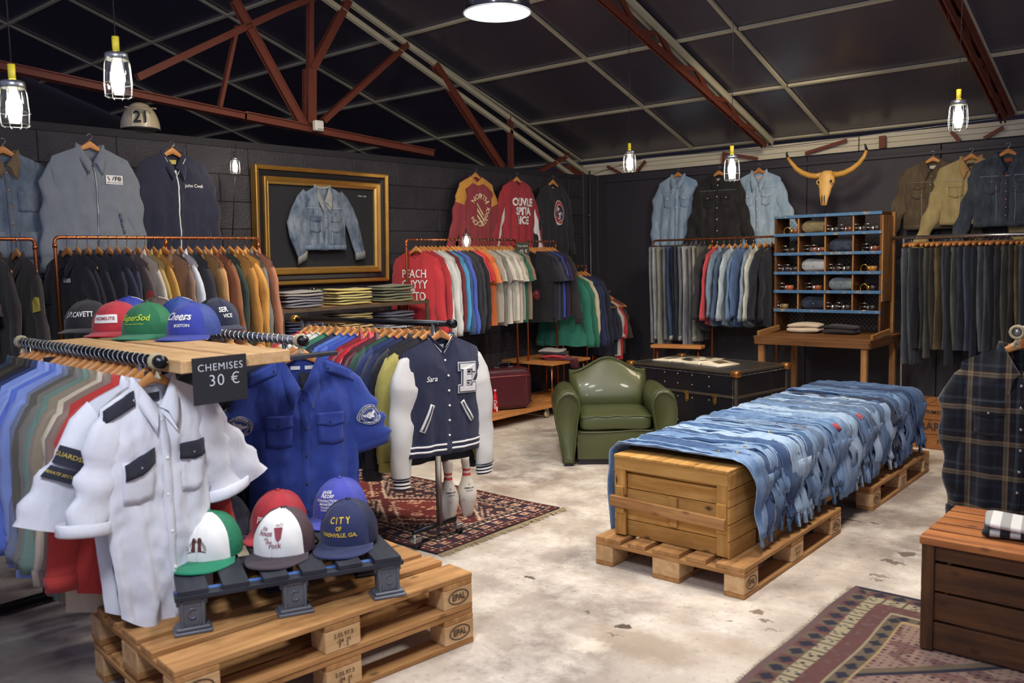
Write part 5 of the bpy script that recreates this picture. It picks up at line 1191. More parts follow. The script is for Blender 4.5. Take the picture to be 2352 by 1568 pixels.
ZP = 1.2105
def uD(s_, m, **k): return lambda t, f: T_(t, f, s_, 0, .055, .026, m, **k)
def homelite(t, f): MB().grid(lambda u, v: f(-.045+.09*u, .036+.03*v, .001), 10, 3).build('patch', WH, t); T_(t, lambda a, b, h: f(a, b, h+.0015), 'HOMELITE', 0, .051, .016, fabric('8a2a30'), bold=.02)
def sod(t, f): y_ = fabric('b7cf3a'); T_(t, f, 'SuperSod', 0, .06, .029, y_, bold=.012, shear=.4); T_(t, f, '~~~~', 0, .04, .02, y_, wide=1.6)
def cheers(t, f): T_(t, f, 'Cheers', -.002, .066, .035, WH, bold=.018, shear=.3); T_(t, f, 'BOSTON', .018, .036, .0135, WH, bold=.02); MB().prism([(-.035, 0), (.03, .012), (.04, .02), (.01, .01)], lambda a, b, h: f(a, b+.043, h), .001).build('print', WH, t, smooth=False)
def cavett(t, f): T_(t, f, 'J.P.CAVETT', 0, .058, .028, WH, bold=.015, wide=.8)
def ser(t, f): T_(t, f, 'SER', -.005, .066, .026, WH, bold=.02); T_(t, f, 'VICE', .01, .042, .02, WH, bold=.015)
UC = 'caps on the plank shelf'
for px, py, ex_, m, mk, mbr, dc, lb in ((205, 757, -20, fb('1a191b'), None, fb('211f20'), cavett, 'black cap with white lettering at the far end of the plank shelf'),
    (272, 764, -26, fb('b02b34'), fb('b02b34'), None, homelite, 'red cap with a white name strip between the black and green caps'),
    (343, 770, -30, fb('1c6640'), meshm('22764a'), fb('23764f'), sod, 'green cap with yellow script lettering on the plank shelf'),
    (447, 772, -34, fb('2e3c96'), meshm('34498e'), fb('2c3a8c'), cheers, 'blue cap with white Cheers script at the near end of the shelf'),
    (498, 752, 20, fb('1a2038'), meshm('15182a'), None, ser, 'dark navy cap with its brim turned right behind the blue cap'),
    (300, 744, 150, fb('dcdcd8'), meshm('2c3ca0'), None, None, 'white and blue cap behind the red cap'),
    (362, 746, 150, fb('d8d4cc'), meshm('453a36'), None, None, 'white and brown cap behind the green cap'),
    (416, 748, 160, fb('dedede'), meshm('2e4a94'), None, None, 'white and denim blue cap behind the blue Cheers cap')):
    p = cz(px, py+3, ZP); cap(lb, p, facing(p[0], p[1], ex_), m, mk, mbr, dc, group=UC, h=.115)
# ================================================================ jeans bench
def slats(par, nm, x0, x1, z0, z1, y, n, m, th=.012, gap=.003, axis='x', r=random):
    h = (z1-z0)/n
    for k in range(n): board(nm, par, ((x0+x1)/2, y, z0+h*(k+.5)), (x1-x0, th, h-gap), m, ch=.002)
def crate(label, x0, x1, y0, y1, z0, H_, front=False, m=CRATE, nb=5, group=None, writing=None):
    t = thing('wooden_crate', label, 'crate', (x0, y0, z0), 0, group); W_, L_ = x1-x0, y1-y0; h = H_/nb; r = random.Random(int(y0*50)); ins = .035 if front else .004
    for k in range(nb):
        board('plank', t, (W_/2, ins+.006, h*(k+.5)), (W_-.03, .012, h-.004), m, ch=.0015)
        board('plank', t, (W_/2, L_-.006, h*(k+.5)), (W_-.03, .012, h-.004), m, ch=.0015)
        for sx in (0, 1): board('plank', t, (.006+sx*(W_-.012), L_/2+.004*(k % 2), h*(k+.5)), (.012, L_-.01+.008*(k % 2), h-.004), m, ch=.0015)
    n = int(W_/.085)
    for k in range(n): board('top_slat', t, (W_*(k+.5)/n, L_/2, H_+.006), (W_/n-.003, L_+.004, .013), m, ch=.0015)
    for sx in (0, 1):
        for yy in (.018, L_-.018): board('corner_post', t, (.028+sx*(W_-.056), yy+.0, H_/2), (.03, .022, H_-.01), m, ch=.002)
    if front:
        board('frame_rail', t, (W_/2, .008, H_-.03), (W_-.012, .016, .062), m, ch=.002)
        for sx in (0, 1):
            x = .036+sx*(W_-.072); board('frame_post', t, (x, .011, H_*.76-.02), (.055, .018, H_*.36), m, ch=.002); board('frame_post', t, (x, .0, H_*.47), (.05, .02, H_*.34), m, ch=.002); board('frame_post', t, (x, .011, H_*.17), (.055, .018, H_*.30), m, ch=.002)
        board('middle_post', t, (W_*.52, .02, H_*.42), (.045, .016, H_*.36), m, ch=.002)
        board('strap_board', t, (W_*.485, -.02, H_*.44), (W_*1.0, .02, .052), OLD, (0, radians(1.5), 0), .003)
    if writing:
        for s_, z, sz in writing: text('stencil', s_, lambda x, y, hh: (W_/2+x+.02, ins-.001-hh, z+y), WOODINK, t, sz, .015)
    return t
ZC = .1445
CH_ = .40
crate('near slatted crate at the front end of the jeans bench', -2.425, -1.80, 3.575, 3.86, ZC, CH_, front=True)
crate('second slatted crate under the jeans', -2.42, -1.81, 3.90, 4.22, ZC, CH_); crate('third slatted crate under the jeans', -2.42, -1.82, 4.26, 4.58, ZC, CH_)
crate('slatted crate bridging the gap between the two bench pallets', -2.41, -1.80, 4.62, 5.30, ZC, CH_); crate('fifth slatted crate under the jeans', -2.42, -1.81, 5.34, 5.76, ZC, CH_); crate('far slatted crate at the end of the jeans bench', -2.42, -1.81, 5.80, 6.36, ZC, CH_)
def drape(i, y, w_, col, wash, amt, overall, r):
    amt *= .8
    zt = ZC+CH_+.022; left = r.uniform(.22, .40) if i > 0 else .07; right = r.uniform(.22, .30) if overall else r.uniform(.165, .26); xl, xr = -2.445, -1.785
    path = [(xl-.025, left)]
    for k in range(1, 8): path.append((xl-.022+.006*sin(k), left+(zt-.05-left)*k/8))
    for k in range(7): a = pi-k/6*pi/2; path.append((xl+.035+.05*cos(a), zt-.045+.05*sin(a)))
    n = 16
    for k in range(1, n): path.append((xl+.035+(xr-xl-.07)*k/n, zt+.004))
    for k in range(7): a = pi/2-k/6*pi/2; path.append((xr-.035+.055*cos(a), zt-.045+.05*sin(a)))
    m = 10
    for k in range(1, m+1): path.append((xr+.024+.012*sin(k*.8+i)+.012*k/m, zt-.05-(zt-.05-right)*k/m))
    N = len(path); rings = []; mid = r.uniform(-.2, .2); s0 = r.uniform(0, 9); f1 = r.uniform(30, 60); slant = r.uniform(-.03, .04); ctrs = []
    for j, (x, z) in enumerate(path):
        a = Vector(path[max(0, j-1)]); b = Vector(path[min(N-1, j+1)]); tn = (b-a).normalized(); nx, nz = -tn.y, tn.x
        if nz < 0 and abs(nz) > .3 : nx, nz = -nx, -nz
        if abs(nz) <= .3: nx, nz = (1 if x > -2.1 else -1)*abs(nx), nz if x > -2.1 else abs(nz)
        q = j/(N-1); ww = w_
        if overall and q > .84: ww = w_*(1-.4*min(1, (q-.84)/.08))
        if not overall and q < .25: ww = w_*.8
        yc = y+(slant*sin(q*3+mid) if i else .09*q**1.5-.02)+.012*sin(q*14+s0); ctrs.append((x, z, yc, ww, nx, nz)); ring = []
        for k in range(28):
            th = 2*pi*k/28; u = cos(th); top = sin(th); fo = .007*(1-2*abs(sin(u*2.6+s0+q*2.2)))+.005*sin(f1*q*.25+u*3.3)+(.010 if q < .68 else .005)*noise.noise(Vector((q*17+s0, u*2.6, i)))+(.006 if q < .68 else .002)*noise.noise(Vector((q*44+s0, u*5, i)))+.009*max(0, -u)
            hgt = (.010*top if top > 0 else .003*top)+fo*(1 if top > 0 else .25)+.013+.010*(1-(u+1)/2) 
            ring.append(Vector((x+nx*hgt, yc+u*ww/2, z+nz*hgt)))
        rings.append(ring)
    lb = LB_[i]
    mt = denim(col, wash, amt); t = thing('denim_overalls' if overall else 'jeans', lb, 'overalls' if overall else 'jeans', (0, 0, 0), 0, 'jeans and overalls draped over the crates')
    MB().loft(rings, caps=True).build('denim', mt, t)
    def on(q, v, h): # point on the cloth: q along, v across -1..1
        j = min(N-1.001, q*(N-1)); k = int(j); f = j-k; A_, B_ = ctrs[k], ctrs[k+1]; c = [A_[e]+(B_[e]-A_[e])*f for e in range(6)]
        return Vector((c[0]+c[4]*(.032+h), c[2]+v*c[3]/2, c[1]+c[5]*(.032+h)))
    # pocket / bib piece, seam and buttons on the side that faces the aisle
    MB().slab(lambda u, v, h: on(.80+.10*v, -.5+1.0*u*.9, h-.004), 4, 5, .005).build('pocket', denim(col, wash, min(1, amt+.2)), t)
    sm = MB().tube([on(.3+.5*k/20, .15+.2*sin(k*.3+s0), -.004) for k in range(21)], .0016, 4); sm.build('seam', denim(wash), t)
    MB().tube([rings[j][14] for j in range(2, N)], .0017, 5).build('edge_seam', denim(wash, 'c9d6e2', .2), t)
    for k in range(2):
        c = on(.60+.03*k+r.uniform(-.1, .05), r.uniform(-.4, .4), -.003); MB().tube([c, c+Vector((0, 0, .004))], .008, 8).build('button', BRASS if r.random() < .4 else STEEL, t)
    if overall:
        e = path[-1]; zb = right
        for sg_ in (-1, 1):
            yy = ctrs[-1][2]+sg_*ctrs[-1][3]*.32; x = e[0]+.018; L_ = min(zb-.16, r.uniform(.05, .12)); pts = []
            for k in range(13): a = k/12*pi; pts.append(Vector((x+.008*sin(a*2), yy-.018*cos(a)*1.2, zb-L_*sin(a)**.7+.01)))
            mb = MB(); rr = []
            for k, p in enumerate(pts):
                tg = (pts[min(12, k+1)]-pts[max(0, k-1)]).normalized(); sd = Vector((1, 0, 0)); nn = tg.cross(sd).normalized(); rr.append([p+sd*.009+nn*.002, p-sd*.009+nn*.002, p-sd*.009-nn*.002, p+sd*.009-nn*.002])
            mb.loft(rr, caps=True).build('strap', denim(col, wash, min(1, amt+.1)), t)
            MB().tube([Vector((x+.014, yy+.014*a_, zb+.012+.012*b_)) for a_, b_ in ((-1, -1), (1, -1), (1, 1), (-1, 1))], .0018, 5, closed=True).build('buckle', STEEL, t)
    if i in (13, 18): MB().slab(lambda u, v, h: on(.70+.045*v, -.25+.5*u, h), 2, 2, .003).build('leather_label', fabric('a8323a'), t)
    t.location = (-2.11, y, zt)
    for ch in t.children: ch.location = (2.11, -y, -zt)
    return t
rj = random.Random(42); NJ = 33
tones = [('4f7099', '9ab4d0', .7, 'pale blue'), ('567699', 'a5bcd4', .7, 'light blue'), ('2f4e75', '6c8bb0', .5, 'mid blue'), ('7f9cb8', 'c2d2e0', .7, 'bleached blue'), ('2a446c', '6282aa', .5, 'blue'), ('1c2c4a', '47618a', .4, 'dark blue'), ('3c5a80', '7c98b8', .6, 'washed blue'), ('1c2538', '44597a', .4, 'indigo'), ('465c78', '8196ac', .6, 'grey blue')]
seqj = [rj.choice(tones) if q > 2 else tones[(0, 1, 4)[q]] for q in range(NJ)]
LB_ = []; ovs = [q > 0 and rj.random() < .62 for q in range(NJ)]
for q in range(NJ): LB_.append('%s %s over the crates, %s from the near end' % (seqj[q][3], 'denim overalls draped' if ovs[q] else 'jeans draped', ORD[q]))
for i in range(NJ):
    y = 3.725+i*(6.27-3.725)/(NJ-1); c = seqj[i]; drape(i, y, rj.uniform(.19, .25) if i else .17, c[0], c[1], c[2], ovs[i], rj)
# ================================================================ bowling pins, bottle, suitcase and platforms
PIN = [(.026, 0), (.029, .004), (.036, .03), (.048, .07), (.058, .11), (.0605, .135), (.058, .16), (.048, .195), (.036, .225), (.028, .25), (.0235, .275), (.0235, .295), (.027, .32), (.031, .345), (.0325, .36), (.031, .375), (.024, .392), (.012, .4), (.0, .402)]
tp_ = NT('worn_pin'); v = tp_.coord(rnd=True); tp_.set(Base_Color=tp_.mix(tp_.ramp(tp_.noise(v, 22, 6, .7), [(.55, 0.), (.72, .8)]), 'd9d3c8', '8d8274'), Roughness=.45); PINM = tp_.m
for px, py, lb, rz_ in ((1032, 1196, 'scuffed white bowling pin with two red rings, nearer of the pair', .0), (1074, 1183, 'white bowling pin with two red rings, standing behind the other', .15)):
    p = onz(px, py, .008); t = thing('bowling_pin', lb, 'bowling pin', p, 0, 'bowling pins on the rug'); MB().lathe([(r, z*.95) for r, z in PIN], n=28).build('pin_body', PINM, t)
    for za, zb in ((.262, .278), (.292, .306)):
        ra = lambda z: next(a[0]+(b[0]-a[0])*(z-a[1])/(b[1]-a[1]) for a, b in zip(PIN, PIN[1:]) if a[1] <= z <= b[1])
        MB().lathe([((ra(za+(zb-za)*k/3)+.0004)+.0004, (za+(zb-za)*k/3)*.95) for k in range(4)], n=28).build('red_ring', plain('c8434a', .5), t)
    fz = facing(p.x, p.y, 18)
    def fn(x, y, h, z0=.18):
        z = z0+y; r = next((a[0]+(b[0]-a[0])*(z/.95-a[1])/(b[1]-a[1]) for a, b in zip(PIN, PIN[1:]) if a[1] <= z/.95 <= b[1]), .05)+.0015; a = fz+x/r; return Vector((r*sin(a), -r*cos(a), z))
    text('maker_print', 'AMERICAN', fn, INK, t, .013, .02, sub=.01); text('maker_print', 'WINTHROP', lambda x, y, h: fn(x, y-.016, h), INK, t, .008, .02); text('maker_print', '☆', lambda x, y, h: fn(x, y+.02, h), INK, t, .014)
def caster(par, p, m=plain('b3a57c', .5)):
    c = MB(); c.box(p+Vector((0, 0, -.004)), (.05, .05, .006)); c.box(p+Vector((.014, .0, -.03)), (.003, .03, .05)); c.box(p+Vector((-.014, .0, -.03)), (.003, .03, .05)); o = c.build('caster', STEEL, par, smooth=False)
    MB().tube([p+Vector((-.011, .0, -.062)), p+Vector((.011, .0, -.062))], .032, 14).build('wheel', m, o)
for y0, y1, lb in ((4.55, 6.59, 'long wheeled plank platform carrying the suitcase and the sweatshirt rack'), (6.61, 7.55, 'second wheeled plank platform behind the armchair')):
    t = thing('wheeled_platform', lb, 'platform', (-5.82, y0, 0)); W_ = .66; n = 3
    for k in range(n): board('plank', t, (W_*(k+.5)/n, (y1-y0)/2, .115), (W_/n-.003, y1-y0, .026), SHELFW, ch=.002)
    for y in (.1, y1-y0-.05):
        for x in (.08, W_-.05): caster(t, Vector((x, y, .1)))
h_ = onz(1138, 950, .13); o = MB().tube(pipe_path([(0, 0, 0), (0, 0, .11), (-.0, -.12, .11), (0, -.12, 0)], .035), .013, 10).build('copper_handle', COPPER, None, (h_.x+.0, h_.y-.12, .129)); tag(o, 'bent copper pipe handle on the corner of the suitcase platform', 'handle')
p = onz(1138, 945, .129); bt = thing('drink_bottle', 'small red aluminium bottle with white script before the suitcase', 'bottle', p)
RED = plain('c8202c', .3, .3, .05); MB().lathe([(.0, 0), (.026, 0), (.028, .004), (.028, .05), (.026, .085), (.028, .11), (.024, .14), (.0135, .17), (.0125, .19)], n=20).build('bottle_body', RED, bt); MB().lathe([(.014, .19), (.014, .208), (.0, .21)], n=16).build('crown_cap', plain('d88a8c', .35, .4), bt)
fz = facing(p.x, p.y)
def fb2(x, y, h): r = .0295; a = fz+x/r; return Vector((r*sin(a), -r*cos(a), .075+y))
text('script', 'Coca', lambda x, y, h: fb2(y*1., -x*1., h), WHITE, bt, .04, .01, shear=.3); MB().grid(lambda u, v: fb2(.01+.012*u, -.07+.045*v, 0), 3, 3).build('label_strip', WHITE, bt)
# suitcase
sc_ = thing('suitcase', 'burgundy leather suitcase with a black handle on the platform', 'suitcase', onx(1165, 932, -5.46), radians(62)); sc_.location = (-5.40, 6.14, .129)
LEA = plain('4a1c22', .33, 0, .25, 5, .35, .3, 30)
def sup(hx, hy, hz, e1, e2, c=(0, 0, 0), nu=28, nv=16, f=None):
    def sp(v, e): return (abs(v)**e)*(1 if v >= 0 else -1)
    def g(u, v):
        a = u*2*pi-pi; b = v*pi-pi/2; p = Vector((c[0]+hx*sp(cos(b), e1)*sp(cos(a), e2), c[1]+hy*sp(cos(b), e1)*sp(sin(a), e2), c[2]+hz*sp(sin(b), e1))); return f(p) if f else p
    return MB().grid(g, nu, nv)
m_ = sup(.25, .10, .195, .3, .25, (0, 0, .2), 40, 22); m_.build('case_shell', LEA, sc_)
for y in (-.093, .093): 
    pts = [Vector((.235*(abs(cos(a))**.3)*(1 if cos(a) > 0 else -1), y, .2+.182*(abs(sin(a))**.3)*(1 if sin(a) > 0 else -1))) for a in (2*pi*k/60 for k in range(60))]; MB().tube(pts, .004, 6, closed=True).build('piping', plain('34141a', .4), sc_)
MB().tube([Vector((x, -.098, .318+.0*x)) for x in (-.225, -.1, 0, .1, .225)], .009, 8).build('front_strap', plain('7a3438', .35, coat=.3), sc_); MB().box((.19, -.1, .2), (.014, .012, .3), ch=.004).build('stitched_band', plain('5c262a', .4), sc_, smooth=False)
MB().tube(pipe_path([(-.06, 0, .39), (-.055, 0, .435), (.055, 0, .435), (.06, 0, .39)], .02), .010, 8).build('handle', BLACK, sc_)
for x in (-.07, .07): MB().box((x, 0, .397), (.05, .02, .01), ch=.003).build('handle_plate', CHROME, sc_, smooth=False)
# corner shelf with red scarves
sp_ = thing('corner_shelf', 'small orange plank shelf on copper legs with folded scarves', 'shelf', (-5.80, 6.62, 0))
for k in range(3): board('plank', sp_, (.11+.217*k, .26, .515), (.214, .62, .024), SHELFW, ch=.002)
for x, y in ((.60, .52), (.12, .52), (.12, .0), (.6, -.0)): MB().tube([(x, y, .13), (x, y, .503)], .009, 8).build('leg', COPPER, sp_)
for k, (c, lb, x, y, z) in enumerate((('5c1c26', 'dark red knitted scarf hanging over the corner shelf edge', -5.30, 6.86, .528), ('b8323c', 'bright red folded scarf on the corner shelf', -5.33, 6.84, .556), ('22242c', 'black folded scarf on the red scarves', -5.34, 6.85, .583), ('a9a79c', 'pale grey folded scarf on top of the scarf pile', -5.36, 6.84, .606))):
    t = thing('folded_scarf', lb, 'scarf', (x, y, z), radians(20), 'scarves on the corner shelf'); sup(.13, .10, .015, .5, .35, (0, 0, .013), 24, 12, lambda q: q+Vector((0, 0, .005*sin(q.x*30+k)+.004*sin(q.y*40)))).build('cloth', fabric(c), t)
    if k == 0:
        mb = MB(); r = random.Random(2)
        for j in range(46): a = Vector((.11+r.uniform(0, .05), r.uniform(-.09, .06), .012)); mb.tube([a, a+Vector((.03, 0, 0)), a+Vector((.04+r.uniform(0, .012), 0, -r.uniform(.05, .1)))], .003, 4)
        f_ = mb.build('fringe', fabric(c), t); f_['kind'] = 'stuff'
# slate with price
t = thing('price_slate', 'small dark slate priced 45 euros clipped to the copper rack', 'sign', onx(1200, 572, -5.38), radians(58)); MB().box((0, 0, 0), (.13, .006, .13), ch=.001).build('slate', plain('3a3a2c', .8), t, smooth=False); text('chalk_text', 'Tee-shirt', lambda x, y, h: (x, -.004-h, .03+y), CH, t, .028); text('chalk_text', '45 €', lambda x, y, h: (x+.008, -.004-h, -.02+y), CH, t, .042)
# ---- iron shelf with folded trousers under the frame
ish = thing('iron_shelf', 'narrow iron and wood shelf stacked with folded trousers under the frame', 'shelf', (-5.62, 3.62, 0)); IR = plain('5a4a3a', .5, .4, .3, 12)
for z in (1.2, .98, .76):
    board('shelf_board', ish, (.17, .72, z), (.34, 1.46, .014), OLD, ch=.002)
    for x in (0, .34): MB().box((x, .72, z-.004), (.012, 1.48, .026)).build('edge_rail', IR, ish, smooth=False)
for x in (0, .34):
    for y in (.02, 1.44): MB().box((x, y, .61), (.022, .022, 1.22)).build('upright', IR, ish, smooth=False)
def folded(loc, rz_, col, lb, w_=.34, d_=.26, h=.03, grp='folded trousers on the iron shelf', seed=0, m=None, name='folded_trousers', cat='trousers'):
    t = thing(name, lb, cat, loc, rz_, grp); r = random.Random(seed); s0 = r.uniform(0, 9)
    # a folded garment: two layers rolled over along the front edge
    sup(w_/2, d_/2, h*.30, .7, .22, (0, 0, h*.30), 28, 10, lambda q: q+Vector((.004*sin(q.y*30+s0), .006*sin(q.x*12+s0), .003*sin(q.x*22+s0)))).build('lower_layer', m or fabric(col), t)
    sup(w_/2*.98, d_/2*.97, h*.26, .7, .22, (.004, .002, h*.80), 28, 10, lambda q: q+Vector((.004*sin(q.y*26+s0+1), .007*sin(q.x*11+s0+1), .004*sin(q.x*19+s0+2)+.002*sin(q.y*30)))).build('upper_layer', m or fabric(col), t)
    return t
def pile(px0, x, z, cols, nm, w_=.34, d_=.26, h=.04, rz_=R90):
    for k, c in enumerate(cols): folded((x, px0, z+k*h*1.03), rz_+radians(random.uniform(-4, 4)), c, '%s folded trousers, %s from the bottom in the %s' % (nm[0], ORD[k], nm[1]), w_, d_, h, seed=k+int(px0*10))
pile(3.88, -5.44, 1.208, ['6a6a72', '74747a', '8d8880'], ('grey', 'left pile atop the iron shelf')); pile(4.35, -5.44, 1.208, ['a69a58', 'b0a468', 'b5a45c'], ('khaki', 'middle pile atop the iron shelf')); pile(4.80, -5.44, 1.208, ['6c6c4c', '5c5f45', '63664a'], ('olive green', 'right pile atop the iron shelf'), h=.044)
pile(4.80, -5.44, .99, ['8a9098', '4a4a55', '4e4c58'], ('slate', 'right pile on the middle iron shelf'), h=.045); pile(4.35, -5.44, .99, ['a08a55', 'b39a5e', 'b59a58', '9c8a52'], ('tan', 'middle pile on the middle iron shelf'), h=.036); pile(3.9, -5.44, .99, ['23304c', '2b3a5a', '1f2a40'], ('navy', 'left pile on the middle iron shelf'), h=.04)
pile(4.3, -5.44, .77, ['b5a26a', 'c0b080'], ('sand', 'pile on the lower iron shelf'), h=.04)
def buckle(mb, c, w_, h, r=.0022, ax='x'):
    P = [(-w_/2, -h/2), (w_/2, -h/2), (w_/2, h/2), (-w_/2, h/2)]; mb.tube([c+Vector((a, 0, b)) for a, b in P], r, 6, closed=True); mb.tube([c+Vector((-w_/2, 0, 0)), c+Vector((w_/2, -.003, 0))], r*.8, 5); return mb
def belt(loc, rz_, col, lb, R=.032, bw=.04, round_=False, grp='coiled belts in the pigeonholes', m=None):
    t = thing('coiled_belt', lb, 'belt', loc, rz_, grp); rings = []
    for k in range(49):
        a = k/48*2*pi*2.4; r = .012+(R-.012)*k/48; p = Vector((r*cos(a), r*sin(a), 0)); q = Vector((cos(a), sin(a), 0)); rings.append([p+Vector((0, 0, .002)), p+q*.003+Vector((0, 0, .002)), p+q*.003+Vector((0, 0, bw)), p+Vector((0, 0, bw))])
    MB().loft(rings, caps=True).build('strap', plain(col, .45, 0, .2, 20), t)
    mb = MB()
    if round_: mb.tube([Vector((-.045+.022*cos(a), -.02, bw*.5+.024*sin(a))) for a in (2*pi*k/14*.8 for k in range(14))], .0024, 6)
    else: buckle(mb, Vector((-.05, -.014, bw*.5+.006)), .042, bw+.012, .0032)
    mb.box((-.02, -.016, bw/2), (.02, .004, bw*.9)); mb.build('buckle', BRASS if round_ else CHROME, t); return t
belt((-5.36, 4.02, 1.308), 0, '3f4028', 'olive belt coiled on the grey folded trousers', .04, .034, grp=None)
# ================================================================ armchair
GRN = plain('424726', .46, 0, .25, 2.5, .15, .12, 22, .5)
ac = thing('armchair', 'olive green leather club armchair with rolled arms and humped back', 'armchair', (-3.82, 5.60, 0), radians(40))
def arm(sg):
    # outline in x-z (outer side away from the seat), swept along y
    O = [(.315, .02), (.30, .15), (.285, .30), (.27, .40), (.262, .455), (.275, .51), (.305, .55), (.345, .562), (.39, .55), (.425, .515), (.445, .46), (.452, .40), (.448, .34), (.436, .28), (.42, .22), (.405, .12), (.392, .02)]
    c = Vector((.352, 0, .30)); rings = []
    for y, s_, dz in ((-.385, .86, 0), (-.40, .93, 0), (-.395, .985, 0), (-.375, 1.0, 0), (-.33, 1.0, 0), (-.30, .975, 0), (-.26, .985, 0), (0, 1.0, -.005), (.28, 1.0, -.02), (.34, .97, -.03), (.36, .85, -.03)):
        rings.append([Vector((sg*(c.x+(x-c.x)*s_), y, max(.02, c.z+(z-c.z)*s_+dz*(z > .3)))) for x, z in O])
    rr = rings if sg < 0 else [r[::-1] for r in rings]
    MB().loft(rr, caps=True).build('arm', GRN, ac)
    MB().tube([Vector((sg*(c.x+(x-c.x)*.925), -.402, c.z+(z-c.z)*.925)) for x, z in O], .0055, 6).build('piping', GRN, ac)
    MB().tube([Vector((sg*(c.x+(x-c.x)*1.01), -.355, c.z+(z-c.z)*1.01)) for x, z in O], .0045, 6).build('piping', GRN, ac)
for sg in (-1, 1): arm(sg)
def topz(x): a = abs(x)/.31; return .625+.115*(cos(min(1, a)*pi)*.5+.5)**1.1+.012*a**6
rings = []
for k in range(33):
    x = -.305+.61*k/32; a = abs(x)/.305; H_ = topz(x); e = max(0, (a-.86)/.14); bul = (1-a**4)*.05; y0 = .12+.012*e*4; r = []
    r += [(y0+.02, .30), (y0-.012-bul*.8, .38), (y0+.0-bul, .46), (y0+.045-bul*.6, .56), (y0+.085, H_-.035), (y0+.11, H_-.008), (y0+.15, H_), (y0+.19, H_-.012), (y0+.22, H_-.06), (y0+.22, .3), (y0+.2, .05), (y0+.08, .05)]
    rings.append([Vector((x*(1-.06*(z < .5)), y, z)) for y, z in r])
MB().loft(rings, caps=True).build('backrest', GRN, ac)
MB().tube([Vector((x, .12+.095+.0, topz(x)-.004)) for x in (-.3+.6*k/24 for k in range(25))], .005, 6).build('piping', GRN, ac)
cu = sup(.272, .245, .062, .35, .22, (0, -.13, .318), 44, 20, lambda q: q+Vector((0, .004*sin(q.x*25), (.016*(1-(q.x/.272)**2)*(1-((q.y+.13)/.245)**2) if q.z > .32 else 0)-.006*(abs(q.y+.37) < .04)*abs(sin(q.x*9))))); cu.build('seat_cushion', GRN, ac)
MB().tube([Vector((-.262+.524*k/24, -.372+.0, .365-.004*sin(k*.9))) for k in range(25)], .0045, 6).build('piping', GRN, ac)
fp = MB(); fp.loft([[Vector((x, -.355-.018*cos(x/.28*pi/2)*sin(min(1, z/.24)*pi*.8), z)) for x in (-.285+.57*k/20 for k in range(21))] for z in (.045, .08, .13, .18, .22, .245, .255)], closed=False); fp.loft([[Vector((x, y, .255)) for x in (-.285, 0, .285)] for y in (-.36, .12)], closed=False); fp.build('front_apron', GRN, ac)
MB().tube([Vector((-.28+.56*k/20, -.362-.004*cos((k-10)/10*pi/2), .25-.006*sin(k*.3))) for k in range(21)], .006, 6).build('piping', GRN, ac)
for x in (-.35, .35):
    for y in (-.35, .3): MB().box((x, y, .02), (.07, .07, .04), ch=.006).build('foot', BLACK, ac, smooth=False)
MB().box((0, -.33, .025), (.56, .02, .04), ch=.002).build('base_rail', BLACK, ac, smooth=False)
# ================================================================ trunk
tk = thing('steamer_trunk', 'large black studded trunk with brass locks behind the armchair', 'trunk', (-4.215, 6.50, 0), radians(-9)); TKM = plain('15151b', .38, .1, .2, 6, .2, .1, 40)
TW, TD, TH = 1.10, .70, .60
MB().box((TW/2, TD/2, .21), (TW, TD, .38), ch=.004).build('case', TKM, tk, smooth=False); MB().box((TW/2, TD/2, .505), (TW+.004, TD+.004, .19), ch=.004).build('lid', TKM, tk, smooth=False)
EDG = plain('4a4238', .45, .3, .3, 12)
for z in (.6, .405, .03):
    for y in (0, TD): board('edge_binding', tk, (TW/2, y, z), (TW+.012, .02, .022), EDG, ch=.004)
    for x in (0, TW): board('edge_binding', tk, (x, TD/2, z), (.02, TD+.012, .022), EDG, ch=.004)
for x in (0, TW):
    for y in (0, TD): board('edge_binding', tk, (x, y, .31), (.024, .024, .58), EDG, ch=.004)
MB().box((TW/2, TD/2, .605), (TW-.02, TD-.02, .006)).build('lid_top', plain('2e2a26', .4, .1, .3, 9), tk, smooth=False)
for x in (0, TW):
    for y in (0, TD):
        for z in (.595, .03): sup(.04, .04, .028, .5, .5, (x, y, z), 14, 8).build('brass_corner', plain('a8713c', .35, .8, .3, 20), tk)
rv = MB()
def stud(p, r=.005): rv.tube([Vector(p), Vector(p)+Vector((0, -.004, 0))], r, 6)
n = 62
for k in range(n): stud((.02+(TW-.04)*k/(n-1), -.010, .575), .0032)
for k in range(34): stud((TW-.022, -.010, .05+.5*k/33), .0032); stud((.022, -.010, .05+.5*k/33), .0032)
for k in range(30): rv.tube([Vector((TW+.008, .02+(TD-.04)*k/29, .575)), Vector((TW+.013, .02+(TD-.04)*k/29, .575))], .0032, 6)
o = rv.build('rivets', CHROME, tk); o['kind'] = 'stuff'
for x in (.38, .52, .67, .84):
    for z in (.55, .47, .36, .16): MB().tube([Vector((x, .001, z)), Vector((x, -.005, z))], .007, 8).build('stud', CHROME, tk)
for x in (.62, .90):
    lk = MB(); lk.box((x, -.006, .37), (.034, .012, .06), ch=.004); lk.tube([Vector((x, -.01, .405)), Vector((x, -.02, .405))], .016, 12); lk.prism([(-.014, 0), (0, -.014), (.014, 0)], lambda a, b, h: (x+a, -.002-h, .337+b), .008); lk.build('lock', BRASS, tk, smooth=False)
MB().tube(pipe_path([(TW+.012, .25, .36), (TW+.03, .25, .34), (TW+.03, .45, .34), (TW+.012, .45, .36)], .015), .008, 8).build('handle', BLACK, tk)
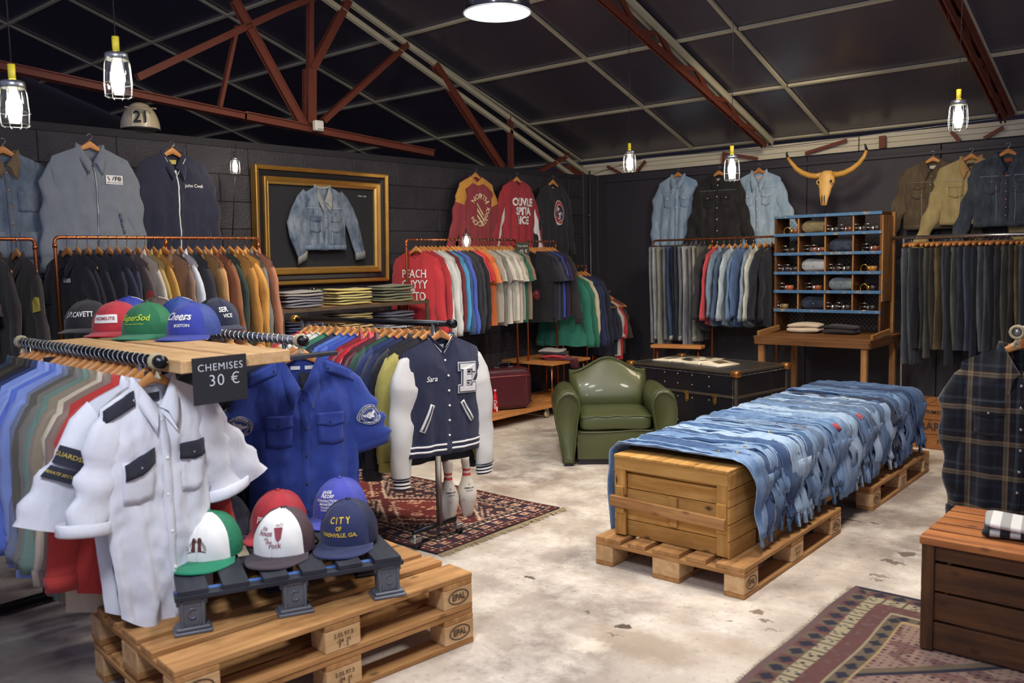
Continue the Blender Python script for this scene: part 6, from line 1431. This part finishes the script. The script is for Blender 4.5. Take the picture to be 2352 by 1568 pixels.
# open magazines
PAPER = plain('d8cdb4', .7, 0, .06)
def mag(loc, rz_, w_, d_, lb, th=.014, seed=0):
    t = thing('open_magazine', lb, 'magazine', loc, rz_, 'open magazines on the trunk'); r = random.Random(seed)
    for sg in (-1, 1):
        f = lambda u, v, h: Vector((sg*w_*u, d_*(v-.5), (th*(1-.75*u)*(min(1, u*6)) if h else 0)+.001+(.0 if h else 0)))
        a = MB(); a.slab(lambda u, v, h: Vector((sg*w_*u, d_*(v-.5), .001 if h == 0 else .003+th*(1-.7*u)*min(1, .35+u*5))), 8, 2, 1.); a.build('page_block', PAPER, t)
        for k in range(2):
            x0, y0 = r.uniform(.1, .4), r.uniform(-.4, 0); x1, y1 = x0+r.uniform(.25, .5), y0+r.uniform(.25, .5)
            g_ = lambda u, v: Vector((sg*w_*(x0+(x1-x0)*u), d_*(y0+(y1-y0)*v), .0045+th*(1-.7*(x0+(x1-x0)*u))*min(1, .35+(x0+(x1-x0)*u)*5))); MB().grid(g_, 6, 2).build('printed_picture', plain(r.choice(('3a3632', '55504a', '6a5c48')), .7, 0, .4, 40), t)
def ontr(x, y): return tk.matrix_basis @ Vector((x, y, .6085)) if False else Vector((-4.215+x*cos(radians(-9))-y*sin(radians(-9)), 6.50+x*sin(radians(-9))+y*cos(radians(-9)), .6085))
mag(ontr(.25, .36), radians(-2), .20, .27, 'open magazine at the left on the black trunk', seed=1); mag(ontr(.62, .32), radians(-16), .2, .26, 'thick open magazine in the middle of the black trunk', .026, 2); mag(ontr(.36, .53), radians(8), .17, .22, 'small open magazine at the back of the black trunk', .01, 3)
o = board('plank_end', None, (-4.28, 7.42, .66), (.5, .14, .03), SHELFW, (0, 0, radians(12))); tag(o, 'short orange plank behind the left end of the trunk', 'plank')
for dx in (-.2, .2):
    q = MB().tube([(-4.28+dx, 7.42+dx*.2, 0), (-4.28+dx, 7.42+dx*.2, .645)], .012, 8).build('plank_leg', COPPER, o); q.parent = None; q.parent = o; q.matrix_parent_inverse = (Matrix.Translation((-4.28, 7.42, .66)) @ Matrix.Rotation(radians(12), 4, 'Z')).inverted()
# ================================================================ pigeonhole cabinet and desk
tb = NT('worn_blue'); v = tb.coord(rnd=True); tb.set(Base_Color=tb.mix(tb.ramp(tb.noise(v, 14, 7, .7), [(.54, 0.), (.64, 1.)]), '3f6c96', '9c8a62'), Roughness=.6); BLUE = tb.m
CABW = wood3('4e3219', '7a4f2a', '180e07', .65, kn=.3)
cb = thing('pigeonhole_cabinet', 'wooden pigeonhole cabinet with blue edged shelves standing on the desk', 'cabinet', (-3.52, 7.90, .802)); CW_, CD, CHH = .98, .30, 1.075
for x in (.010, CW_-.010): board('side_panel', cb, (x, CD/2, CHH/2), (.02, CD, CHH), CABW, ch=.002)
board('side_post', cb, (CW_+.012, CD-.02, CHH/2), (.03, .05, CHH), OLD, ch=.003); board('side_panel', cb, (CW_+.004, CD/2, CHH*.62), (.012, CD, CHH*.7), OLD, ch=.002)
ZS = [CHH-.01, CHH-.19, CHH-.36, CHH-.53, CHH-.70, CHH-.865]; ZS = [1.065, .898, .722, .546, .374, .198]
for z in ZS:
    board('shelf', cb, (CW_/2, CD/2+.006, z), (CW_-.03, CD-.012, .016), CABW, ch=.001); board('blue_edge', cb, (CW_/2, -.004, z), (CW_, .014, .028), BLUE, ch=.002)
for k in (1, 2, 3):
    for a, b in zip(ZS, ZS[1:]): board('divider', cb, (CW_*(.235+.255*(k-1)), CD/2, (a+b)/2), (.012, CD-.02, a-b-.02), CABW, ch=.001)
    for a, b in zip(ZS, ZS[1:]): board('divider_edge', cb, (CW_*(.235+.255*(k-1)), .006, (a+b)/2), (.013, .008, a-b-.02), OLD, ch=.001)
mw = MB(); st = .042
k = -1.2
while k < CW_+.0:
    for sgn in (1, -1):
        x0, z0, z1 = k, .02, 1.05; x1 = k+(z1-z0)
        a, b = (x0, z0), (x1, z1)
        if a[0] < .02: a = (.02, z0+(.02-x0))
        if b[0] > CW_-.02: b = (CW_-.02, z0+(CW_-.02-x0))
        if a[0] < b[0] and a[1] < z1 and b[1] > z0:
            if sgn < 0: a, b = (CW_-a[0], a[1]), (CW_-b[0], b[1])
            mw.box(((a[0]+b[0])/2, CD-.006, (a[1]+b[1])/2), (math.hypot(b[0]-a[0], b[1]-a[1]), .0016, .0022), Matrix.Rotation(-math.atan2(b[1]-a[1], b[0]-a[0]), 3, 'Y'))
    k += st
o = mw.build('wire_mesh_back', plain('9a8e72', .5, .4), cb, smooth=False); o['kind'] = 'stuff'
def roll_(loc, col, wash, lb, w_=.238):
    t = thing('rolled_jacket', lb, 'denim jacket', loc, 0, 'rolled denim in the pigeonholes'); m = denim(col, wash, .5)
    sup(w_/2, .065, .06, .7, .2, (0, 0, .06), 32, 14, lambda q: q+Vector((0, .003*sin(q.x*40), .004*sin(q.x*33+q.z*30)))).build('roll', m, t)
    for sg in (-1, 1):
        MB().slab(lambda u, v, h: Vector((sg*w_*.22+(-.045+.09*u)*(1-.1*v), -.055-.006*(1-(2*v-1)**2)-h, .078-.035*v-.012*v*(1-abs(2*u-1)))), 5, 3, .004).build('pocket_flap', m, t)
    MB().tube([Vector((0, -.062, .055)), Vector((0, -.068, .055))], .006, 8).build('button', CHROME, t)
def slot(c, r, dx=0, dy=.10): x0 = (.02, .24, .495, .75)[c]; x1 = (.23, .485, .74, .96)[c]; return Vector((-3.52+(x0+x1)/2+dx, 7.90+dy, .802+ZS[r+1]+.0085))
cols_ = ('left column', 'second column', 'third column', 'right column'); rows_ = ('top row', 'second row', 'third row', 'fourth row', 'bottom row')
for c, r, a, b, n_ in ((1, 0, '6d6448', 'a89c76', 'olive'), (2, 1, '232a3a', '55627a', 'dark blue'), (1, 2, '8f969c', 'c9ccd0', 'pale grey'), (2, 3, '5c6c76', '99a4a8', 'grey blue'), (1, 4, '1f2634', '48546a', 'navy')): roll_(slot(c, r), a, b, '%s rolled denim jacket in the %s, %s' % (n_, cols_[c], rows_[r]))
bl_ = [(0, 0, .05, '6e3b2c', 1), (2, 0, -.06, '2c2320', 0), (2, 0, .06, '5c2c22', 0), (3, 0, -.05, '2a2120', 0), (3, 0, .06, '2c2422', 0), (0, 1, .02, '2b211e', 0), (1, 1, .0, '7c3f28', 0), (1, 1, .07, '6c3624', 0), (3, 1, .05, '6a3424', 0), (0, 2, -.03, '262024', 0), (0, 2, .05, '2a2220', 0), (2, 2, -.04, '241f1f', 0), (2, 2, .05, '2a2220', 0), (3, 2, .03, '9c6a2c', 1),
       (0, 3, .0, 'a0522c', 0), (1, 3, .03, '8a4526', 0), (3, 3, .03, '241e1e', 1), (0, 4, -.05, '7a6a3a', 0), (2, 4, -.05, '2a2220', 0), (2, 4, .05, '2a2220', 0), (3, 4, .03, '221d1d', 0)]
seen = {}
for c, r, dx, col, rd in bl_:
    k = (c, r); seen[k] = seen.get(k, 0)+1; side = '' if sum(1 for q in bl_ if (q[0], q[1]) == k) == 1 else (', left one' if seen[k] == 1 else ', right one')
    p = slot(c, r, dx, .06); bt_ = belt(p, radians(random.uniform(-12, 12)), col, 'coiled leather belt with %s in the %s, %s%s' % ('a round brass buckle' if rd else 'a square buckle', cols_[c], rows_[r], side), .026, .03, bool(rd)); bt_.scale = (1.45, 1.2, 1.6)
folded((-3.20, 7.86, .803), radians(4), 'c4b39c', 'cream rolled trousers on the desk under the pigeonholes', .30, .17, .085, None, 5); folded((-2.87, 7.88, .803), radians(-3), '241f1e', 'dark brown rolled trousers on the desk under the pigeonholes', .29, .17, .075, None, 6)
dk = thing('sorting_desk', 'worn wooden desk with square legs under the pigeonhole cabinet', 'desk', (-3.48, 7.37, 0)); DWd = 1.03
for k in range(5): board('top_plank', dk, (DWd/2, .09+.167*k, .786), (DWd, .164, .028), DESKW, ch=.003)
board('front_rail', dk, (DWd/2, .012, .752), (DWd-.02, .022, .05), DESKW, ch=.003)
for x in (.06, DWd-.06):
    for y in (.05, .78): board('leg', dk, (x, y, .385), (.05, .05, .772), OLD, ch=.004)
for x in (.012, DWd-.012): board('side_rail', dk, (x, .42, .75), (.022, .8, .05), DESKW, ch=.003); board('raised_edge', dk, (x, .30, .825), (.02, .45, .05), OLD, (radians(3), 0, 0), .003)
# ---- cattle skull on its rod
sk = thing('cattle_skull', 'yellowed longhorn skull on a rod above the pigeonhole cabinet', 'skull', (-3.10, 8.08, 1.96)); BONE = plain('c49a55', .55, 0, .18, 12, .3, 0, 40); HORN = plain('b98a3c', .45, 0, .3, 8, .2)
sec = [(.000, .026, .020, -.06), (.03, .029, .024, -.06), (.06, .034, .028, -.055), (.10, .044, .034, -.045), (.15, .052, .042, -.03), (.185, .064, .05, -.02), (.21, .074, .056, -.012), (.235, .070, .06, -.005), (.27, .066, .062, .0), (.30, .056, .056, .008), (.318, .034, .04, .014), (.322, .008, .01, .02)]
rings = []
for z, a, b, y in sec: rings.append([Vector((a*cos(q)*(1+.08*(abs(cos(q)) > .8)), y+b*sin(q)*(1 if sin(q) > 0 else .8), z)) for q in (2*pi*k/24 for k in range(24))])
MB().loft(rings, caps=True).build('cranium', BONE, sk)
for sg in (-1, 1):
    c = Vector((sg*.058, -.035, .215)); MB().tube([c+Vector((sg*.004*0, 0, 0))+Vector((.020*cos(q)*.8, -.012, .020*sin(q))) for q in (2*pi*k/12 for k in range(12))], .006, 6, closed=True).build('eye_socket_rim', BONE, sk)
    sup(.014, .012, .017, 1, 1, tuple(c+Vector((0, -.008, 0))), 12, 8).build('eye_socket', INK, sk)
    MB().loft([[Vector((sg*.011+.005*w_*cos(q), -.083+.004*sin(q)+yy, z)) for q in (2*pi*k/8 for k in range(8))] for z, w_, yy in ((.015, .4, .004), (.035, 1, .0), (.07, 1.1, .0), (.095, .3, .008))], caps=True).build('nasal_slot', INK, sk)
    H = [(.05, .0, .285), (.10, .0, .275), (.16, .0, .285), (.23, .0, .315), (.29, .0, .36), (.335, -.0, .415), (.355 if sg > 0 else .375, .0, .47), (.345 if sg > 0 else .385, .0, .51)]; rr = [.026, .027, .027, .025, .022, .018, .013, .009]
    hp = [Vector((sg*x, y, z)) for x, y, z in H]; MB().tube(hp[:7], rr[:7], 12).build('horn', HORN, sk); MB().tube([hp[6], hp[7], hp[7]+Vector((-sg*.008, 0, .018))], [.0135, .0095, .003], 10).build('horn_tip', INK, sk)
MB().tube([(0, -.02, -.1), (0, -.02, .1)], .004, 6).build('rod', BLACK, sk); MB().lathe([(0, 0), (.05, 0), (.05, .006), (0, .008)], (0, -.02, -.082), 16).build('base_disc', BLACK, sk)
# ---- stencilled crates behind the bench
for k, (s_, z) in enumerate((('CHATEAU', .0), )):
    pass
crate('stencilled wine crate with QUE lettering behind the jeans bench', -2.10, -1.50, 7.15, 7.5, 0.0, .345, nb=3, writing=(('PRIMEURS DU SUD', .29, .045), ('BARQUES 3', .175, .085), ('N 7 / 12', .06, .05)), m=wood3('7a4a26', 'a8713f', '1e120a', .7))
# ---- dark crates at lower right with slatted top
DKC = DARKW
dc = thing('slatted_crate', 'dark wooden crate with an orange slatted top at the lower right', 'crate', (-.955, 3.475, .008))
W_, D_, HH2 = 1.1, .50, .45
for k in range(5): board('top_slat', dc, (W_/2, .045+.102*k, HH2-.012), (W_, .080, .02), wood3('8a4f28', 'c07c45', '1e120a', .6), ch=.003)
for k, z in enumerate((.06, .175, .29)): board('front_plank', dc, (W_/2, .012, z), (W_-.02, .016, .105), DKC, ch=.002)
board('front_plank', dc, (W_/2, .012, .39), (W_-.02, .016, .07), DKC, ch=.002)
for k, z in enumerate((.06, .175, .29, .395)): board('side_plank', dc, (.01, D_/2, z), (.016, D_-.02, .10 if z < .39 else .07), DKC, ch=.002); board('back_plank', dc, (W_/2, D_-.012, z), (W_-.02, .016, .10 if z < .39 else .07), DKC, ch=.002); board('side_plank', dc, (W_-.01, D_/2, z), (.016, D_-.02, .10 if z < .39 else .07), DKC, ch=.002)
for x in (.03, .5, W_-.03): board('post', dc, (x, .0, HH2/2-.012), (.045, .018, HH2-.03), DKC, ch=.003)
board('top_rail', dc, (W_/2, -.004, HH2-.02), (W_, .02, .03), wood3('8a4f28', 'c07c45', '1e120a', .6), ch=.003)
BW = plaid('buffalo_check', '888888', [(0., '17171a'), (.5, 'dedcd4')], 15.)
pf = onz(2322, 1232, .458)
folded((pf.x+.03, pf.y+.03, .4575), radians(8), '', 'black and white checked shirt folded on the slatted crate', .26, .2, .06, None, 8, BW, 'folded_shirt', 'shirt')
# ---- helmet on the wall
hp_ = onx(325, 306, -5.94); hl = thing('racing_helmet', 'cream open face helmet numbered 21 on top of the block wall', 'helmet', (-5.95, hp_.y, 2.45), radians(66)); HM = plain('b5a98c', .3, 0, .12, 10, coat=.3)
MB().grid(lambda u, v: Vector(((.125+.005*cos(pi*v))*sin(u*2*pi)*cos(v*pi/2*.999)**.85, -.155*cos(u*2*pi)*cos(v*pi/2*.999)**.85, .02+.19*sin(v*pi/2))) , 32, 14).build('shell', HM, hl)
MB().tube([Vector((.126*sin(a), -.156*cos(a), .022)) for a in (2*pi*k/32 for k in range(32))], .007, 6, closed=True).build('rim_trim', BLACK, hl)
fh = lambda x, y, h: Vector((.128*sin(x/.13)*(1-((y+.08)/.19)**2*.45)**.5+0, -.159*cos(x/.13)*(1-((y+.08)/.19)**2*.45)**.5-h, .09+y))
MB().prism([(-.06, -.055), (.06, -.055), (.06, .055), (-.06, .055)], fh, .001).build('number_plate', plain('d8cda8', .5), hl, smooth=False); text('number', '21', lambda x, y, h: fh(x, y, h+.004), INK, hl, .11, .02, sub=.03)
MB().slab(lambda u, v, h: Vector((.20*(u-.5), -.150-.05*v*(1-(2*u-1)**2)-.0, .155-.01*v+h)), 10, 3, .004).build('peak', plain('8a7f68', .4), hl)
# ================================================================ lamps
GLOW = emit((1., .93, .74), 60.); GLASS = NT('jar_glass'); g_ = GLASS.add('ShaderNodeBsdfTransparent'); q_ = GLASS.add('ShaderNodeBsdfGlossy', i_Roughness=.08); mx = GLASS.add('ShaderNodeMixShader', i_0=.12, i_1=g_.outputs[0], i_2=q_.outputs[0]); GLASS.l.new(mx.outputs[0], GLASS.n['Material Output'].inputs[0]); GLASS = GLASS.m
YLW = plain('c9b62a', .5)
def jar_lamp(label, pos, power, s=1.12, tilt=0., cord_to=None, col=(1, .83, .55), handle=True, hang_top=True):
    """pos = centre of the glass"""
    t = thing('jar_lamp', label, 'lamp', pos, 0, None); pos = Vector(pos)
    MB().lathe([(.036*s, -.062*s), (.0405*s, -.058*s), (.041*s, 0), (.037*s, .03*s), (.033*s, .055*s)], n=20).build('glass_jar', GLASS, t)
    MB().lathe([(.0, -.064*s), (.036*s, -.062*s)], n=20).build('glass_base', GLASS, t)
    MB().lathe([(.0, .075*s), (.02*s, .075*s), (.036*s, .07*s), (.038*s, .052*s), (.034*s, .048*s)], n=20).build('metal_collar', STEEL, t)
    cg = MB()
    for k in range(8): a = 2*pi*k/8; cg.tube([Vector((r*s*cos(a), r*s*sin(a), z*s)) for r, z in ((.037, .055), (.043, .03), (.047, -.03), (.044, -.07), (.03, -.078))], .0013*s, 4)
    for z, r in ((-.03, .0475), (-.07, .045)): cg.tube([Vector((r*s*cos(a), r*s*sin(a), z*s)) for a in (2*pi*k/20 for k in range(20))], .0013*s, 4, closed=True)
    cg.build('wire_cage', STEEL, t)
    MB().tube([(0, 0, .07*s), (0, 0, .125*s)], .0115*s, 10).build('handle', YLW if handle else BLACK, t)
    MB().lathe([(.0, -.045*s), (.014*s, -.04*s), (.023*s, -.018*s), (.022*s, .004*s), (.012*s, .03*s), (.010*s, .045*s)], n=16).build('bulb', GLOW, t)
    top = cord_to or Vector((pos.x, pos.y, rz(pos.y))); MB().tube([Vector((0, 0, .12*s)), (Vector(top)-pos)*.5+Vector((.006, 0, 0)), Vector(top)-pos], .002, 5).build('cord', BLACK, t)
    l = D.lights.new('bulb_light', 'POINT'); l.energy = power*2.4; l.color = col; l.shadow_soft_size = .022*s; o = D.objects.new('bulb_light', l); COL.objects.link(o); o.location = pos-Vector((0, 0, .012*s))
    return t
jar_lamp('hanging jar lamp with a yellow handle at the upper left, second from the edge', ond(270, 172, 3.3), 20)
jar_lamp('glaring jar lamp with a yellow handle at the left edge', ond(32, 238, 3.2), 22)
jar_lamp('jar lamp hanging in front of the corner, left of the denim shirts', ond(1446, 370, 7.0), 22)
jar_lamp('jar lamp hanging before the black denim shirt', ond(1681, 385, 5.7), 24)
jar_lamp('bright jar lamp under the dark rafter at the right', ond(2201, 264, 4.9), 26)
jar_lamp('bare glaring bulb lamp hooked on the rail of the sweatshirt rack', onx(1071, 552, -5.30), 20, .8, cord_to=onx(1071, 395, -5.84), handle=False)
jar_lamp('small lamp between the navy jacket and the gilt frame', onx(540, 380, -5.60), 34, .75, cord_to=onx(541, 330, -5.80), handle=False)
o = MB().tube([onx(540, 405, -5.64), onx(538, 450, -5.66), onx(534, 540, -5.70)], .004, 5).build('lamp_cable', BLACK); tag(o, 'dark cable hanging down from the small lamp beside the gilt frame', 'cable')
dl = thing('dome_pendant', 'large black enamel dome pendant with a white inside at the top', 'lamp', ond(1142, 30, 5.1)); 
DO = [(.195, .0), (.198, .004), (.193, .05), (.178, .10), (.145, .155), (.10, .19), (.05, .21), (.045, .28), (.03, .30), (.0, .30)]
MB().lathe(DO, n=40).build('shade', plain('1b1c24', .25, .1, .05, 5, coat=.4), dl); MB().lathe([(.192, .001), (.186, .05), (.17, .096), (.138, .148), (.09, .182), (.0, .195)], n=40).build('white_lining', plain('f2f2ee', .6, 0, .02), dl)
MB().tube([Vector((.196*cos(a), .196*sin(a), 0)) for a in (2*pi*k/40 for k in range(40))], .004, 6, closed=True).build('rim', plain('c9ccd0', .4), dl)
sup(.045, .045, .055, 1, 1, (0, 0, .08), 20, 12).build('bulb', emit((.9, .95, 1.), 26.), dl); MB().tube([(0, 0, .3), (0, 0, rz(dl.location.y)-dl.location.z)], .004, 6).build('cord', BLACK, dl)
l = D.lights.new('dome_light', 'SPOT'); l.energy = 110; l.color = (.93, .95, 1); l.spot_size = radians(130); l.spot_blend = .5; l.shadow_soft_size = .12; o = D.objects.new('dome_light', l); COL.objects.link(o); o.location = dl.location+Vector((0, 0, .01))
